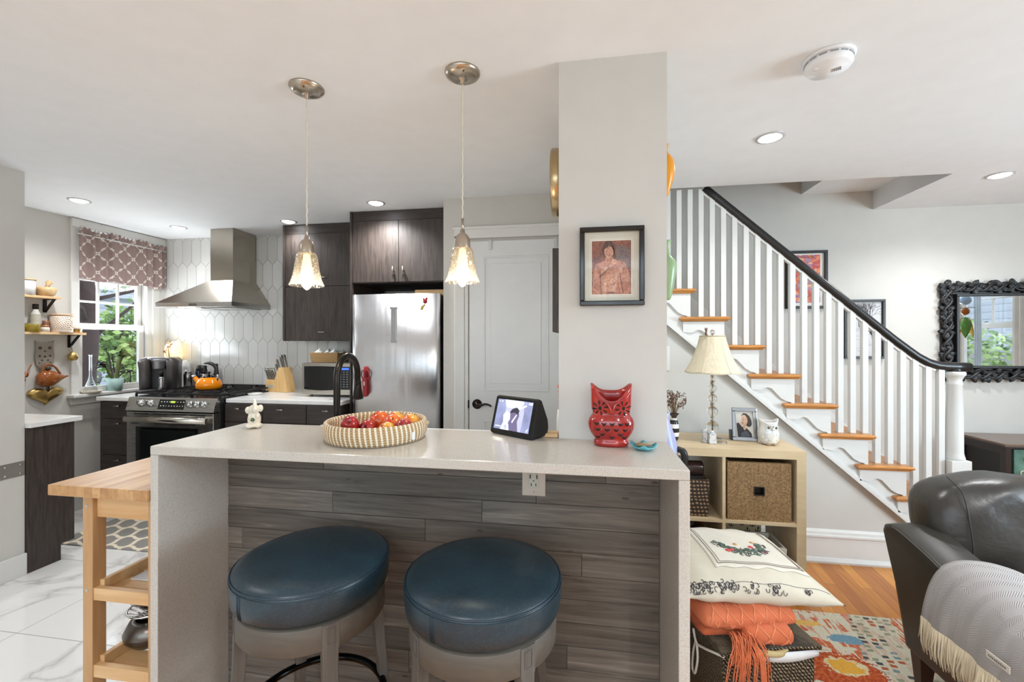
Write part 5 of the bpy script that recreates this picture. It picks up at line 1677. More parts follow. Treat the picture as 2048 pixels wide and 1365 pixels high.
tag(s1, 'left one of the two round blue leather bar stools, its black foot ring showing', 'stool', 'bar stools at the breakfast bar')
s2 = dup(s1, loc=(-0.277, 1.212, 0), label='right one of the two round blue-teal leather bar stools, below the power outlet')
s2.rotation_euler = (0, 0, R(90 * 3 + 90))

# ---- butcher block cart
t = thing('butcher_block_cart', (-1.59, 1.55, 0), 'light birch kitchen cart with open slatted shelves left of the bar', 'kitchen cart')
m_birch = m_wood('birch', (196, 150, 98), (222, 184, 136), 'x', 0.7, 0.45)
m_birchz = m_wood('birch_leg', (176, 134, 88), (198, 156, 110), 'z', 0.7, 0.5)
a = Mat('birch_block', (214, 176, 130), 0.42)
bs = a.n('ShaderNodeTexBrick', offset=0.43); a.l(a.coord(loc=(10, 10, 0), rot=(0, 0, R(90))), bs.inputs['Vector'])
bs.inputs['Scale'].default_value = 1; bs.inputs['Brick Width'].default_value = 0.35; bs.inputs['Row Height'].default_value = 0.032; bs.inputs['Mortar Size'].default_value = 0.0004
bs.inputs['Color1'].default_value = rgb(192, 158, 118); bs.inputs['Color2'].default_value = rgb(172, 135, 95); bs.inputs['Mortar'].default_value = rgb(164, 126, 86)
gn = a.noise(a.coord((14, 1.0, 14)), 2.2, 6, .6, 1.0)
a.color(a.mix(0.6, bs.outputs[0], a.ramp(gn, [(0.3, (150, 120, 86)), (0.65, (226, 204, 176))]), 'SOFT_LIGHT'))
m_bblock = a.m
m = M(); m.box(-1.787, -1.393, 1.206, 2.02, 0.834, 0.870, 0.002); m.obj('top', m_bblock, t)
m = M()
LX0, LX1, LY0, LY1 = -1.697, -1.4345, 1.245, 1.93
for (lx, ly) in ((LX0, LY0), (LX1, LY0), (LX0, LY1), (LX1, LY1)):
    mm = M(); mm.box(lx, lx + 0.040, ly, ly + 0.045, 0.06, 0.834, 0.002); mm.obj('leg', m_birchz, t)
    mm = M(); mm.cyl((lx + .02, ly + .022, 0.0), (lx + .02, ly + .022, 0.06), 0.018); mm.obj('caster', m_black, t)
m = M(); m.box(LX0 + .04, LX1, LY0 + .015, LY0 + .035, 0.748, 0.833, .001); m.box(LX0 + .04, LX1, LY1 + .010, LY1 + .030, 0.748, 0.833, .001)
m.box(LX0 + .01, LX0 + .03, LY0 + .045, LY1, 0.748, 0.833, .001); m.box(LX1 + .01, LX1 + .03, LY0 + .045, LY1, 0.748, 0.833, .001)
m.obj('apron', m_birch, t)
for z in (0.465, 0.20):
    m = M()
    m.box(LX0 + 0.036, LX1 + .004, LY0 + .004, LY0 + .024, z, z + 0.042, .0015); m.box(LX0 + .036, LX1 + .004, LY1 + .02, LY1 + .04, z, z + .042, .0015)
    m.box(LX0 + .04, LX0 + .058, LY0 + .024, LY1 + .02, z + .015, z + .062, .0015); m.box(LX1 - .018, LX1, LY0 + .024, LY1 + .02, z + .015, z + .062, .0015)
    for k in range(6):
        m.box(LX0 + .058, LX1 - .018, LY0 + .055 + k * .108, LY0 + .115 + k * .108, z + .012, z + .024, .001)
    m.obj('shelf', m_birch, t)
for z in (0.79, 0.50):
    m = M(); m.cyl((LX0 + .018, LY0 - .002, z), (LX0 + .018, LY0 + .001, z), 0.0055, n=10); m.obj('bolt', m_chrome, t)
CX, CY, CZ = -1.603, 1.41, 0.2265
m_pot = m_stainless('pot_steel', (150, 146, 142), 0.2, 'x')
m = M(); m.lathe([(0, 0), (0.06, 0.002), (0.085, 0.03), (0.088, 0.05), (0.07, 0.085), (0.05, 0.092), (0.049, 0.088), (0.065, 0.08), (0.08, 0.05), (0.055, 0.008), (0, 0.006)], (CX, CY, CZ), 32)
tag(m.obj('round_pot', plain('dull_grey_metal', (104, 98, 92), 0.3, 0.9), base=(CX, CY, CZ)), 'dark grey rounded metal pot on the lower shelf of the cart', 'pot')
m = M()
for k in range(8):
    q = PI * k / 8
    m.tube([(CX + .075 * math.cos(q), CY + .075 * math.sin(q), CZ + .128), (CX + .03 * math.cos(q), CY + .03 * math.sin(q), CZ + .098), (CX - .03 * math.cos(q), CY - .03 * math.sin(q), CZ + .098), (CX - .075 * math.cos(q), CY - .075 * math.sin(q), CZ + .128)], 0.003, 6)
m.tube([(CX + .075 * math.cos(q), CY + .075 * math.sin(q), CZ + .128) for q in [2 * PI * i / 28 for i in range(28)]], 0.004, 6, True)
tag(m.obj('wire_trivet', m_chrome, base=(CX, CY, CZ + .095)), 'openwork chrome trivet between the pot and the mixing bowl on the cart', 'trivet')
m = M(); m.lathe([(0, 0), (0.035, 0), (0.065, 0.03), (0.078, 0.07), (0.080, 0.095), (0.077, 0.095), (0.074, 0.07), (0.06, 0.033), (0.03, 0.004), (0, 0.004)], (CX, CY, CZ + .133), 36)
tag(m.obj('mixing_bowl', m_pot, base=(CX, CY, CZ + .133)), 'stainless mixing bowl stacked on the lower shelf of the cart', 'bowl')
m = M(); m.lathe([(0, 0), (0.03, 0), (0.05, 0.02), (0.055, 0.055), (0.052, 0.055), (0.045, 0.02), (0, 0.004)], (CX + .01, CY, CZ + .175), 32)
tag(m.obj('mixing_bowl', m_pot, base=(CX, CY, CZ + .175)), 'smaller stainless bowl nested inside the mixing bowl on the cart', 'bowl')
m = M(); m.lathe([(0, 0), (0.05, 0), (0.06, 0.05), (0.062, 0.09), (0.058, 0.09), (0.05, 0.01), (0, 0.006)], (CX + .02, 1.80, 0.4895), 32)
tag(m.obj('glass_bowl', m_pot, base=(CX + .02, 1.8, 0.4895)), 'small steel bowl on the upper slatted shelf of the cart', 'bowl')
m = M(); m.box(-1.62, -1.49, 1.34, 1.52, 0.4895, 0.494, 0.002)
tag(m.obj('plastic_sheet', plain('frosted_plastic', (214, 214, 216), 0.25), base=(-1.55, 1.43, 0.4895)), 'pale plastic mat lying on the upper shelf of the cart', 'mat')

# ================================================================== ON THE BAR
# round seagrass tray
TX, TY, TR = -0.722, 1.455, 0.170
t = thing('seagrass_tray', (TX, TY, BZ), 'round woven seagrass tray with white stitching on the bar', 'basket')
a = Mat('seagrass_weave', (190, 156, 104), 0.75)
sp = a.sep(a.coord())
ang = a.math('ARCTAN2', sp[1], sp[0])
st1 = a.math('FRACT', a.math('MULTIPLY', a.math('ADD', ang, a.math('MULTIPLY', sp[2], 0.7)), 66 / (2 * PI)))
coil = a.math('FRACT', a.math('MULTIPLY', sp[2], 125))
lineA = a.math('LESS_THAN', a.math('ABSOLUTE', a.math('SUBTRACT', st1, 0.5)), a.math('ADD', 0.11, a.math('MULTIPLY', a.math('ABSOLUTE', a.math('SUBTRACT', coil, 0.5)), 0.28)))
ccol = a.ramp(coil, [(0.0, (126, 96, 54)), (0.5, (188, 152, 98)), (1.0, (140, 106, 62))])
a.color(a.mix(a.mix(0.15, lineA, a.noise(a.coord(), 300, 1)), ccol, (232, 222, 204)))
a.bump(a.math('ADD', a.math('ABSOLUTE', a.math('SUBTRACT', coil, 0.5)), a.math('MULTIPLY', lineA, 0.4)), 0.9, 0.003)
m_seagrass = a.m
m = M()
H = 0.060
prof = []
for k in range(9):
    z = 0.002 + H * k / 8
    prof.append((TR + 0.006 * math.sin(PI * k / 8) + 0.004 * k / 8, z))
prof += [(TR + 0.001, H + 0.005), (TR - 0.006, H + 0.004), (TR - 0.009, H - 0.003)]
for k in range(7):
    prof.append((TR - 0.010, H - 0.008 - (H - 0.02) * k / 6))
prof += [(0, 0.012)]
m.lathe([(0, 0.0)] + prof, (TX, TY, BZ + .0005), 120)
m.obj('basket', m_seagrass, t, base=(TX, TY, BZ + .0005))
for q in (R(20), R(200)):
    m = M()
    cc = Vector((TX + (TR + 0.012) * math.cos(q), TY + (TR + .012) * math.sin(q), BZ + .04))
    pts = []
    for i in range(9):
        aa = q + R(-9 + 18 * i / 8)
        rr = TR + 0.004 + 0.005 * math.sin(PI * i / 8)
        pts.append((TX + rr * math.cos(aa), TY + rr * math.sin(aa), BZ + 0.045))
    m.tube(pts, 0.006, 8)
    m.obj('handle', m_seagrass, t, base=(TX, TY, BZ + .0005))
m = M(); qq = R(-22); m.T = Matrix.Translation((TX + (TR + .006) * math.cos(qq), TY + (TR + .006) * math.sin(qq), BZ + .022)) @ Matrix.Rotation(qq, 4, 'Z'); m.box(0, 0.003, -.007, .007, -.010, .016, .001); m.obj('tag', plain('cloth_tag', (220, 220, 218), 0.7), t, base=(TX, TY, BZ + .0005))
# fruit
def fruit_mat(name, c0, c1, c2):
    a = Mat(name, c1, 0.22, Coat_Weight=0.3)
    n_ = a.noise(a.coord(), 14, 3, 0.6, 0.5)
    a.color(a.ramp(n_, [(0.35, c0), (0.5, c1), (0.68, c2)]))
    return a.m
fr_red = fruit_mat('red_apple_skin', (120, 16, 22), (158, 30, 32), (196, 70, 50))
fr_or = fruit_mat('orange_red_skin', (176, 44, 26), (216, 100, 36), (236, 150, 52))
fr_ye = fruit_mat('yellow_pink_skin', (206, 84, 50), (230, 160, 60), (240, 200, 90))
m_stem = plain('fruit_stem', (70, 48, 28), 0.8)
def fruit(x, y, z, r, mat, label, tilt=(0, 0, 0), sq=(1, 1, .9)):
    r *= 0.93
    t = thing('apple', (x, y, z), label, 'apple', 'fruit in the seagrass tray')
    T = Matrix.Translation((x, y, z + r * sq[2])) @ Matrix.Rotation(tilt[0], 4, 'X') @ Matrix.Rotation(tilt[1], 4, 'Y')
    m = M(); m.T = T
    rs = []
    for i in range(15):
        u = -PI / 2 + PI * i / 14
        rr = r * math.cos(u) ** 0.9 if i not in (0, 14) else 0.001
        zz = r * sq[2] * math.sin(u)
        if i == 14: zz -= r * .28; rr = r * .05
        if i == 13: zz -= r * .04
        rs.append([(rr * sq[0] * math.cos(2 * PI * j / 24), rr * sq[1] * math.sin(2 * PI * j / 24), zz) for j in range(24)])
    m.rings(rs, True); m.obj('flesh', mat, t)
    m = M(); m.T = T; m.tube([(0, 0, r * sq[2] * .7), (0.002, 0, r * sq[2] * 1.1)], 0.0012, 6); m.obj('stem', m_stem, t)
    return t
fz = BZ + .0135
fruit(-0.790, 1.395, fz, 0.034, fr_red, 'dark red apple at the left end of the fruit in the tray', (R(60), R(20), 0), (1, 1, 1.25))
fruit(-0.738, 1.420, fz, 0.031, fr_red, 'dark red apple between the leftmost apple and the orange fruit in the tray', (R(70), 0, 0))
fruit(-0.735, 1.500, fz, 0.042, fr_or, 'large orange-red apple at the back of the tray', (R(20), R(-25), 0))
fruit(-0.685, 1.540, fz, 0.038, fr_ye, 'orange-yellow apple at the very back of the tray, half hidden', (R(-15), R(25), 0))
fruit(-0.660, 1.400, fz, 0.030, fr_ye, 'small pinkish apple at the front of the tray', (R(40), R(-30), 0), (1.15, 1, .9))
fruit(-0.668, 1.465, fz, 0.038, fr_or, 'bright red-orange apple in the middle of the tray', (R(30), R(15), 0))
fruit(-0.612, 1.438, fz, 0.033, fr_red, 'dark red apple at the right of the tray', (R(50), R(30), 0))
fruit(-0.618, 1.515, fz, 0.037, fr_ye, 'yellow apple at the right back of the tray', (R(-20), R(20), 0))

# cream elephant figurine
def remesh(o, vox=0.002, smooth=2):
    md = o.modifiers.new('remesh', 'REMESH'); md.mode = 'VOXEL'; md.voxel_size = vox; md.use_smooth_shade = True
    if smooth:
        ms = o.modifiers.new('smooth', 'SMOOTH'); ms.iterations = smooth * 3; ms.factor = 0.5
    return o
ex, ey = -1.277, 1.535
t = thing('elephant_figurine', (ex, ey, BZ), 'small cream elephant figurine with raised trunk and green shamrock on the bar', 'figurine')
m_cream = plain('cream_porcelain', (226, 216, 198), 0.2)
m = M(); m.T = Matrix.Translation((ex, ey, BZ)) @ Matrix.Rotation(R(30), 4, 'Z')
m.sphere((0, 0, 0.034), (0.024, 0.020, 0.034)); m.sphere((0.0, 0, 0.010), (0.031, 0.026, 0.010)); m.sphere((0.0, -0.004, 0.074), (0.020, 0.018, 0.019))
m.sphere((-0.020, -0.002, 0.071), (0.012, 0.006, 0.015)); m.sphere((0.021, 0.004, 0.076), (0.010, 0.006, 0.015))
m.tube(catmull([(0.004, -0.018, 0.070), (0.008, -0.028, 0.080), (0.007, -0.026, 0.095), (0.004, -0.016, 0.108), (0.002, -0.008, 0.113)], 4), [0.010] * 5 + [0.007] * 6 + [0.005] * 6, 10)
m.sphere((-0.012, -0.016, 0.048), (0.007, 0.008, 0.012)); m.sphere((0.014, -0.015, 0.048), (0.007, 0.008, 0.012)); m.sphere((-0.014, -0.018, 0.010), (0.011, 0.012, 0.010)); m.sphere((0.016, -0.016, 0.010), (0.011, 0.012, 0.010))
remesh(m.obj('body', m_cream, t), 0.0022, 1)
m = M(); m.T = Matrix.Translation((ex, ey, BZ)) @ Matrix.Rotation(R(36), 4, 'Z')
for q in (90, 210, 330):
    for s_ in (-.3, .3):
        m.sphere((-0.004 + 0.0050 * math.cos(R(q) + s_), -0.0245, 0.036 + 0.0045 * math.sin(R(q) + s_)), (0.0030, 0.0022, 0.0030), 10, 6)
m.tube([(-0.004, -0.0245, 0.035), (-0.002, -0.0245, 0.024)], 0.0009, 5)
m.obj('shamrock', plain('shamrock_green', (38, 70, 34), 0.4), t)

# smart display
t = thing('smart_display', (-0.252, 1.537, BZ), 'black smart display tilted on the bar, showing a bluish photograph and the time', 'smart display')
m_fab = plain('charcoal_fabric', (30, 29, 29), 0.8, bump=(400, 0.5))
def loc_(m):
    m.T = Matrix.Translation((-0.254, 1.534, BZ + 0.001)) @ Matrix.Rotation(R(-33), 4, 'Z')
    return m
m = loc_(M())
W_ = 0.100
P_ = [(0.006, 0.0), (0.0, 0.008), (0.036, 0.134), (0.046, 0.138), (0.060, 0.132), (0.095, 0.060), (0.098, 0.03), (0.090, 0.004)]
m.prism(P_, 'x', -W_, W_, False); bo = m.obj('body', m_fab, t, bev=0.006)
def onscr(u, v, off):   # u -1..1, v 0..1 along the tilted front
    n_ = Vector((0, -0.9615, 0.2747)); 
    y = 0.0 + 0.036 * v; z = 0.008 + 0.126 * v
    return Vector((u * W_, y, z)) + n_ * off
m = loc_(M())
m.quad(onscr(-.97, .0, .001), onscr(.97, .0, .001), onscr(.97, .99, .001), onscr(-.97, .99, .001)); bz_ = m.obj('bezel', m_blackglass, t)
a = Mat('screen_image', (120, 126, 160), 0.3)
nz = a.noise(a.coord(), 20, 3)
cc_ = a.ramp(nz, [(0.3, (112, 116, 150)), (0.7, (140, 148, 186))]); a.color(cc_); a.l(cc_, a.b.inputs['Emission Color']); a.b.inputs['Emission Strength'].default_value = 0.55
def em2(name, c, s=0.55): return emis(name, c, s)
m = loc_(M()); mats_ = [a.m, em2('scr_light', (196, 204, 222)), em2('scr_dark', (44, 42, 62), .3), em2('scr_mid', (98, 90, 122)), em2('scr_white', (232, 236, 246), .8), em2('scr_pale', (168, 172, 200))]
m.quad(onscr(-.84, .10, .002), onscr(.84, .10, .002), onscr(.84, .93, .002), onscr(-.84, .93, .002))
def poly(pts, mi, off):
    m.mi = mi
    m._f([m.v(onscr(u, v, off)) for u, v in pts])
poly([(-.50, .93), (.42, .93), (.30, .70), (-.38, .72)], 1, .0024)
poly([(-.38, .72), (.30, .70), (.42, .93), (.50, .60), (.46, .10), (-.42, .10)], 5, .0023)
poly([(-.22, .52), (-.12, .66), (.08, .74), (.24, .68), (.30, .52), (.24, .36), (.34, .10), (-.06, .10), (-.16, .30)], 3, .0026)
poly([(-.16, .56), (-.05, .70), (.16, .74), (.28, .66), (.22, .56), (.05, .60)], 2, .0028)
poly([(-.46, .50), (-.34, .62), (-.14, .58), (-.10, .40), (-.20, .28), (-.40, .26)], 1, .0028)
poly([(-.42, .28), (-.14, .26), (-.12, .10), (-.50, .10)], 4, .0027)
poly([(-.34, .24), (-.20, .24), (-.18, .12), (-.36, .12)], 5, .0029)
poly([(.30, .74), (.56, .84), (.58, .80), (.32, .70)], 4, .0028)
poly([(-.02, .34), (.16, .56), (.20, .53), (.03, .30)], 1, .0030)
poly([(-.76, .19), (-.50, .19), (-.50, .165), (-.76, .165)], 4, .003)
poly([(-.76, .885), (-.72, .885), (-.72, .855), (-.76, .855)], 4, .003); poly([(-.64, .89), (-.58, .89), (-.58, .855), (-.64, .855)], 4, .003)
poly([(.40, .89), (.43, .89), (.43, .85), (.40, .85)], 4, .003); poly([(.50, .895), (.58, .895), (.58, .86), (.50, .86)], 5, .003)
poly([(.72, .14), (.78, .22), (.80, .20), (.74, .12)], 4, .003)
sc_ = m.obj('screen', mats_, t, recalc=False)
def text(body, size, T, mat, parent, name='lettering', ext=0.0002, align='CENTER'):
    cu = bpy.data.curves.new(name, 'FONT')
    cu.body = body; cu.size = size; cu.extrude = ext; cu.align_x = align; cu.align_y = 'CENTER'
    tmp = bpy.data.objects.new('tmp_text', cu); COL.objects.link(tmp)
    dg = bpy.context.evaluated_depsgraph_get()
    me = bpy.data.meshes.new_from_object(tmp.evaluated_get(dg))
    bpy.data.objects.remove(tmp, do_unlink=True)
    me.transform(Matrix.Translation(-ORG[parent.name]) @ T)
    me.materials.clear(); me.materials.append(mat)
    o = bpy.data.objects.new(name, me); COL.objects.link(o); o.parent = parent; ORG[o.name] = ORG[parent.name]
    return o
TT = Matrix.Translation((-0.254, 1.534, BZ + 0.001)) @ Matrix.Rotation(R(-33), 4, 'Z') @ Matrix.Translation(onscr(.74, .875, .0034)) @ Matrix.Rotation(R(90 - 15.9), 4, 'X')
text('4:28', 0.011, TT, em2('scr_text', (236, 240, 248), .9), sc_)
m = loc_(M()); m.lathe([(0.0018, 0), (0, 0.0004)], onscr(.80, .962, .0015), 10, (0, -.96, .27)); m.obj('camera_lens', plain('lens_grey', (90, 96, 90), 0.2), bz_)

# red owl lantern
OX, OY = 0.095, 1.468
t = thing('owl_lantern', (OX, OY, BZ), 'glossy red ceramic owl lantern with pierced eyes against the pillar', 'lantern')
m_owl = Mat('red_ceramic', (150, 26, 26), 0.14, Coat_Weight=0.5)
m_owl.color(m_owl.ramp(m_owl.noise(m_owl.coord(), 18, 3), [(0.3, (138, 18, 22)), (0.7, (180, 44, 34))])); m_owl = m_owl.m
WZ = [(0.0, .0545), (0.010, .0575), (0.018, .055), (0.022, .051), (0.030, .058), (0.045, .068), (0.060, .0735), (0.075, .0745), (0.088, .071), (0.100, .0625), (0.106, .0595), (0.112, .0605), (0.125, .0640)]
def ow(z):
    for (z0_, w0), (z1_, w1) in zip(WZ, WZ[1:]):
        if z0_ <= z <= z1_:
            return w0 + (w1 - w0) * (z - z0_) / (z1_ - z0_)
    return 0.064 + (z - 0.125) * 0.03
def opt(z, q, k=1.0):
    w_ = ow(z) * k
    c, s = math.cos(q), math.sin(q)
    e = 0.82
    x = w_ * math.copysign(abs(c) ** e, c)
    y = w_ * 0.68 * math.copysign(abs(s) ** e, s)
    return x, y
def rimz(q):
    c = abs(math.cos(q))
    back = 0.176 + 0.028 * c ** 2.5
    front = 0.148 + 0.055 * c ** 1.6
    return front if math.sin(q) < 0 else back
N = 64
rs = []
for z, w_ in WZ:
    rs.append([(OX + opt(z, 2 * PI * i / N)[0], OY + opt(z, 2 * PI * i / N)[1], BZ + .0005 + z) for i in range(N)])
for k in range(1, 9):
    tt = k / 8
    r_ = []
    for i in range(N):
        q = 2 * PI * i / N
        z = 0.125 + (rimz(q) - 0.125) * tt
        x, y = opt(z, q)
        r_.append((OX + x, OY + y, BZ + .0005 + z))
    rs.append(r_)
for k in range(8, -1, -2):
    tt = k / 8
    r_ = []
    for i in range(N):
        q = 2 * PI * i / N
        z = 0.115 + (rimz(q) - 0.115) * tt - (0.0 if k < 8 else 0.0)
        x, y = opt(z, q, 0.90)
        r_.append((OX + x, OY + y, BZ + .0005 + z))
    rs.append(r_)
m = M(); m.rings(rs, True, (True, True), True); bo = m.obj('body', m_owl, t)
def osurf(x, z, off=0.0):
    w_ = ow(z)
    k = min(abs(x) / w_, 0.98)
    y = -w_ * 0.68 * (1 - k ** (2 / .82)) ** (.82 / 2)
    return Vector((OX + x, OY + y - off, BZ + z))
m = M()
for s_ in (-1, 1):
    ex_, ez = s_ * 0.036, 0.127
    m.sphere(osurf(ex_, ez, -.001), (0.0068, 0.003, 0.0068), 12, 6)
    for k in range(8):
        q = 2 * PI * k / 8 + .2
        c = osurf(ex_ + 0.0175 * math.cos(q), ez + 0.0175 * math.sin(q), -.0008)
        d_ = osurf(ex_ + 0.0245 * math.cos(q), ez + 0.0235 * math.sin(q), -.0008)
        b_ = osurf(ex_ + 0.010 * math.cos(q), ez + 0.010 * math.sin(q), -.0008)
        m.tube([b_, c, d_], [0.0014, 0.0030, 0.0028], 8)
for row, (z, xs) in enumerate(((0.078, (-.048, -.025, 0.001, .027, .048)), (0.060, (-.044, -.014, .014, .042)), (0.044, (-.030, .028)), (0.034, (-.044, 0.001, .040)))):
    for x in xs:
        pts = [osurf(x - 0.0085, z + .003, -.0006), osurf(x - .004, z - .0012, -.0006), osurf(x, z - .0028, -.0006), osurf(x + .004, z - .0012, -.0006), osurf(x + 0.0085, z + .003, -.0006)]
        m.tube(pts, [.0008, .0030, .0044, .0030, .0008], 8)
m.obj('pierced_pattern', plain('lantern_dark', (30, 6, 8), 0.7), bo)
m = M()
for s_ in (-1, 1):
    m.tube(catmull([osurf(s_ * .060, 0.178, .0), osurf(s_ * .044, 0.160, .001), osurf(s_ * .020, 0.147, .002), osurf(s_ * .007, 0.130, .004), osurf(0, 0.108, .006)], 5), [0.002] * 5 + [0.003] * 10 + [0.0042] * 6, 8)
    m.tube(catmull([osurf(s_ * .058, 0.108, -.0005), osurf(s_ * .036, 0.1005, .001), osurf(s_ * .014, 0.103, .001), osurf(0, 0.108, .002)], 5), 0.0026, 8)
    m.tube(catmull([osurf(s_ * .066, 0.092, -.001), osurf(s_ * .061, 0.06, 0), osurf(s_ * .048, 0.032, 0)], 5), 0.002, 8)
m.obj('beak_and_brows', m_owl, bo)

# turquoise dish with shells
t = thing('turquoise_dish', (0.192, 1.425, BZ), 'small square turquoise ceramic dish beside the red owl', 'dish')
m = M(); m.T = Matrix.Translation((0.193, 1.422, BZ + .0005)) @ Matrix.Rotation(R(38), 4, 'Z')
def dsh(k, z):
    P_ = []
    for i in range(32):
        q = 2 * PI * i / 32
        c, s = math.cos(q), math.sin(q)
        e = .55
        x, y = math.copysign(abs(c) ** e, c), math.copysign(abs(s) ** e, s)
        corner = (abs(math.sin(2 * q))) ** 2
        P_.append((x * k, y * k, z + corner * z * .9))
    return P_
m.rings([dsh(.016, 0.0), dsh(.024, 0.002), dsh(.036, 0.010), dsh(.034, 0.011), dsh(.022, 0.005), dsh(.004, 0.004)], True, (True, True), True)
m.obj('dish', plain('turquoise_glaze', (96, 168, 176), 0.18), t)
t = thing('seashell', (0.19, 1.425, BZ + .006), 'brown and teal fish-shaped trinket lying in the turquoise dish', 'trinket')
m = M(); m.sphere((0.190, 1.424, BZ + .015), (0.026, 0.011, 0.006), 16, 8); m.obj('body', plain('tan_shell', (150, 120, 86), 0.3, bump=(60, .6)), t)
m = M(); m.prism([(0.216, BZ + .014), (0.232, BZ + .024), (0.228, BZ + .016), (0.231, BZ + .011)], 'y', 1.421, 1.427); m.prism([(0.166, BZ + .012), (0.150, BZ + .026), (0.160, BZ + .025), (0.170, BZ + .018)], 'y', 1.421, 1.427); m.obj('fins', plain('teal_glaze', (52, 118, 124), 0.2), t)

# ================================================================== FRAMED DRAWING ON THE PILLAR
def frame_rect(m, x0, x1, z0, z1, w_, y0, y1, bev=0.002):
    m.box(x0, x1, y0, y1, z1 - w_, z1, bev); m.box(x0, x1, y0, y1, z0, z0 + w_, bev); m.box(x0, x0 + w_, y0, y1, z0 + w_, z1 - w_, bev); m.box(x1 - w_, x1, y0, y1, z0 + w_, z1 - w_, bev)
t = thing('framed_drawing', (0.101, 1.539, 1.61), 'black framed reddish drawing of a figure holding a child, on the pillar', 'picture')
fx0, fx1, fz0, fz1 = -0.007, 0.209, 1.478, 1.748
m = M(); frame_rect(m, fx0, fx1, fz0, fz1, 0.017, 1.513, 1.5395, 0.003); m.obj('frame', plain('gloss_black_frame', (20, 18, 17), 0.12), t)
m = M(); m.box(fx0 + .012, fx1 - .012, 1.526, 1.535, fz0 + .012, fz1 - .012); m.obj('mat_board', plain('cream_mat', (206, 200, 184), 0.8), t)
ax0, ax1, az0, az1 = 0.034, 0.166, 1.517, 1.701
m = M(); frame_rect(m, ax0 - .008, ax1 + .008, az0 - .008, az1 + .008, 0.0012, 1.5252, 1.5262, 0); frame_rect(m, ax0 - .003, ax1 + .003, az0 - .003, az1 + .003, 0.003, 1.5250, 1.5262, 0); m.obj('mat_bevel', plain('mat_bevel', (232, 230, 220), 0.7), t)
def artmat(name, c0, c1, sc=85):
    a = Mat(name, c0, 0.85)
    n_ = a.noise(a.coord((1, 1, 1), (0, R(35), 0)), sc, 5, 0.7, 1.5)
    a.color(a.ramp(n_, [(0.32, c0), (0.62, c1)]))
    return a.m
amats = [artmat('art_bg', (84, 64, 60), (158, 104, 84)), artmat('art_skin', (128, 80, 66), (206, 146, 118)), artmat('art_hair', (58, 50, 52), (110, 84, 76)), artmat('art_skin_light', (150, 98, 80), (222, 172, 144)), artmat('art_shadow', (84, 58, 54), (150, 98, 82)), artmat('art_bluegrey', (84, 78, 84), (140, 116, 106))]
m = M()
def A(u, v): return (ax0 + (ax1 - ax0) * u, az1 - (az1 - az0) * v)
def apoly(pts, mi, lay):
    m.mi = mi
    m._f([m.v((A(u, v)[0], 1.5255 - lay * .00012, A(u, v)[1])) for u, v in pts])
def ell(cx_, cy_, rx, ry, mi, lay, n=20, a0=0):
    apoly([(cx_ + rx * math.cos(2 * PI * i / n) , cy_ + ry * math.sin(2 * PI * i / n)) for i in range(n)], mi, lay)
apoly([(0, 0), (1, 0), (1, 1), (0, 1)], 0, 0)
apoly([(.62, .08), (.98, .14), (.96, .55), (.80, .40), (.62, .34)], 5, 1); apoly([(.04, .2), (.25, .1), (.24, .36), (.06, .5)], 4, 1)
ell(.43, .17, .17, .17, 2, 2)
apoly([(.36, .30), (.53, .30), (.56, .38), (.80, .38), (.90, .48), (.98, .72), (.99, 1), (.72, 1), (.66, .70), (.70, 1), (.28, 1), (.22, .78), (.22, 1), (.02, 1), (.04, .60), (.10, .44), (.32, .37)], 1, 3)
apoly([(.26, .5), (.60, .42), (.66, .62), (.62, .96), (.32, .96), (.26, .72)], 3, 4)
ell(.44, .20, .12, .125, 3, 5)
apoly([(.31, .16), (.38, .08), (.50, .08), (.58, .17), (.60, .30), (.555, .14), (.44, .10), (.33, .16), (.30, .30)], 2, 6)
ell(.57, .40, .085, .062, 1, 6); ell(.575, .40, .065, .048, 3, 7)
apoly([(.50, .46), (.62, .45), (.66, .56), (.58, .64), (.49, .58)], 1, 7); apoly([(.60, .56), (.76, .50), (.80, .56), (.70, .66), (.60, .64)], 3, 8)
apoly([(.20, .68), (.47, .50), (.50, .54), (.24, .76)], 1, 8); apoly([(.20, .66), (.46, .485), (.46, .50), (.21, .69)], 2, 9)
for pts in ([(.37, .185), (.42, .18), (.42, .19), (.37, .195)], [(.47, .185), (.52, .19), (.52, .20), (.47, .195)], [(.41, .265), (.49, .262), (.48, .275), (.42, .275)], [(.445, .20), (.455, .20), (.458, .24), (.44, .24)],
            [(.20, .56), (.215, .56), (.25, .95), (.23, .95)], [(.70, .60), (.72, .60), (.82, .98), (.79, .98)], [(.42, .96), (.56, .95), (.60, .98), (.38, .98)]):
    apoly(pts, 4, 9)
m.obj('drawing', amats, t, recalc=False)
m = M(); m.quad((fx0 + .014, 1.521, fz0 + .014), (fx1 - .014, 1.521, fz0 + .014), (fx1 - .014, 1.521, fz1 - .014), (fx0 + .014, 1.521, fz1 - .014)); m.obj('glass', m_pane, t)

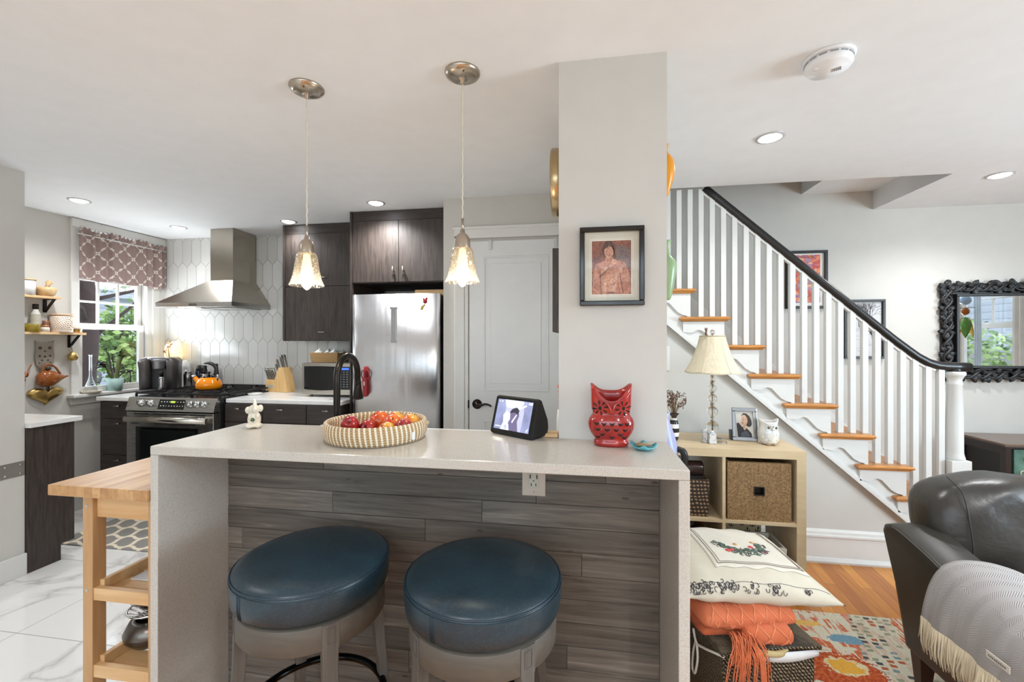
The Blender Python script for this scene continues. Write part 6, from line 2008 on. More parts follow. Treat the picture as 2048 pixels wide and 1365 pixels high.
# ================================================================== PENDANTS
a = Mat('seeded_glass', (255, 250, 240), 0.04)
tr = a.n('ShaderNodeBsdfTransparent'); tr.inputs[0].default_value = (0.97, 0.94, 0.88, 1)
gl = a.n('ShaderNodeBsdfGlossy'); gl.inputs['Roughness'].default_value = 0.08
tl = a.n('ShaderNodeBsdfTranslucent'); tl.inputs[0].default_value = (1.0, 0.93, 0.8, 1)
nz = a.voro(a.coord(), 95)
bp = a.n('ShaderNodeBump'); bp.inputs['Strength'].default_value = 1.0; bp.inputs['Distance'].default_value = 0.004; a.l(nz, bp.inputs['Height']); a.l(bp.outputs[0], gl.inputs['Normal'])
seed = a.math('LESS_THAN', nz, 0.16)
lw = a.n('ShaderNodeLayerWeight'); lw.inputs[0].default_value = 0.35; a.l(bp.outputs[0], lw.inputs['Normal'])
mx1 = a.n('ShaderNodeMixShader'); mx2 = a.n('ShaderNodeMixShader')
a.l(a.math('MULTIPLY', lw.outputs['Facing'], 0.75), mx1.inputs[0]); a.l(tr.outputs[0], mx1.inputs[1]); a.l(gl.outputs[0], mx1.inputs[2])
a.l(a.math('ADD', a.math('MULTIPLY', seed, 0.35), 0.05), mx2.inputs[0]); a.l(mx1.outputs[0], mx2.inputs[1]); a.l(tl.outputs[0], mx2.inputs[2])
a.l(mx2.outputs[0], a.nt.nodes['Material Output'].inputs['Surface'])
m_seeded = a.m
m_bulbg = emis('bulb_glow', (255, 236, 200), 12)
m_bulbo = Mat('bulb_amber_glass', (255, 224, 170), 0.05)
m_bulbo.b.inputs['Emission Color'].default_value = rgb(255, 214, 140); m_bulbo.b.inputs['Emission Strength'].default_value = 2.2; m_bulbo = m_bulbo.m
def pendant():
    t = thing('pendant_light', (0, 0, 0), 'x', 'pendant light')
    B_ = (0, 0, 0)
    m = M(); m.lathe([(0.064, 0), (0.0645, -0.004), (0.060, -0.012), (0.046, -0.020), (0.020, -0.026), (0.007, -0.028), (0.007, -0.042), (0, -0.042)], B_, 40); m.obj('canopy', m_nickel, t, base=B_)
    m = M()
    for q in (R(-70), R(-110 - 30)):
        m.sphere((0.045 * math.cos(q), 0.045 * math.sin(q), -0.021), 0.0035, 10, 6)
    m.obj('screws', plain('dark_nickel', (110, 92, 74), 0.3, 1.0), t, base=B_)
    m = M(); m.tube([(0.0012 * math.sin(i * 1.9), 0.0012 * math.cos(i * 1.3), -0.04 - 0.5 * i / 50) for i in range(51)], 0.0028, 8); m.obj('cord', plain('clear_cord', (206, 198, 182), 0.35), t, base=B_)
    m = M(); m.tube([(0, 0, -0.535), (0, 0, -0.585)], 0.0048, 12); m.lathe([(0.0, -0.572), (0.008, -0.575), (0.009, -0.588), (0.020, -0.596), (0.027, -0.612), (0.029, -0.640), (0.029, -0.648), (0, -0.648)], B_, 32); m.obj('socket_cup', m_nickel, t, base=B_)
    m = M(); m.lathe([(0.027, -0.640), (0.034, -0.645), (0.0385, -0.656), (0.0415, -0.68), (0.0450, -0.705), (0.0495, -0.73), (0.056, -0.752), (0.0625, -0.766), (0.0610, -0.770)], B_, 48, caps=(False, False)); m.obj('glass_shade', m_seeded, t, base=B_, solid=0.002)
    m = M(); m.lathe([(0.012, -0.646), (0.013, -0.66), (0.018, -0.69), (0.0235, -0.725), (0.0235, -0.748), (0.019, -0.766), (0.010, -0.779), (0.003, -0.784), (0, -0.785)], B_, 28); bb = m.obj('bulb', m_bulbo, t, base=B_)
    m = M(); m.lathe([(0.0, -0.66), (0.012, -0.70), (0.012, -0.75), (0, -0.762)], B_, 14); m.obj('filament', m_bulbg, bb, base=B_)
    return t
p1 = pendant(); p1.location = (-1.053, 1.54, CEIL); tag(p1, 'left one of the two hanging pendant lights with seeded bell-shaped glass, before the upper cabinet', 'pendant light', 'glass pendant lights over the bar')
p2 = dup(p1, loc=(-0.431, 1.543, CEIL + 0.0), label='right one of the two hanging pendant lights with seeded bell-shaped glass, before the pantry door')
for x in (-1.053, -0.431):
    l = bpy.data.lights.new('pendant_bulb_light', 'POINT'); l.energy = 3.2; l.color = (1.0, 0.92, 0.80); l.shadow_soft_size = 0.03
    o = bpy.data.objects.new('pendant_bulb_light', l); COL.objects.link(o); o.location = (x, 1.54, CEIL - 0.80)

# ================================================================== LIVING SIDE
# wall vases on the partition's right face
def wall_vase(cx, cy, prof, mat, label):
    m = M(); m.lathe(prof, (cx, cy, 0), 36)
    return tag(m.obj('wall_vase', mat, base=(cx, cy, prof[0][1])), label, 'vase')
wall_vase(0.322, 1.76, [(0.004, 1.915), (0.010, 1.925), (0.020, 1.955), (0.030, 1.99), (0.034, 2.02), (0.030, 2.052), (0.020, 2.073), (0.010, 2.083), (0.006, 2.095), (0.008, 2.108), (0.010, 2.118), (0.004, 2.126)], plain('amber_orange_glaze', (226, 150, 32), 0.3), 'orange teardrop wall vase high on the right side of the pillar')
wall_vase(0.325, 1.76, [(0.012, 1.516), (0.018, 1.530), (0.027, 1.575), (0.035, 1.62), (0.038, 1.645), (0.033, 1.668), (0.018, 1.683), (0.011, 1.70), (0.010, 1.72), (0.014, 1.738), (0.018, 1.746), (0.012, 1.746)], plain('sage_green_glaze', (150, 178, 132), 0.3), 'pale green wall vase on the right side of the pillar')
t = thing('light_switch', (0.53, 2.949, 1.24), 'white light switch plate on the wall under the stairs, right of the pillar', 'light switch')
m = M(); m.box(0.482, 0.562, 2.942, 2.9495, 1.165, 1.32, 0.002); m.obj('plate', m_white, t)
m = M(); m.box(0.508, 0.536, 2.939, 2.943, 1.21, 1.275, 0.002); m.obj('rocker', m_white, t)

# blue tall vase with black handle behind the bar end
t = thing('blue_floor_vase', (0.375, 2.14, 0), 'tall lavender-blue glazed vase with black handle behind the right end of the bar', 'vase')
a = Mat('lavender_glaze', (150, 154, 196), 0.35); a.color(a.ramp(a.noise(a.coord((1, 1, .5)), 7, 4), [(0.35, (118, 124, 178)), (0.7, (186, 190, 214))])); m_lav = a.m
m = M(); m.lathe([(0, 0), (0.05, 0), (0.055, 0.2), (0.066, 0.6), (0.072, 0.80), (0.068, 0.87), (0.050, 0.93), (0.034, 0.975), (0.030, 1.0), (0.036, 1.02), (0.030, 1.02), (0.024, 0.99), (0, 0.98)], (0.375, 2.14, 0), 32); m.obj('body', m_lav, t)
m = M(); m.tube(catmull([(0.442, 2.115, 0.70), (0.463, 2.11, 0.74), (0.470, 2.11, 0.81), (0.462, 2.11, 0.845), (0.438, 2.12, 0.855)], 6), [0.014] * 12 + [0.016] * 8 + [0.014] * 5, 10); m.obj('handle', m_black, t)

# ---- cube shelf
t = thing('cube_shelf', (0.74, 2.64, 0), 'pale wood cube shelving unit with four cubbies against the stair wall', 'shelf')
a = Mat('pale_birch_veneer', (206, 184, 148), 0.4); g = a.noise(a.coord((2, 10, 10)), 3, 4); a.color(a.ramp(g, [(0.3, (200, 176, 138)), (0.7, (214, 192, 156))])); m_veneer = a.m
SX0, SX1, SY0, SY1, STP = 0.345, 1.137, 2.44, 2.83, 0.790
m = M(); m.box(SX0, SX1, SY0, SY1, STP - 0.045, STP, 0.001); m.obj('top', m_veneer, t)
m = M(); m.box(SX0, SX1, SY0, SY1, 0, 0.045, 0.001); m.obj('bottom', m_veneer, t)
for x in (SX0, SX1 - 0.045):
    m = M(); m.box(x, x + 0.045, SY0 + .0005, SY1, 0.045, STP - 0.045, 0.0005); m.obj('side', m_veneer, t)
mxx = (SX0 + SX1) / 2
m = M(); m.box(mxx - .008, mxx + .008, SY0 + .003, SY1, 0.045, STP - .045); m.obj('divider', m_veneer, t)
zc = 0.405
for x0, x1 in ((SX0 + .045, mxx - .008), (mxx + .008, SX1 - .045)):
    m = M(); m.box(x0, x1, SY0 + .003, SY1, zc - .008, zc + .008); m.obj('shelf_board', m_veneer, t)
ZU = zc + .0085
# rush box with square grip hole
t = thing('rush_box', (0.93, 2.6, ZU), 'square woven rush box with a square grip hole in the upper right cubby', 'basket')
a = Mat('rush_weave', (156, 124, 84), 0.7)
sp = a.sep(a.coord(loc=(0, 0, 0)))
cxr, czr = 0.9175, ZU + .155
dx = a.math('ABSOLUTE', a.math('SUBTRACT', sp[0], 0.0)); dz = a.math('ABSOLUTE', a.math('SUBTRACT', sp[2], 0.150))
vert = a.math('GREATER_THAN', dz, dx)
wobb = a.noise(a.coord(), 22, 3)
fx_ = a.math('SINE', a.math('ADD', a.math('MULTIPLY', sp[0], 900), a.math('MULTIPLY', wobb, 10)))
fz_ = a.math('SINE', a.math('ADD', a.math('MULTIPLY', sp[2], 900), a.math('MULTIPLY', wobb, 10)))
stp = a.mix(vert, a.n('ShaderNodeCombineColor').outputs[0], a.n('ShaderNodeCombineColor').outputs[0])
sel = a.math('ADD', a.math('MULTIPLY', vert, fx_), a.math('MULTIPLY', a.math('SUBTRACT', 1, vert), fz_))
tw = a.noise(a.coord(), 120, 3)
val = a.math('ADD', a.math('MULTIPLY', sel, 0.22), a.math('MULTIPLY', tw, 0.8))
a.color(a.ramp(val, [(0.15, (98, 70, 42)), (0.45, (156, 120, 78)), (0.75, (196, 164, 116))])); a.bump(val, 0.9, 0.004)
m_rush = a.m
rx0, rx1, rz0, rz1 = 0.762, 1.073, ZU, ZU + 0.305
m = M()
hx0, hx1, hz0, hz1 = 0.893, 0.942, ZU + 0.134, ZU + 0.178
for (x0, x1, z0, z1) in ((rx0, rx1, hz1, rz1), (rx0, rx1, rz0, hz0), (rx0, hx0, hz0, hz1), (hx1, rx1, hz0, hz1)):
    m.box(x0, x1, 2.455, 2.475, z0, z1)
m.box(rx0, rx0 + .015, 2.475, 2.80, rz0, rz1); m.box(rx1 - .015, rx1, 2.475, 2.80, rz0, rz1); m.box(rx0, rx1, 2.785, 2.80, rz0, rz1); m.box(rx0, rx1, 2.475, 2.785, rz0, rz0 + .01)
m.obj('box', m_rush, t, base=((rx0 + rx1) / 2, 2.6, ZU))
m = M(); frame_rect(m, hx0 - .002, hx1 + .002, hz0 - .002, hz1 + .002, 0.004, 2.450, 2.476, .001); m.obj('grip_rim', plain('dark_rim', (46, 36, 28), 0.6), t)
m = M(); m.box(hx0 - .01, hx1 + .01, 2.490, 2.5, hz0 - .01, hz1 + .01); m.obj('dark_backing', m_black, t)  # black panel close behind the grip hole, darkening the opening
# dark woven basket
a = Mat('dark_hyacinth', (74, 58, 42), 0.6)
vo1 = a.wave(a.coord((1, 1, 1)), 16, 3.5, 2, axis='Z'); n5 = a.wave(a.coord((1, 1, .4), (0, R(25), 0)), 18, 4, 2, axis='X')
vv5 = a.math('SUBTRACT', 1.0, a.math('MULTIPLY', vo1, a.math('ADD', a.math('MULTIPLY', n5, .75), .25)))
a.color(a.ramp(vv5, [(0.1, (176, 142, 104)), (0.45, (120, 92, 64)), (0.8, (40, 29, 20))])); a.bump(vv5, -1.0, 0.012)
m_hya = a.m
open_basket('woven_basket', 0.41, 0.672, 2.47, 2.76, ZU, ZU + 0.20, m_hya, 'dark brown coarse woven basket in the upper left cubby', t_=0.015, flare=0.004)
t = thing('glass_jar', (0.53, 2.56, ZU + .21), 'dark-filled glass jar lying on its side on the dark woven basket', 'jar')
m = M(); m.lathe([(0, 0), (0.036, 0.0), (0.040, 0.008), (0.040, 0.155), (0.036, 0.165), (0.030, 0.17), (0.030, 0.175), (0.032, 0.178)], (0.655, 2.53, ZU + .244), 28, (-1, 0, 0)); m.obj('jar', plain('brown_beans_jar', (52, 36, 34), 0.08, bump=(160, .6)), t)
m = M(); m.lathe([(0.036, 0.0), (0.036, 0.025), (0, 0.026)], (0.482, 2.53, ZU + .244), 28, (-1, 0, 0)); m.obj('lid', plain('lid_grey', (120, 120, 122), 0.25, 0.7), t)
m = M(); m.box(0.42, 0.66, 2.50, 2.74, ZU + .188, ZU + .2035, .004); tag(m.obj('folded_cloth', plain('dark_brown_cloth', (38, 30, 28), 0.9, bump=(30, .8)), base=(0.54, 2.6, ZU + .188)), 'dark cloth filling the top of the dark woven basket', 'cloth')
# lower left wicker tray
ZL = 0.0455
open_basket('wicker_tray', 0.42, 0.668, 2.46, 2.78, 0.24, 0.345, m_wicker, 'shallow tan wicker tray stacked high in the lower left cubby', t_=0.012, flare=0.006)
m = M(); m.box(0.425, 0.66, 2.48, 2.76, ZL, 0.2395, 0.01); tag(m.obj('storage_box', plain('dark_box', (52, 46, 42), 0.8), base=(0.54, 2.6, ZL)), 'dark box under the wicker tray in the lower left cubby', 'box')
m = M(); m.sphere((0.50, 2.56, 0.335), (0.06, 0.06, 0.026), 14, 8); m.sphere((0.58, 2.60, 0.335), (0.05, 0.06, 0.024), 14, 8)
tag(m.obj('grey_scarf', plain('grey_knit', (120, 120, 118), 0.9, bump=(70, 1.0)), base=(0.54, 2.58, 0.31)), 'bunched grey knitted cloth in the wicker tray', 'cloth')
# lined basket with anchor fabric bin behind it
a = Mat('anchor_canvas', (186, 170, 136), 0.85)
m_anchor = a.m
t = thing('anchor_bin', (0.87, 2.72, ZL), 'beige fabric bin printed with black anchors in the lower right cubby', 'bin')
m = M(); m.box(0.765, 1.005, 2.655, 2.80, ZL, 0.390, 0.006); m.obj('bin', m_anchor, t)
m = M()
def anchor(m, x, z, s, y=2.6542, rot=0):
    def P(u, v):
        c, s_ = math.cos(rot), math.sin(rot)
        return (x + (u * c - v * s_) * s, y, z + (u * s_ + v * c) * s)
    m.tube([P(0, -1), P(0, 0.8)], 0.0028 * s / .016, 6)
    m.tube([P(-.45, .45), P(.45, .45)], 0.0024 * s / .016, 6)
    m.tube([P(math.cos(q) * .9, -0.15 + math.sin(q) * .9) for q in [PI + PI * i / 10 for i in range(11)]], 0.0026 * s / .016, 6)
    m.tube([P(math.cos(q) * .22, 0.95 + math.sin(q) * .22) for q in [2 * PI * i / 10 for i in range(10)]], 0.0015 * s / .016, 5, True)
for i, (x, z) in enumerate(((.785, .372), (.835, .380), (.895, .376), (.955, .380), (.985, .350), (.925, .350), (.865, .346), (.805, .340), (.785, .31), (.845, .312), (.90, .322), (.955, .318), (.985, .29), (.93, .285))):
    anchor(m, x, z, 0.013, rot=(i % 3 - 1) * .25)
m.obj('anchor_print', m_black, t)
t = thing('lined_basket', (0.95, 2.5, 0.03), 'tan basket with white cloth liner in the lower right cubby', 'basket')
m = M()
def rc2(x0, x1, y0, y1, z):
    return [(x0, y0, z), (x1, y0, z), (x1, y1, z), (x0, y1, z)]
m.rings([rc2(0.79, 1.035, 2.462, 2.645, ZL), rc2(0.775, 1.045, 2.455, 2.65, 0.255)], True, (True, False), False); m.rings([rc2(0.785, 1.035, 2.465, 2.64, 0.255), rc2(0.80, 1.03, 2.47, 2.635, ZL + .01)], True, (False, True), False); m.obj('weave', m_wicker, t)
m = M(); m.rings([rc2(0.772, 1.048, 2.452, 2.652, 0.235), rc2(0.770, 1.050, 2.450, 2.653, 0.277), rc2(0.783, 1.037, 2.463, 2.642, 0.279), rc2(0.785, 1.034, 2.466, 2.640, 0.12)], True, (False, False), False); m.obj('liner', plain('white_liner', (210, 204, 190), 0.85), t)
m = M(); m.box(0.80, 1.02, 2.48, 2.62, 0.05, 0.24, .02); m.sphere((0.86, 2.53, .25), (.06, .05, .02)); tag(m.obj('folded_cloth', plain('blue_grey_cloth', (84, 90, 98), 0.9, bump=(40, .8)), base=(0.9, 2.55, 0.05)), 'blue-grey cloth inside the lined basket', 'cloth')

# ---- on the shelf top
ST_ = STP + .0005
t = thing('table_lamp', (0.741, 2.65, ST_), 'table lamp with cream bell shade and stacked crystal balls on the cube shelf', 'lamp')
LX, LY = 0.741, 2.65
m_crys = glassm('crystal', (238, 236, 232), 0.02, 1.5)
m = M(); m.lathe([(0, ST_), (0.048, ST_), (0.050, ST_ + .006), (0.046, ST_ + .014), (0.02, ST_ + .018), (0, ST_ + .018)], (LX, LY, 0), 32); m.obj('base', m_crys, t)
balls = [(0.8615, 0.0355), (0.952, 0.0315), (1.0245, 0.0275), (1.0845, 0.0235), (1.136, 0.0165)]
for z, r_ in balls:
    m = M(); m.sphere((LX, LY, z), r_, 28, 18); m.obj('crystal_ball', m_crys, t)
m = M()
m.cyl((LX, LY, ST_ + .01), (LX, LY, 1.40), 0.0024, n=10)
for z, r_ in balls:
    for s_ in (-1, 1):
        m.lathe([(0.010, -.003), (0.012, 0), (0.010, .003)], (LX, LY, z + s_ * (r_ + .003)), 16)
m.obj('rod', m_nickel, t)
a = Mat('cream_silk', (218, 204, 176), 0.75)
a.b.inputs['Transmission Weight'].default_value = 0.0
sp = a.sep(a.coord()); ang = a.math('ARCTAN2', sp[1], sp[0])
a.color(a.ramp(a.noise(a.coord((1, 1, .3)), 90, 2), [(0.3, (210, 196, 168)), (0.7, (222, 210, 184))])); m_shade = a.m
def shr(u):
    return 0.066 + (0.147 - 0.066) * (0.55 * u + 0.45 * u ** 2.2)
m = M()
N = 96
rs = []
for i in range(21):
    u = i / 20
    r_ = shr(u)
    P_ = []
    for j in range(N):
        q = 2 * PI * j / N
        sc = 1 - 0.035 * abs(math.sin(q * 3 + .4)) ** 0.6 * (0.3 + .7 * u) + .02
        P_.append((LX + r_ * sc * math.cos(q), LY + r_ * sc * math.sin(q), 1.385 - 0.208 * u - (0.005 * u * abs(math.sin(q * 3 + .4)))))
    rs.append(P_)
m.rings(rs, True, (False, False), True); sh = m.obj('lamp_shade', m_shade, t, base=(LX, LY, 1.38), solid=0.0015)
m = M()
m.tube([(LX + .067 * math.cos(q), LY + .067 * math.sin(q), 1.386) for q in [2 * PI * i / 48 for i in range(48)]], 0.0035, 6, True)
for k in range(6):
    q = (PI * k - .4) / 3
    pts = []
    for i in range(13):
        u = i / 12
        pts.append((LX + shr(u) * 1.021 * math.cos(q), LY + shr(u) * 1.021 * math.sin(q), 1.385 - .208 * u))
    m.tube(pts, 0.0016, 5)
m.obj('trim', plain('silk_piping', (200, 184, 154), 0.7), sh)
m = M(); m.sphere((LX, LY, 1.408), 0.014, 20, 12); m.cyl((LX, LY, 1.386), (LX, LY, 1.396), 0.006); m.obj('finial', m_crys, t)
m = M(); m.lathe([(0.0, 1.24), (0.02, 1.25), (0.028, 1.28), (0.014, 1.32), (0, 1.33)], (LX, LY, 0), 16); m.obj('bulb', plain('opal_bulb', (230, 228, 220), 0.3), t)
t = thing('cat_figurine', (0.70, 2.64, 1.389), 'tiny brown and white figurine perched on the top rim of the lamp shade', 'figurine')
m = M(); m.sphere((0.696, 2.60, 1.402), (0.010, 0.009, 0.014)); m.sphere((0.693, 2.598, 1.422), (0.008, 0.008, 0.008)); m.lathe([(0.004, 0), (0, .008)], (0.689, 2.598, 1.427), 8); m.lathe([(0.004, 0), (0, .008)], (0.698, 2.598, 1.427), 8); m.obj('body', plain('cat_brown', (120, 90, 70), 0.6), t)
m = M(); m.sphere((0.700, 2.592, 1.402), (0.006, 0.004, 0.012)); m.obj('chest', plain('cat_white', (214, 206, 196), 0.6), t)

t = thing('marble_candle_holder', (0.69, 2.565, ST_), 'white and grey stone tealight holder pair at the foot of the lamp', 'candle holder')
mm_ = Mat('marble_block', (200, 200, 200), 0.3); mm_.color(mm_.ramp(mm_.noise(mm_.coord(), 40, 4, .6, 2), [(0.35, (150, 156, 164)), (0.6, (226, 224, 220))]))
m = M(); m.box(0.665, 0.690, 2.555, 2.590, ST_, ST_ + .072, .003); m.box(0.692, 0.728, 2.530, 2.565, ST_, ST_ + .060, .003); m.obj('blocks', mm_.m, t)
m = M(); m.lathe([(0.010, 0), (0.010, .01), (0, .01)], (0.71, 2.548, ST_ + .0602), 16); m.obj('tealight', m_white, t)
m = M(); m.box(0.735, 0.790, 2.545, 2.575, ST_, ST_ + .020, .004)
tag(m.obj('glass_block', m_crys, base=(0.76, 2.56, ST_)), 'small clear glass dish in front of the lamp base', 'dish')

# photo frame
t = thing('photo_frame', (0.905, 2.66, ST_), 'silver photo frame with a portrait leaning beside the lamp', 'photo frame')
PT = Matrix.Translation((0.912, 2.64, ST_ + 0.001)) @ Matrix.Rotation(R(-6), 4, 'Z') @ Matrix.Rotation(R(-9), 4, 'X')
m = M(); m.T = PT; frame_rect(m, -0.065, 0.065, 0, 0.185, 0.020, -0.012, 0.0, 0.003); frame_rect(m, -0.048, 0.048, 0.017, 0.168, 0.004, -0.0135, -.010, 0.001); m.obj('frame', plain('pewter_frame', (142, 142, 144), 0.3, 0.8), t)
m = M(); m.T = PT; m.box(-0.055, 0.055, -0.004, -0.001, 0.01, 0.175); m.obj('backing', m_black, t)
m = M(); m.T = PT; m.box(-0.070, -0.063, 0.0, 0.06, 0.0, 0.06, .001); m.obj('stand', m_black, t)
pm = [plain('portrait_paper', (206, 202, 192), 0.5), plain('portrait_hair', (62, 52, 48), 0.5), plain('portrait_skin', (206, 168, 142), 0.5), plain('portrait_dress', (72, 76, 88), 0.5), plain('portrait_dark', (36, 32, 34), 0.5)]
m = M(); m.T = PT
def pp(pts, mi, lay):
    m.mi = mi
    m._f([m.v((-0.045 + 0.09 * u, -0.0045 - lay * .0002, 0.020 + 0.145 * v)) for u, v in pts])
pp([(0, 0), (1, 0), (1, 1), (0, 1)], 0, 0)
pp([(.10, .0), (.92, .0), (.88, .16), (.70, .30), (.55, .40), (.35, .40), (.16, .56), (.04, .52), (.06, .3)], 4, 1)
pp([(.30, .02), (.78, .02), (.74, .16), (.60, .26), (.40, .20), (.26, .12)], 3, 2)
pp([(.34, .84), (.44, .93), (.62, .92), (.80, .82), (.90, .66), (.92, .50), (.84, .42), (.70, .40), (.60, .46), (.40, .74)], 1, 2)
pp([(.40, .86), (.54, .86), (.66, .74), (.68, .60), (.60, .48), (.46, .44), (.30, .46), (.22, .56), (.34, .60), (.34, .74)], 2, 3)
pp([(.42, .46), (.58, .48), (.60, .34), (.50, .26), (.42, .34)], 2, 3)
for q in ([(.38, .72), (.46, .73), (.46, .745), (.38, .735)], [(.54, .70), (.62, .69), (.62, .705), (.54, .715)], [(.34, .54), (.44, .53), (.43, .555), (.35, .56)], [(.44, .68), (.46, .68), (.42, .62), (.40, .62)]):
    pp(q, 4, 4)
m.obj('portrait', pm, t, recalc=False)

# white ceramic owl
WX, WY = 1.012, 2.585
t = thing('ceramic_owl', (WX, WY, ST_), 'glossy white ceramic owl jar at the right end of the cube shelf', 'figurine')
m_wc = Mat('pearl_ceramic', (226, 224, 216), 0.12, Coat_Weight=0.6); m_wc.color(m_wc.ramp(m_wc.noise(m_wc.coord(), 16, 3), [(0.3, (206, 206, 206)), (0.7, (236, 232, 222))])); m_wc = m_wc.m
m = M()
rs = []
for z, r_, ear in ((0, .028, 0), (.004, .034, 0), (.02, .047, 0), (.045, .053, 0), (.070, .052, 0), (.09, .047, 0), (.105, .045, 0), (.118, .046, .4), (.126, .047, 1.0), (.126, .042, 1.0), (.11, .040, .3), (.02, .036, 0)):
    P_ = []
    for i in range(48):
        q = 2 * PI * i / 48
        c = abs(math.cos(q)) ** 6
        P_.append((WX + r_ * math.cos(q) * (1 + .06 * c * ear), WY + r_ * math.sin(q), ST_ + z + .016 * c * ear))
    rs.append(P_)
m.rings(rs, True, (True, True), True); wb = m.obj('body', m_wc, t)
m = M()
for s_ in (-1, 1):
    m.lathe([(0.016, 0), (0.016, .003), (0.011, .004), (0.010, .002), (0, .002)], (WX + s_ * .018 + .004, WY - .042, ST_ + .096), 20, (s_ * .35, -.95, 0))
m.tube([(WX + .004, WY - .050, ST_ + .098), (WX + .004, WY - .055, ST_ + .088), (WX + .004, WY - .050, ST_ + .080)], [.003, .0045, .001], 8)
for s_ in (-1, 1):
    m.tube(catmull([(WX + s_ * .040, WY - .022, ST_ + .130), (WX + s_ * .02, WY - .043, ST_ + .116), (WX + .003, WY - .050, ST_ + .106)], 5), .003, 6)
random.seed(4)
for k in range(20):
    q = -PI / 2 + random.uniform(-1.0, 1.0); z = random.uniform(.025, .068)
    m.sphere((WX + .0515 * math.cos(q), WY + .0515 * math.sin(q), ST_ + z), (.004, .004, .005), 8, 5)
m.obj('relief', m_wc, wb)
m = M()
for s_ in (-1, 1):
    m.sphere((WX + s_ * .018 + .004 + s_ * .001, WY - .0455, ST_ + .096), (.0055, .003, .0055), 10, 6)
m.obj('eyes', plain('owl_eye_bronze', (92, 80, 50), 0.2, 0.6), wb)
m = M()
for s_ in (-1, 1):
    m.sphere((WX + s_ * .016, WY - .042, ST_ + .006), (.010, .008, .006), 10, 6)
m.obj('feet', plain('owl_feet', (160, 130, 96), 0.3), wb)

# striped vase with dried lavender
t = thing('striped_vase', (0.52, 2.60, ST_), 'small black and white striped vase of dried sprigs behind the bar end', 'vase')
a = Mat('black_white_stripes', (30, 30, 30), 0.2)
z_ = a.sep(a.coord())[2]
a.color(a.mix(a.math('GREATER_THAN', a.math('FRACT', a.math('ADD', a.math('MULTIPLY', z_, 21.5), -.02)), 0.5), (38, 34, 36), (232, 230, 224)))
vx, vy = 0.52, 2.60
m = M(); m.lathe([(0, 0), (0.020, 0), (0.024, 0.01), (0.0275, 0.04), (0.028, 0.06), (0.025, 0.095), (0.019, 0.118), (0.014, 0.128)], (vx, vy, ST_), 32); m.obj('body', a.m, t, base=(vx, vy, ST_))
m = M(); m.lathe([(0.014, 0.128), (0.014, 0.134), (0.026, 0.150), (0.030, 0.152), (0.012, 0.140), (0, 0.13)], (vx, vy, ST_), 28); m.obj('collar', plain('brown_collar', (56, 40, 34), 0.4), t)
t = thing('dried_sprigs', (vx, vy, ST_ + .13), 'bunch of dried brown sprigs in the striped vase', 'dried flowers')
random.seed(9)
m = M(); m2 = M()
for k in range(60):
    q = random.uniform(0, 2 * PI); sp_ = random.uniform(0.01, .075); h = random.uniform(.07, .135)
    p0 = Vector((vx + random.uniform(-.008, .008), vy + random.uniform(-.008, .008), ST_ + .14)); p1_ = p0 + Vector((sp_ * math.cos(q), sp_ * math.sin(q), h))
    m.tube([p0, (p0 + p1_) / 2 + Vector((0, 0, .008)), p1_], .0008, 4)
    for b in range(5):
        c = p1_ + Vector((random.uniform(-.008, .008), random.uniform(-.008, .008), random.uniform(-.025, .008)))
        m2.sphere(c, (.0028, .0028, .004), 6, 4)
m.obj('stalks', plain('straw_stalk', (150, 122, 92), 0.8), t); m2.obj('seed_heads', plain('dusky_seed', (104, 80, 68), 0.9), t)

# ---- pictures on the stair wall
t = thing('framed_print', (1.69, 3.637, 1.82), 'black framed colourful red and blue print on the stair wall, upper one', 'picture')
def wallframe(x0, x1, z0, z1, w_, t, bm_, y=3.639, pw=0.03):
    m = M(); frame_rect(m, x0, x1, z0, z1, w_, y - 0.028, y, 0.002); m.obj('frame', m_black, t)
    m = M(); m.box(x0 + w_ * .6, x1 - w_ * .6, y - 0.012, y - 0.004, z0 + w_ * .6, z1 - w_ * .6); m.obj('mat_board', plain('white_mat', (226, 224, 218), 0.7), t)
wallframe(1.545, 1.832, 1.604, 2.044, 0.020, t, None)
a = Mat('abstract_print', (180, 90, 70), 0.6)
vc = a.voro(a.coord((1, 1, 1.3)), 30, out='Color'); nn_ = a.noise(a.coord(), 10, 5, .7, 1.5); sx3 = a.sep(vc)
c1 = a.ramp(sx3[0], [(0, (206, 72, 58)), (0.3, (226, 132, 96)), (0.45, (120, 150, 196)), (0.65, (64, 76, 140)), (0.8, (238, 214, 170)), (0.92, (120, 60, 70))], 'CONSTANT')
c2 = a.ramp(nn_, [(0.3, (80, 110, 180)), (0.45, (210, 90, 70)), (0.6, (236, 170, 120)), (0.75, (220, 215, 210))])
a.color(a.mix(0.5, c1, c2))
m = M(); m.box(1.60, 1.785, 3.6255, 3.628, 1.648, 2.012); m.obj('print', a.m, t)
t = thing('framed_print', (2.08, 3.637, 1.45), 'black framed monochrome print of a bare tree on the stair wall, lower one', 'picture')
wallframe(1.945, 2.219, 1.225, 1.667, 0.018, t, None)
m = M(); m.box(1.965, 2.20, 3.6255, 3.628, 1.245, 1.648); pr1 = m.obj('print', plain('grey_print_paper', (200, 200, 202), 0.7, bump=(8, .1)), t)
m = M(); random.seed(6)
def branch(p, d, L, w_, dep):
    e = (p[0] + d[0] * L, p[1] + d[1] * L)
    m.tube([(p[0], 3.6252, p[1]), (e[0], 3.6252, e[1])], [w_, w_ * .7], 4)
    if dep > 0:
        for k in range(3 if dep > 2 else 2):
            a_ = math.atan2(d[1], d[0]) + random.uniform(-.7, .7)
            if 1.97 < e[0] < 2.19 and e[1] < 1.63:
                branch(e, (math.cos(a_), math.sin(a_)), L * random.uniform(.65, .85), w_ * .65, dep - 1)
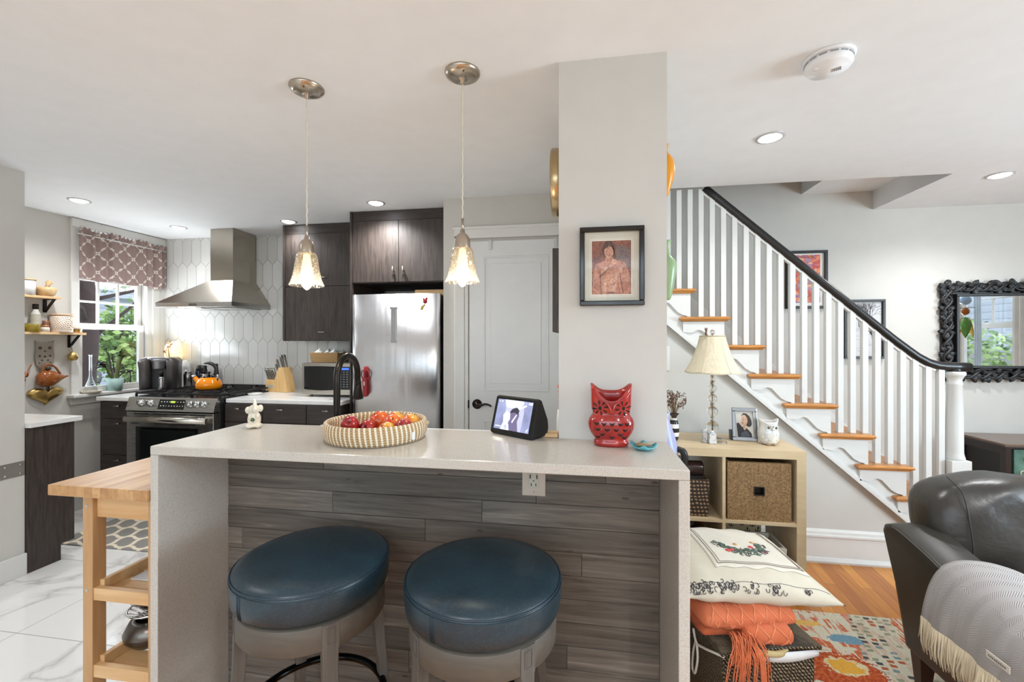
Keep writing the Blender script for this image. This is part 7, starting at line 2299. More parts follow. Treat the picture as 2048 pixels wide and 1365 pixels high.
branch((2.15, 1.30), (-.15, 1), 0.10, 0.005, 6); branch((2.05, 1.46), (-.1, 1), 0.05, 0.003, 5)
for k in range(22):
    z = 1.26 + k * .009; x = random.uniform(1.97, 2.08)
    m.tube([(x, 3.6253, z), (min(x + random.uniform(.02, .09), 2.18), 3.6253, z + random.uniform(-.002, .002))], .0006, 4)
m.obj('tree_drawing', plain('ink_grey', (70, 70, 76), 0.8), pr1)

# ---- mirror with carved leaf frame
t = thing('wall_mirror', (3.05, 3.63, 1.43), 'rectangular mirror in a carved black leaf frame on the back wall', 'mirror')
MX0, MX1, MZ0, MZ1, FW = 2.565, 3.66, 1.066, 1.792, 0.100
a = Mat('carved_black_wood', (26, 25, 25), 0.42); m_carve = a.m
m = M(); frame_rect(m, MX0 + FW - .004, MX1 - FW + .004, MZ0 + FW - .004, MZ1 - FW + .004, 0.018, 3.590, 3.639, 0.003); frame_rect(m, MX0 + .02, MX1 - .02, MZ0 + .02, MZ1 - .02, FW - .02, 3.625, 3.639, 0.002); fr_ = m.obj('frame', m_carve, t)
m = M(); random.seed(12)
def carved_leaf(cx, cz, ang, L, w_):
    d_ = Vector((math.cos(ang), 0, math.sin(ang))); s_ = Vector((-math.sin(ang), 0, math.cos(ang)))
    K = 8
    rows_ = []
    for i in range(K + 1):
        u = i / K
        ww = w_ * math.sin(PI * min(1, 0.06 + u * .94)) ** 0.7
        c = Vector((cx, 3.612, cz)) + d_ * L * u
        rows_.append([c - s_ * ww + Vector((0, .006, 0)), c - s_ * ww * .5 + Vector((0, -.010 - .006 * math.sin(PI * u), 0)), c + Vector((0, -.002, 0)), c + s_ * ww * .5 + Vector((0, -.010 - .006 * math.sin(PI * u), 0)), c + s_ * ww + Vector((0, .006, 0))])
    V = [[m.v(q) for q in r] for r in rows_]
    for i in range(K):
        for j in range(4):
            m._f([V[i][j], V[i + 1][j], V[i + 1][j + 1], V[i][j + 1]], True)
def scroll(p0, p1_, amp, ph, dirv):
    pts = []
    L = (Vector(p1_) - Vector(p0)).length
    for i in range(int(L / 0.012)):
        u = i * 0.012 / L
        c = Vector(p0).lerp(Vector(p1_), u)
        o_ = amp * math.sin(u * L * 38 + ph)
        pts.append((c.x + o_ * dirv[0], 3.606 - .006 * math.cos(u * L * 38 + ph), c.z + o_ * dirv[1]))
    m.tube(pts, 0.009, 8)
edges = [((MX0 + .05, 0, MZ0 + .05), (MX1 - .05, 0, MZ0 + .05), (0, 1)), ((MX0 + .05, 0, MZ1 - .05), (MX1 - .05, 0, MZ1 - .05), (0, 1)), ((MX0 + .05, 0, MZ0 + .05), (MX0 + .05, 0, MZ1 - .05), (1, 0)), ((MX1 - .05, 0, MZ0 + .05), (MX1 - .05, 0, MZ1 - .05), (1, 0))]
for p0, p1_, dv in edges:
    scroll(p0, p1_, .026, 0, dv); scroll(p0, p1_, .026, PI, dv)
    L = (Vector(p1_) - Vector(p0)).length
    n_ = int(L / 0.155)
    for k in range(n_ + 1):
        c = Vector(p0).lerp(Vector(p1_), k / n_)
        for q in range(5):
            an = q * 2 * PI / 5 + random.uniform(-.2, .2) + k
            carved_leaf(c.x + .006 * math.cos(an), c.z + .006 * math.sin(an), an, 0.054, 0.018)
        m.sphere((c.x, 3.600, c.z), (.009, .008, .009), 10, 6)
    for k in range(n_):
        c = Vector(p0).lerp(Vector(p1_), (k + .5) / n_)
        for an in [random.uniform(0, 6) for _q in range(6)]:
            carved_leaf(c.x + random.uniform(-.02, .02), c.z + random.uniform(-.02, .02), an, 0.046, 0.016)
m.obj('carving', m_carve, fr_, recalc=False)
m = M(); m.box(MX0 + FW - .002, MX1 - FW + .002, 3.612, 3.618, MZ0 + FW - .002, MZ1 - FW + .002); a = Mat('mirror_glass', (236, 238, 238), 0.0, 1.0); m.obj('mirror_glass', a.m, t)

# curtain and hanging ornament at the right window (reflected in the mirror)
m = M()
def cf(u, v):
    y = 2.20 + 0.22 * u
    return (4.20 + 0.022 * math.sin(u * 2 * PI * 4), y, 0.05 + 2.12 * v)
m.grid(cf, 60, 6); cu_ = m.obj('curtain', plain('white_curtain', (232, 230, 226), 0.85), base=(4.2, 2.3, 0.05), solid=0.003)
tag(cu_, 'white curtain beside the right window, reflected at the right edge of the mirror', 'curtain')
m = M()
def cf(u, v):
    y = 1.80 + 0.08 * u + 0.02 * math.sin(v * 3)
    return (4.17 + 0.018 * math.sin(u * 2 * PI * 3), y, 0.05 + 2.12 * v)
m.grid(cf, 40, 12); cu_ = m.obj('curtain', plain('pale_blue_sheer', (206, 220, 232), 0.85), base=(4.17, 1.7, 0.05), solid=0.003)
tag(cu_, 'pale blue gathered curtain before the right window, reflected mid-mirror', 'curtain')
t = thing('hanging_ornament', (3.92, 2.035, 2.3), 'hanging glass ornament with coloured leaves, reflected at the left of the mirror', 'ornament')
ox_, oy_ = 3.92, 2.035
m = M(); m.tube([(ox_, oy_, CEIL), (ox_, oy_, 1.52)], .0012, 5); m.tube([(ox_ - .05, oy_ - .05, 1.70), (ox_ + .05, oy_ + .05, 1.70)], .003, 6); m.obj('wire', m_black, t)
m = M(); m.sphere((ox_, oy_, 1.78), (.05, .05, .05), 14, 8); m.obj('glass_ball', plain('clear_blue_orb', (160, 190, 220), 0.1), t)
m = M(); m.sphere((ox_, oy_, 1.665), (.035, .035, .04), 14, 8); m.obj('amber_bead', plain('amber_bead', (160, 90, 30), 0.15), t)
m = M()
for q, c in ((0.2, 0), (2.2, 1), (4.2, 2)):
    leaf(m, (ox_ + .02 * math.cos(q), oy_ + .02 * math.sin(q), 1.60), (.2 * math.cos(q), .2 * math.sin(q), -1), .22, .085, c, 0.0)
m.obj('leaves', [plain('yellow_glass', (206, 176, 40), 0.15), plain('green_glass', (90, 140, 50), 0.15), plain('orange_glass', (214, 110, 40), 0.15)], t, solid=.004)

# ---- console cabinet
t = thing('console_cabinet', (3.2, 3.4, 0), 'dark console cabinet with open side and green scrolled front panel at the right wall', 'cabinet')
m_dkw = plain('dark_mahogany', (38, 26, 24), 0.3)
m_top = m_wood('console_top', (92, 70, 58), (120, 96, 80), 'x', .6, .25)
cx0_, cx1_, cy0_, cy1_, cz = 2.655, 3.80, 3.225, 3.605, 0.70
m = M(); m.box(cx0_, cx1_, cy0_, cy1_, cz - 0.022, cz, .004); m.obj('top', m_top, t)
m = M(); m.box(cx0_ - .004, cx1_ + .004, cy0_ - .004, cy1_, cz - .024, cz - .014, .002); m.obj('top_edge', m_dkw, t)
for (x, y) in ((cx0_ + .01, cy0_ + .01), (cx0_ + .01, cy1_ - .045), (cx1_ - .045, cy0_ + .01), (cx1_ - .045, cy1_ - .045)):
    m = M(); m.box(x, x + .035, y, y + .035, 0, cz - .024, .002); m.obj('leg', m_dkw, t)
m = M(); m.box(cx0_ + .03, cx1_ - .03, cy0_ + .03, cy1_ - .02, 0.08, cz - .026); m.obj('carcass', m_black, t)
m = M(); m.box(cx0_ + .012, cx0_ + .04, cy0_ + .045, cy1_ - .045, 0.42, 0.445, .002); m.obj('side_rail', m_dkw, t)
m = M(); m.box(cx0_ + .012, cx0_ + .04, cy0_ + .045, cy1_ - .045, cz - .07, cz - .026, .002); m.obj('side_rail', m_dkw, t)
a = Mat('verdigris_panel', (72, 110, 98), 0.5); a.color(a.ramp(a.noise(a.coord(), 12, 4), [(0.3, (44, 78, 68)), (0.7, (98, 138, 122))])); 
m = M(); m.box(cx0_ + .06, cx1_ - .06, cy0_ + .012, cy0_ + .03, 0.12, cz - .035, .002); dp = m.obj('door', a.m, t)
m = M()
def spiral(cx, cz_, r0, turns, start, s=1):
    pts = []
    for i in range(40):
        u = i / 39
        q = start + s * turns * 2 * PI * u
        r_ = r0 * (1 - .85 * u)
        pts.append((cx + r_ * math.cos(q), cy0_ + .009, cz_ + r_ * math.sin(q)))
    m.tube(pts, [.005 * (1 - .5 * i / 39) for i in range(40)], 6)
for (cx, cz_, r_, s, st0) in ((2.80, .60, .045, 1, 0), (2.765, .52, .03, -1, 1), (2.87, .54, .05, 1, 2.5), (2.93, .61, .035, -1, 3), (2.99, .53, .05, 1, 1), (3.08, .60, .05, 1, 0), (2.80, .44, .05, 1, 0), (2.92, .43, .045, -1, 2), (3.2, .55, .06, 1, 1)):
    spiral(cx, cz_, r_, 1.3, st0, s)
m.obj('scrollwork', plain('cream_scroll', (196, 190, 170), 0.6), dp)

# ---- leather armchair
t = thing('leather_armchair', (1.85, 1.75, 0), 'dark brown-grey leather armchair facing the camera side, at the right edge', 'armchair')
a = Mat('dark_leather', (40, 36, 32), 0.34)
n1 = a.noise(a.coord(), 5, 4, .6, .4); n2 = a.voro(a.coord(), 300, 'DISTANCE_TO_EDGE'); n3_ = a.noise(a.coord((1, 1.6, 1.2)), 5, 4, .55, .35)
a.color(a.ramp(n1, [(0.3, (38, 34, 30)), (0.7, (58, 53, 48))])); 
b1 = a.n('ShaderNodeBump'); b1.inputs['Strength'].default_value = .55; b1.inputs['Distance'].default_value = .012; a.l(n3_, b1.inputs['Height'])
b2 = a.n('ShaderNodeBump'); b2.inputs['Strength'].default_value = .12; b2.inputs['Distance'].default_value = .0006; a.l(n2, b2.inputs['Height']); a.l(b1.outputs[0], b2.inputs['Normal']); a.l(b2.outputs[0], a.b.inputs['Normal'])
m_leather = a.m
a = Mat('dark_leather_taut', (44, 40, 35), 0.42); a.color(a.ramp(a.noise(a.coord(), 4, 4), [(0.3, (40, 36, 31)), (0.7, (54, 49, 43))])); a.bump(a.voro(a.coord(), 300, 'DISTANCE_TO_EDGE'), .1, .0006); m_leather2 = a.m
def arm(x0, x1, name):
    # outline of the arm in (y, z), going round: rear bottom, rear top, sloping top, front, bottom
    top = catmull([(0, 2.01, .606), (0, 1.95, .604), (0, 1.82, .578), (0, 1.70, .545), (0, 1.55, .512), (0, 1.35, .495), (0, 1.22, .485)], 6)
    prof = [Vector((0, 1.925, .165)), Vector((0, 1.945, .24)), Vector((0, 1.985, .38)), Vector((0, 2.032, .50)), Vector((0, 2.055, .565)), Vector((0, 2.045, .592))] + top + [Vector((0, 1.17, .46)), Vector((0, 1.15, .40)), Vector((0, 1.15, .17)), Vector((0, 1.5, .165))]
    cen = Vector((0, 1.6, .35))
    rs = []
    for k, (off, ins) in enumerate(((0, .022), (.006, .006), (.02, 0), (.5, 0), (.98, 0), (.994, .006), (1.0, .022))):
        x = x0 + (x1 - x0) * off if 0.02 < off < .98 else (x0 + (.012 if off == .02 else (.004 if off == .006 else 0)) if off <= .02 else x1 - (.012 if off == .98 else (.004 if off == .994 else 0)))
        r_ = []
        for p in prof:
            d_ = (cen - p).normalized()
            q = p + d_ * ins
            r_.append((x, q.y, q.z + (0.010 * math.sin(PI * min(max(off, 0), 1)) if p.z > .45 else 0)))
        rs.append(r_)
    m = M(); m.rings(rs, True, (True, True), False)
    o = m.obj(name, m_leather2, t, bev=0.004)
    for f in o.data.polygons: f.use_smooth = True
    m = M(); m.tube([(x0 + .001, p.y - 0, p.z - .006) for p in top[2:]], .0022, 6); m.obj('arm_seam', plain('leather_seam', (84, 78, 70), 0.5), o)
arm(1.245, 1.415, 'arm'); arm(2.30, 2.47, 'arm')
def soft_box(x0, x1, y0, y1, z0, z1, px=3.0, n=36, wob=0.006, seed=1, lean=0.0):
    """puffy cushion: a superellipsoid with gentle dents"""
    m = M()
    cx, cy, cz_ = (x0 + x1) / 2, (y0 + y1) / 2, (z0 + z1) / 2
    hx, hy, hz = (x1 - x0) / 2, (y1 - y0) / 2, (z1 - z0) / 2
    rs = []
    K = n // 2
    def sg(v, e): return math.copysign(abs(v) ** e, v)
    for i in range(K + 1):
        u = -PI / 2 + PI * i / K
        r_ = []
        for j in range(n * 2):
            q = 2 * PI * j / (n * 2)
            e1, e2 = 2 / px, 2 / (px + .5)
            x = sg(math.cos(u), e1) * sg(math.cos(q), e2); y = sg(math.cos(u), e1) * sg(math.sin(q), e2); z = sg(math.sin(u), e1)
            w_ = wob * (math.sin(x * 7 + seed) * math.cos(z * 5 + seed * 2) + .6 * math.sin(x * 13 - z * 9 + seed))
            r_.append((cx + x * hx, cy + y * (hy + w_) + lean * z, cz_ + z * (hz + w_ * .5)))
        rs.append(r_)
    m.rings(rs, True, (True, True), True)
    return m
m = soft_box(1.372, 2.31, 1.90, 2.17, 0.40, 0.81, 3.4, 40, .010, 2, .035); m.obj('back_cushion', m_leather, t)
m = M()
m.tube(catmull([(1.465, 1.905, .44), (1.462, 1.90, .55), (1.462, 1.915, .66), (1.468, 1.955, .76), (1.475, 2.04, .802)], 6), .0022, 6); m.obj('cushion_seam', plain('leather_seam_dark', (30, 27, 24), 0.5), t)
m = soft_box(1.42, 2.30, 1.16, 1.90, 0.24, 0.43, 4, 30, .006, 5); m.obj('seat_cushion', m_leather, t)
m = M(); m.box(1.40, 2.31, 1.17, 2.04, .17, .26, .01); m.obj('base_frame', m_leather2, t)
m = M()
m.rings([[(x0, y, z), (x1_, y, z), (x1_, y2, z), (x0, y2, z)] for (z, x0, x1_, y, y2) in ((.17, 1.27, 2.44, 1.90, 1.93), (.40, 1.27, 2.44, 1.92, 1.99), (.56, 1.28, 2.43, 1.95, 2.035), (.60, 1.32, 2.39, 2.0, 2.04))], True)
m.obj('backrest', m_leather2, t)
for (x, y) in ((1.262, 1.865), (2.40, 1.865), (1.262, 1.20), (2.40, 1.20)):
    m = M(); m.rings([[(x + e, y + e, z), (x + .055 - e, y + e, z), (x + .055 - e, y + .055 - e, z), (x + e, y + .055 - e, z)] for z, e in ((.0135, .012), (.17, 0))], True, smooth=False); m.obj('leg', plain('dark_walnut_leg', (52, 30, 20), 0.35), t)

# ---- grey throw over the arm
t = thing('grey_throw_blanket', (1.35, 1.6, .4), 'grey herringbone throw with cream fringe draped over the armchair arm', 'blanket')
a = Mat('herringbone_wool', (150, 146, 142), 0.95)
sp = a.sep(a.coord(kind='UV'))
colw = a.math('FRACT', a.math('MULTIPLY', sp[0], 15.0)); zig = a.math('ABSOLUTE', a.math('SUBTRACT', colw, 0.5))
ln = a.math('FRACT', a.math('ADD', a.math('MULTIPLY', sp[1], 120), a.math('MULTIPLY', zig, 7)))
wv = a.math('LESS_THAN', ln, 0.5)
a.color(a.mix(wv, (186, 182, 180), (128, 122, 120))); a.bump(a.math('ADD', ln, a.math('MULTIPLY', a.noise(a.coord(), 400, 2), .5)), .5, .0015)
m_herr = a.m
# path across the arm, from outer hem up over the arm to the seat; y runs along the arm
path = catmull([(1.196, 0, .372), (1.200, 0, .43), (1.212, 0, .50), (1.236, 0, .556), (1.285, 0, .588), (1.36, 0, .592), (1.43, 0, .578), (1.50, 0, .55), (1.58, 0, .50), (1.70, 0, .465)], 6)
NY = 60
Y0_, Y1_ = 1.10, 1.74
def slope(y):   # top of arm falls towards the front
    return (y - 1.70) * 0.18 if y < 1.70 else (y - 1.70) * .12
m = M()
V = []
for i, p in enumerate(path):
    u = i / (len(path) - 1)
    row = []
    for j in range(NY + 1):
        v_ = j / NY
        y = Y0_ + (Y1_ - Y0_) * v_ + 0.05 * (1 - min(u * 3, 1)) * v_ * .4
        wob = .005 * math.sin(v_ * 23 + u * 4) * (1 - u) + .003 * math.sin(v_ * 51 + u * 9)
        z = p.z + slope(y) * min(1, u * 2.5 + .15)
        dx = -wob if u < .35 else 0
        row.append(m.v((p.x + dx - .012 * (v_ - .5) * (1 - u), y, z + (wob * .5 if u > .35 else 0))))
    V.append(row)
for i in range(len(V) - 1):
    for j in range(NY):
        m._f([V[i][j], V[i][j + 1], V[i + 1][j + 1], V[i + 1][j]], True)
hem = [(V[0][j].co.copy(), V[1][j].co.copy()) for j in range(NY + 1)]
nI = len(V)
bl = m.obj('blanket', m_herr, t, recalc=False, base=(1.35, 1.6, .4))
uvl = bl.data.uv_layers.new(name='UVMap')
for f in bl.data.polygons:
    for li in f.loop_indices:
        vi = bl.data.loops[li].vertex_index
        i, j = divmod(vi, NY + 1)
        uvl.data[li].uv = (j / NY, i / nI * 0.85)
sm = bl.modifiers.new('s', 'SOLIDIFY'); sm.thickness = .010; sm.offset = 1
m = M(); random.seed(21)
for k in range(300):
    j = random.uniform(0, NY - .01); c0__ = hem[int(j)][0].lerp(hem[int(j) + 1][0], j - int(j))
    L = random.uniform(.075, .115)
    a1, a2 = random.uniform(-.012, .004), random.uniform(-.014, .014)
    m.tube([c0__ + Vector((0, 0, .006)), c0__ + Vector((a1 * .6, a2 * .4, -L * .35)), c0__ + Vector((a1, a2, -L * .7)), c0__ + Vector((a1 * .6, a2 * 1.5, -L))], [.0032, .0036, .0030, .0014], 5)
fr__ = m.obj('fringe', plain('cream_fringe', (206, 190, 162), 0.95), t); fr__['kind'] = 'stuff'
m = M(); m.T = Matrix.Translation((1.178, 1.452, .437)) @ Matrix.Rotation(R(0), 4, 'X')
m.box(-.0015, 0.001, -.036, .036, -.010, .010, .0004); tg = m.obj('woven_label', plain('woven_label', (206, 200, 190), 0.8), t)
m = M(); m.T = Matrix.Translation((1.176, 1.452, .437))
random.seed(3)
for k in range(9):
    y = .026 - k * .0062
    m.box(-.0004, .0002, y - .0018, y + .0018, -.0035, -.0035 + random.choice((.0055, .007, .006)))
m.obj('label_marks', plain('label_ink', (120, 114, 108), 0.8), tg)

# ---- colourful rug
a = Mat('distressed_rug', (206, 196, 172), 0.95)
v = a.coord()
sp = a.sep(v)
nz1 = a.noise(a.coord((1, 1, 1)), 3.0, 3, .6, .4)
nz2 = a.noise(a.coord((34, 3.2, 1), (0, 0, R(-8))), 1.0, 4, .65); nz3 = a.noise(a.coord((1, 1, 1)), 75, 3, .7); nz4 = a.noise(a.coord((26, 4, 1), (0, 0, R(-8)), (7, 3, 0)), 1.0, 3, .6)
base_ = a.ramp(nz1, [(0.0, (196, 186, 158)), (0.5, (212, 206, 184)), (1, (198, 196, 176))])
reg = a.noise(a.coord((1.6, 3.0, 1), loc=(3.3, 1.2, 0)), 2.2, 2)
s1_ = a.math('MULTIPLY', a.math('GREATER_THAN', nz2, 0.50), a.math('GREATER_THAN', reg, 0.50))
col = a.mix(a.math('MULTIPLY', s1_, .95), base_, (196, 92, 48))
s2_ = a.math('MULTIPLY', a.math('GREATER_THAN', nz4, 0.57), a.math('LESS_THAN', reg, 0.54))
col = a.mix(a.math('MULTIPLY', s2_, .8), col, (206, 128, 104))
def blob(cx, cy, rx, ry, wob_, sc_):
    dx = a.math('DIVIDE', a.math('SUBTRACT', sp[0], cx - BXR), rx); dy = a.math('DIVIDE', a.math('SUBTRACT', sp[1], cy - BYR), ry)
    d = a.math('SQRT', a.math('ADD', a.math('POWER', dx, 2), a.math('POWER', dy, 2)))
    return a.math('ADD', d, a.math('ADD', a.math('MULTIPLY', a.math('SUBTRACT', a.noise(a.coord(), sc_, 2), .5), wob_), a.math('MULTIPLY', a.math('SUBTRACT', nz3, .5), 0.9)))
BXR, BYR = 1.8, 1.2
# rows of small dark, green and blue blocks
chk = a.n('ShaderNodeTexVoronoi', distance='CHEBYCHEV'); a.l(a.coord((1, 1.5, 1), (0, 0, R(6))), chk.inputs['Vector']); chk.inputs['Scale'].default_value = 24; chk.inputs['Randomness'].default_value = .35
dots = a.math('LESS_THAN', a.math('ADD', chk.outputs['Distance'], a.math('MULTIPLY', a.math('SUBTRACT', nz3, .5), .25)), .30)
band = a.math('LESS_THAN', a.math('ABSOLUTE', a.math('SUBTRACT', a.math('FRACT', a.math('ADD', a.math('MULTIPLY', a.math('ADD', sp[0], a.math('MULTIPLY', sp[1], -.35)), 1.9), .08)), .5)), .17)
csep = a.sep(chk.outputs['Color'])
mask = a.math('MULTIPLY', a.math('MULTIPLY', dots, band), a.math('GREATER_THAN', csep[1], .25))
col = a.mix(band, col, a.mix(0.65, col, (206, 202, 182)))
col = a.mix(mask, col, a.ramp(csep[0], [(0, (140, 150, 126)), (.35, (74, 74, 74)), (.55, (122, 142, 146)), (.75, (168, 164, 140)), (.9, (176, 92, 54))], 'CONSTANT'))
for (cx, cy, s_) in ((1.07, 1.93, 1.0), (1.62, 1.2, 1.1), (0.9, 0.9, 1.2), (2.2, 0.8, 1.1), (2.3, 1.7, 1.0)):
    d = blob(cx, cy, .14 * s_, .15 * s_, .6, 9)
    col = a.mix(a.math('LESS_THAN', d, 1.0), col, a.mix(a.math('GREATER_THAN', nz3, .52), (172, 68, 22), (202, 100, 48)))
    d2_ = blob(cx + .01, cy + .06, .066 * s_, .045 * s_, 1.3, 36)
    col = a.mix(a.math('LESS_THAN', d2_, 1.15), col, (216, 204, 166)); col = a.mix(a.math('LESS_THAN', d2_, .88), col, (226, 170, 62))
d = blob(1.17, 2.17, .075, .035, 1.0, 30); col = a.mix(a.math('LESS_THAN', d, .9), col, (112, 150, 170))
d = blob(1.04, 2.27, .10, .03, 1.2, 26); col = a.mix(a.math('LESS_THAN', d, .8), col, (222, 178, 96))
a.color(a.mix(0.25, col, a.ramp(nz3, [(0.3, (120, 110, 96)), (0.7, (255, 250, 240))]), 'MULTIPLY')); a.bump(nz3, .8, .004)
m = M(); m.box(0.40, 3.2, -1.0, 2.375, 0.0006, 0.0125, .003)  # unseen near end lengthened to weaken the warm bounce from the oak
tag(m.obj('area_rug', a.m, base=(1.8, 1.2, 0)), 'distressed multicolour rug with rust and yellow flower medallions on the oak floor', 'rug')

# ---- seagrass chest, folded orange blanket and cushion
YAW = R(13.9)
CT = Matrix.Translation((0.462, 1.535, 0.0132)) @ Matrix.Rotation(YAW, 4, 'Z')
a = Mat('black_gold_seagrass', (70, 60, 42), 0.5)
tw1 = a.wave(a.coord((1, 1, 1), (0, 0, 0)), 28, 2.5, 2, axis='Z'); tw2 = a.wave(a.coord((1, 1, .5), (R(20), R(35), 0)), 85, 4, 3, axis='DIAGONAL')
vv6 = a.math('MULTIPLY', tw2, a.math('ADD', a.math('MULTIPLY', tw1, .6), .4))
a.color(a.ramp(vv6, [(0.12, (20, 16, 13)), (0.4, (74, 60, 44)), (0.75, (170, 150, 116))])); a.bump(vv6, 1.0, .006)
m_sea = a.m
t = thing('seagrass_chest', (0.6, 1.75, 0.0132), 'dark woven seagrass lidded chest on the rug behind the bar', 'basket')
CW, CD, CH = 0.325, 0.325, 0.300
m = M(); m.T = CT
m.rings([rc2(0, CW, 0, CD, 0.0), rc2(0, CW, 0, CD, CH)], True, (True, False), False); m.rings([rc2(.012, CW - .012, .012, CD - .012, CH), rc2(.012, CW - .012, .012, CD - .012, .01)], True, (False, True), False)
m.rings([rc2(0, CW, 0, CD, CH), rc2(.012, CW - .012, .012, CD - .012, CH)], True, (False, False), False)
m.obj('body', m_sea, t, bev=0.004)
m = M(); m.T = CT
def lidz(x, y):
    return CH + .004 + .012 * (x / CW) * (1 - y / CD) + .006
NL = 14
top = [[(-.012 + (CW + .024) * i / NL, -.014 + (CD + .02) * j / NL) for j in range(NL + 1)] for i in range(NL + 1)]
def lf(u, v, o_=0): 
    x, y = -.012 + (CW + .026) * u, -.014 + (CD + .02) * v
    return (x, y, CH + .006 + .018 * u * (1 - v) * (1 - abs(2 * u - 1.1)) + o_)
m.grid(lambda u, v: lf(u, v, .012), NL, NL); m.grid(lambda u, v: lf(u, v, 0), NL, NL)
for (f0, n__) in ((lambda s_: (s_, 0), 0), (lambda s_: (s_, 1), 1), (lambda s_: (0, s_), 2), (lambda s_: (1, s_), 3)):
    m.grid(lambda u, v: lf(*f0(u), .012 * v), NL, 1)
m.obj('lid', m_sea, t, merge=True)
m = M(); m.T = CT; m.grid(lambda u, v: (0.11 + (CW - .10) * u, -.004 - .004 * math.sin(PI * u), CH - .018 + .022 * v - .012 * math.sin(PI * u) * (1 - v)), 16, 2); m.obj('liner', plain('white_liner_cloth', (222, 222, 224), 0.85), t, solid=.002)
m = M(); m.T = CT
m.tube(catmull([(.10, -.006, CH + .012), (.14, -.022, CH + .014), (.18, -.024, CH + .012), (.22, -.008, CH + .014)], 6), [.005] * 4 + [.010] * 11 + [.006] * 4, 8); m.obj('clasp', plain('gold_rope', (176, 156, 108), 0.6, bump=(90, .8)), t)
m = M(); m.T = CT
m.tube(catmull([(.0, -.005, CH - .0), (-.008, .04, CH - .018), (-.010, .10, CH - .045), (-.012, .15, CH - .06), (-.014, .17, CH - .02)], 6), .0045, 8)
m.tube(catmull([(-.013, .145, CH - .058), (-.016, .135, CH - .11), (-.018, .150, CH - .17), (-.016, .172, CH - .165), (-.014, .168, CH - .10), (-.013, .155, CH - .06)], 6), .0042, 8)
m.obj('white_cord', plain('cotton_cord', (222, 214, 200), 0.85), t)

t = thing('orange_blanket', (0.6, 1.75, CH + .03), 'folded orange knitted blanket with fringe lying on the seagrass chest', 'blanket')
a = Mat('orange_knit', (216, 112, 68), 0.95)
sp = a.sep(a.coord(kind='UV'))
nzo = a.noise(a.coord(), 300, 2)
a.color(a.ramp(a.noise(a.coord(), 9, 2), [(0.3, (176, 84, 48)), (0.7, (196, 106, 70))])); a.bump(nzo, .6, .0015)
m_knit = a.m
BT = CT @ Matrix.Translation((0, 0, CH + .020))
# folded slab: superellipse cross-section swept along x, two layers with the upper one rolling over
def slab(m, x0, x1, y0, y1, z0, z1, tilt, seed, ny=44, nx=40):
    rs = []
    for i in range(nx + 1):
        u = i / nx
        x = x0 + (x1 - x0) * u
        endk = (1 - abs(2 * u - 1) ** 5) ** .28 if 0 < u < 1 else 0.05
        r_ = []
        for j in range(ny):
            q = 2 * PI * j / ny
            c, s = math.cos(q), math.sin(q)
            yy = (y0 + y1) / 2 + (y1 - y0) / 2 * math.copysign(abs(c) ** .55, c) * (0.85 + .15 * endk)
            zz = (z0 + z1) / 2 + (z1 - z0) / 2 * math.copysign(abs(s) ** .75, s) * endk
            zz += .004 * math.sin(x * 40 + seed) * (s > 0) + tilt * (yy - y0)
            yy += .006 * math.sin(x * 31 + seed)
            r_.append((x, yy, zz))
        rs.append(r_)
    m.rings(rs, True, (True, True), True)
    return rs
m = M(); m.T = BT
slab(m, -.045, .262, .045, .32, -.006, .05, 0.02, 1)
r1 = slab(m, -.05, .285, .02, .325, .030, .105, 0.04, 2)
m.obj('lower_fold', m_knit, t)
m = M(); m.T = BT
r2 = slab(m, .075, .245, -.012, .14, -.004, .066, 0.0, 4, nx=24)
m.obj('rolled_end', m_knit, t)
# raised diamond cables that follow the folds
m = M(); m.T = BT
def surf(rs, u, q):
    i = min(max(u, 0), .999) * (len(rs) - 1); i0 = int(i); f = i - i0
    j = (q % 1.0) * len(rs[0]); j0 = int(j) % len(rs[0]); g_ = j - int(j); j1 = (j0 + 1) % len(rs[0])
    a0, a1 = Vector(rs[i0][j0]).lerp(Vector(rs[i0][j1]), g_), Vector(rs[i0 + 1][j0]).lerp(Vector(rs[i0 + 1][j1]), g_)
    return a0.lerp(a1, f)
for rs_, us, uspan in ((r1, 7, .26), (r2, 3, .5)):
    for sgn in (-1, 1):
        for k in range(-6, us + 7):
            pts = []
            for s_ in range(29):
                v_ = s_ / 28
                u = (k + .5) / us + sgn * v_ * uspan * 2 + .0
                if .04 < u < .96:
                    wv_ = .008 * math.sin(v_ * 60)
                    pts.append(surf(rs_, u + wv_, 0.98 - v_ * .98 + .5 if False else 0.62 - v_ * -.0 + (v_ - .5) * -1.0 + .38))
            if len(pts) > 3:
                m.tube(pts, .0026, 6)
m.obj('cable_pattern', plain('orange_yarn', (204, 122, 86), 0.9), t)
m = M(); m.T = BT; random.seed(31)
for k in range(64):
    u = random.random()
    p0 = Vector((.030 + .09 * u, .012 + random.uniform(-.01, .01), .030 + .02 * random.random()))
    dx, L = random.uniform(-.045, .03), random.uniform(.05, .10)
    drop = random.random() < .6
    q1 = p0 + Vector((dx * .4, -.026, -.008)); q2 = Vector((p0.x + dx, -.032 + random.uniform(-.008, .004), -.012)); q3 = Vector((p0.x + dx * 1.3, -.030 + random.uniform(-.006, .006), -.02 - (L if drop else .015)))
    m.tube(catmull([p0, q1, q2, q3], 4), .0016, 5)
for (x, L) in ((.118, .16), (.125, .15), (.112, .14)):
    m.tube(catmull([(x - .03, .0, .03), (x - .01, -.032, .0), (x, -.034, -.06), (x + .004, -.032, -.02 - L), (x - .014, -.034, -.035 - L)], 4), .0042, 6)
m.obj('fringe', plain('orange_fringe', (200, 106, 66), 0.95), t)['kind'] = 'stuff'

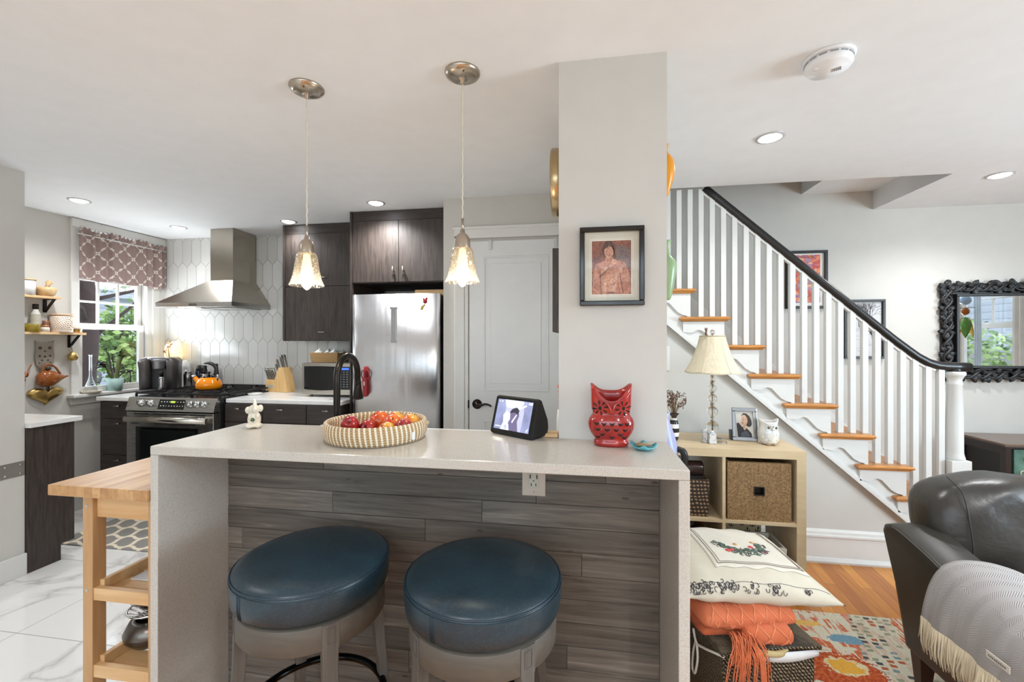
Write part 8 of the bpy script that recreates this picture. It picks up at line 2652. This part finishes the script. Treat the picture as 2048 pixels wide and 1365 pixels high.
# embroidered cushion
t = thing('embroidered_cushion', (0.62, 1.8, .46), 'cream cushion with embroidered floral panel on top of the orange blanket', 'cushion')
PTc = Matrix.Translation((0.572, 1.84, 0.478)) @ Matrix.Rotation(R(9), 4, 'Z') @ Matrix.Rotation(R(2.5), 4, 'X') @ Matrix.Rotation(R(3), 4, 'Y')
HW, HH = 0.285, 0.245
def pil(u, v, s):
    """u, v in -1..1, s +1 top, -1 bottom"""
    pin = 1 - 0.085 * (1 - abs(u) ** 1.5) * abs(v) ** 3
    pin2 = 1 - 0.085 * (1 - abs(v) ** 1.5) * abs(u) ** 3
    x = u * HW * pin2 * (1 if abs(u) < 1 else 1); y = v * HH * pin
    tz = ((1 - abs(u) ** 2.6) * (1 - abs(v) ** 2.6)) ** .55
    wr = .004 * math.sin(u * 14 + v * 3) * (1 - tz) * (abs(v) > .3) * tz * 3
    return Vector((x, y, s * (0.072 * tz + wr)))
m = M(); m.T = PTc
m.grid(lambda u, v: pil(2 * u - 1, 2 * v - 1, 1), 50, 50); m.grid(lambda u, v: pil(2 * u - 1, 2 * v - 1, -1), 50, 50)
a = Mat('cream_linen', (214, 204, 186), 0.9); w1 = a.wave(a.coord(), 160, 0, 0, axis='X'); w2 = a.wave(a.coord(), 160, 0, 0, axis='Y'); a.color(a.ramp(a.noise(a.coord(), 8, 3), [(0.3, (184, 174, 156)), (0.7, (198, 190, 172))])); a.bump(a.math('MULTIPLY', w1, w2), .2, .0004); m_linen = a.m
m.obj('cover', m_linen, t, merge=True)
def onp(u, v, off=.0012):
    u = max(-.995, min(.995, u)); v = max(-.995, min(.995, v))
    p = pil(u, v, 1); e = .01
    n_ = (pil(min(u + e, 1), v, 1) - pil(u - e, v, 1)).cross(pil(u, min(v + e, 1), 1) - pil(u, v - e, 1)).normalized()
    return p + n_ * off
m = M(); m.T = PTc
m.grid(lambda u, v: onp(-.42 + 1.24 * u + .02 * math.sin(v * 30) * (u > .95), -.60 + 1.40 * v + .02 * math.sin(u * 26) * (v < .05), .0016), 40, 40)
pan = m.obj('appliqued_panel', plain('panel_linen', (204, 197, 182), 0.9), t, solid=.0012)
m = M(); m.T = PTc
def stitch(pts, r_=.0011): m.tube([onp(u, v, .0034) for u, v in pts], r_, 5)
x0, x1, y0, y1 = -.36, .76, -.52, .74
for k, r_ in ((0, .0012), (.035, .0008)):
    n_ = 30
    stitch([(x0 + k + (x1 - x0 - 2 * k) * i / n_, y0 + k) for i in range(n_ + 1)], r_); stitch([(x0 + k, y0 + k + (y1 - y0 - 2 * k) * i / n_) for i in range(n_ + 1)], r_); stitch([(x1 - k, y0 + k + (y1 - y0 - 2 * k) * i / n_) for i in range(n_ + 1)], r_)
m.obj('border_stitching', plain('brown_thread', (110, 92, 78), 0.8), pan)
def flowers(name, mat, seeds, n, r_, sub):
    m = M(); m.T = PTc; random.seed(seeds)
    for k in range(n):
        q = R(200) + R(140) * k / n + random.uniform(-.1, .1)
        cu_, cv_ = .16 + .36 * math.cos(q) * random.uniform(.8, 1.12), .18 + .42 * math.sin(q) * random.uniform(.8, 1.12)
        pts = [(cu_, cv_)]
        a_ = random.uniform(0, 6.28)
        for s_ in range(6):
            a_ += random.uniform(.2, .9)
            pts.append((pts[-1][0] + .016 * math.cos(a_), pts[-1][1] + .018 * math.sin(a_)))
        m.tube([onp(u, v, .0036) for u, v in pts], r_, 5)
    return m.obj(name, mat, sub)
flowers('green_embroidery', plain('thread_green', (84, 104, 90), 0.8), 5, 60, .0017, pan)
flowers('dark_embroidery', plain('thread_dark', (64, 56, 60), 0.8), 6, 36, .0012, pan)
def blooms(name, mat, L_):
    for (u, v, r_) in L_:
        m = M(); m.T = PTc
        for k in range(7):
            q = 2 * PI * k / 7
            m.sphere(onp(u + r_ * math.cos(q), v + r_ * 1.1 * math.sin(q), .003), (.0045, .0045, .0022), 8, 5)
        m.sphere(onp(u, v, .004), (.005, .005, .003), 8, 5)
        m.obj(name, mat, pan)
blooms('red_bloom', plain('thread_red', (196, 74, 74), 0.8), ((-.10, -.20, .022), (.27, -.06, .02), (-.04, -.18, .02)))
blooms('gold_bloom', plain('thread_gold', (190, 146, 92), 0.8), ((.08, .0, .014), (.36, .10, .016)))
blooms('plum_bloom', plain('thread_plum', (120, 72, 82), 0.8), ((.42, -.18, .02),))
m = M(); m.T = PTc; random.seed(8)
def edge_p(u, v, off=.001):
    p = pil(u, v, 1); return p + Vector((0, -.3, 1)).normalized() * off + Vector((0, -.0006, 0))
for (ua, ub, n_, hh) in ((-.9, -.25, 55, .12), (.05, .3, 12, .10), (.55, .66, 5, .08), (-.2, .0, 8, .06)):
    for k in range(n_):
        u = random.uniform(ua, ub); v = -.97 + random.uniform(0, hh); a_ = random.uniform(0, 6.28)
        pts = [(u, v)]
        for s_ in range(6):
            a_ += random.uniform(.4, 1.1); pts.append((pts[-1][0] + .014 * math.cos(a_), max(-.985, pts[-1][1] + .02 * math.sin(a_))))
        m.tube([onp(x, y, .0012) for x, y in pts], .0011, 5)
m.tube([onp(-.9 + 1.8 * i / 60, -.86, .0008) for i in range(61)], .0007, 5)
m.obj('edge_embroidery', plain('thread_navy', (50, 46, 56), 0.8), t)
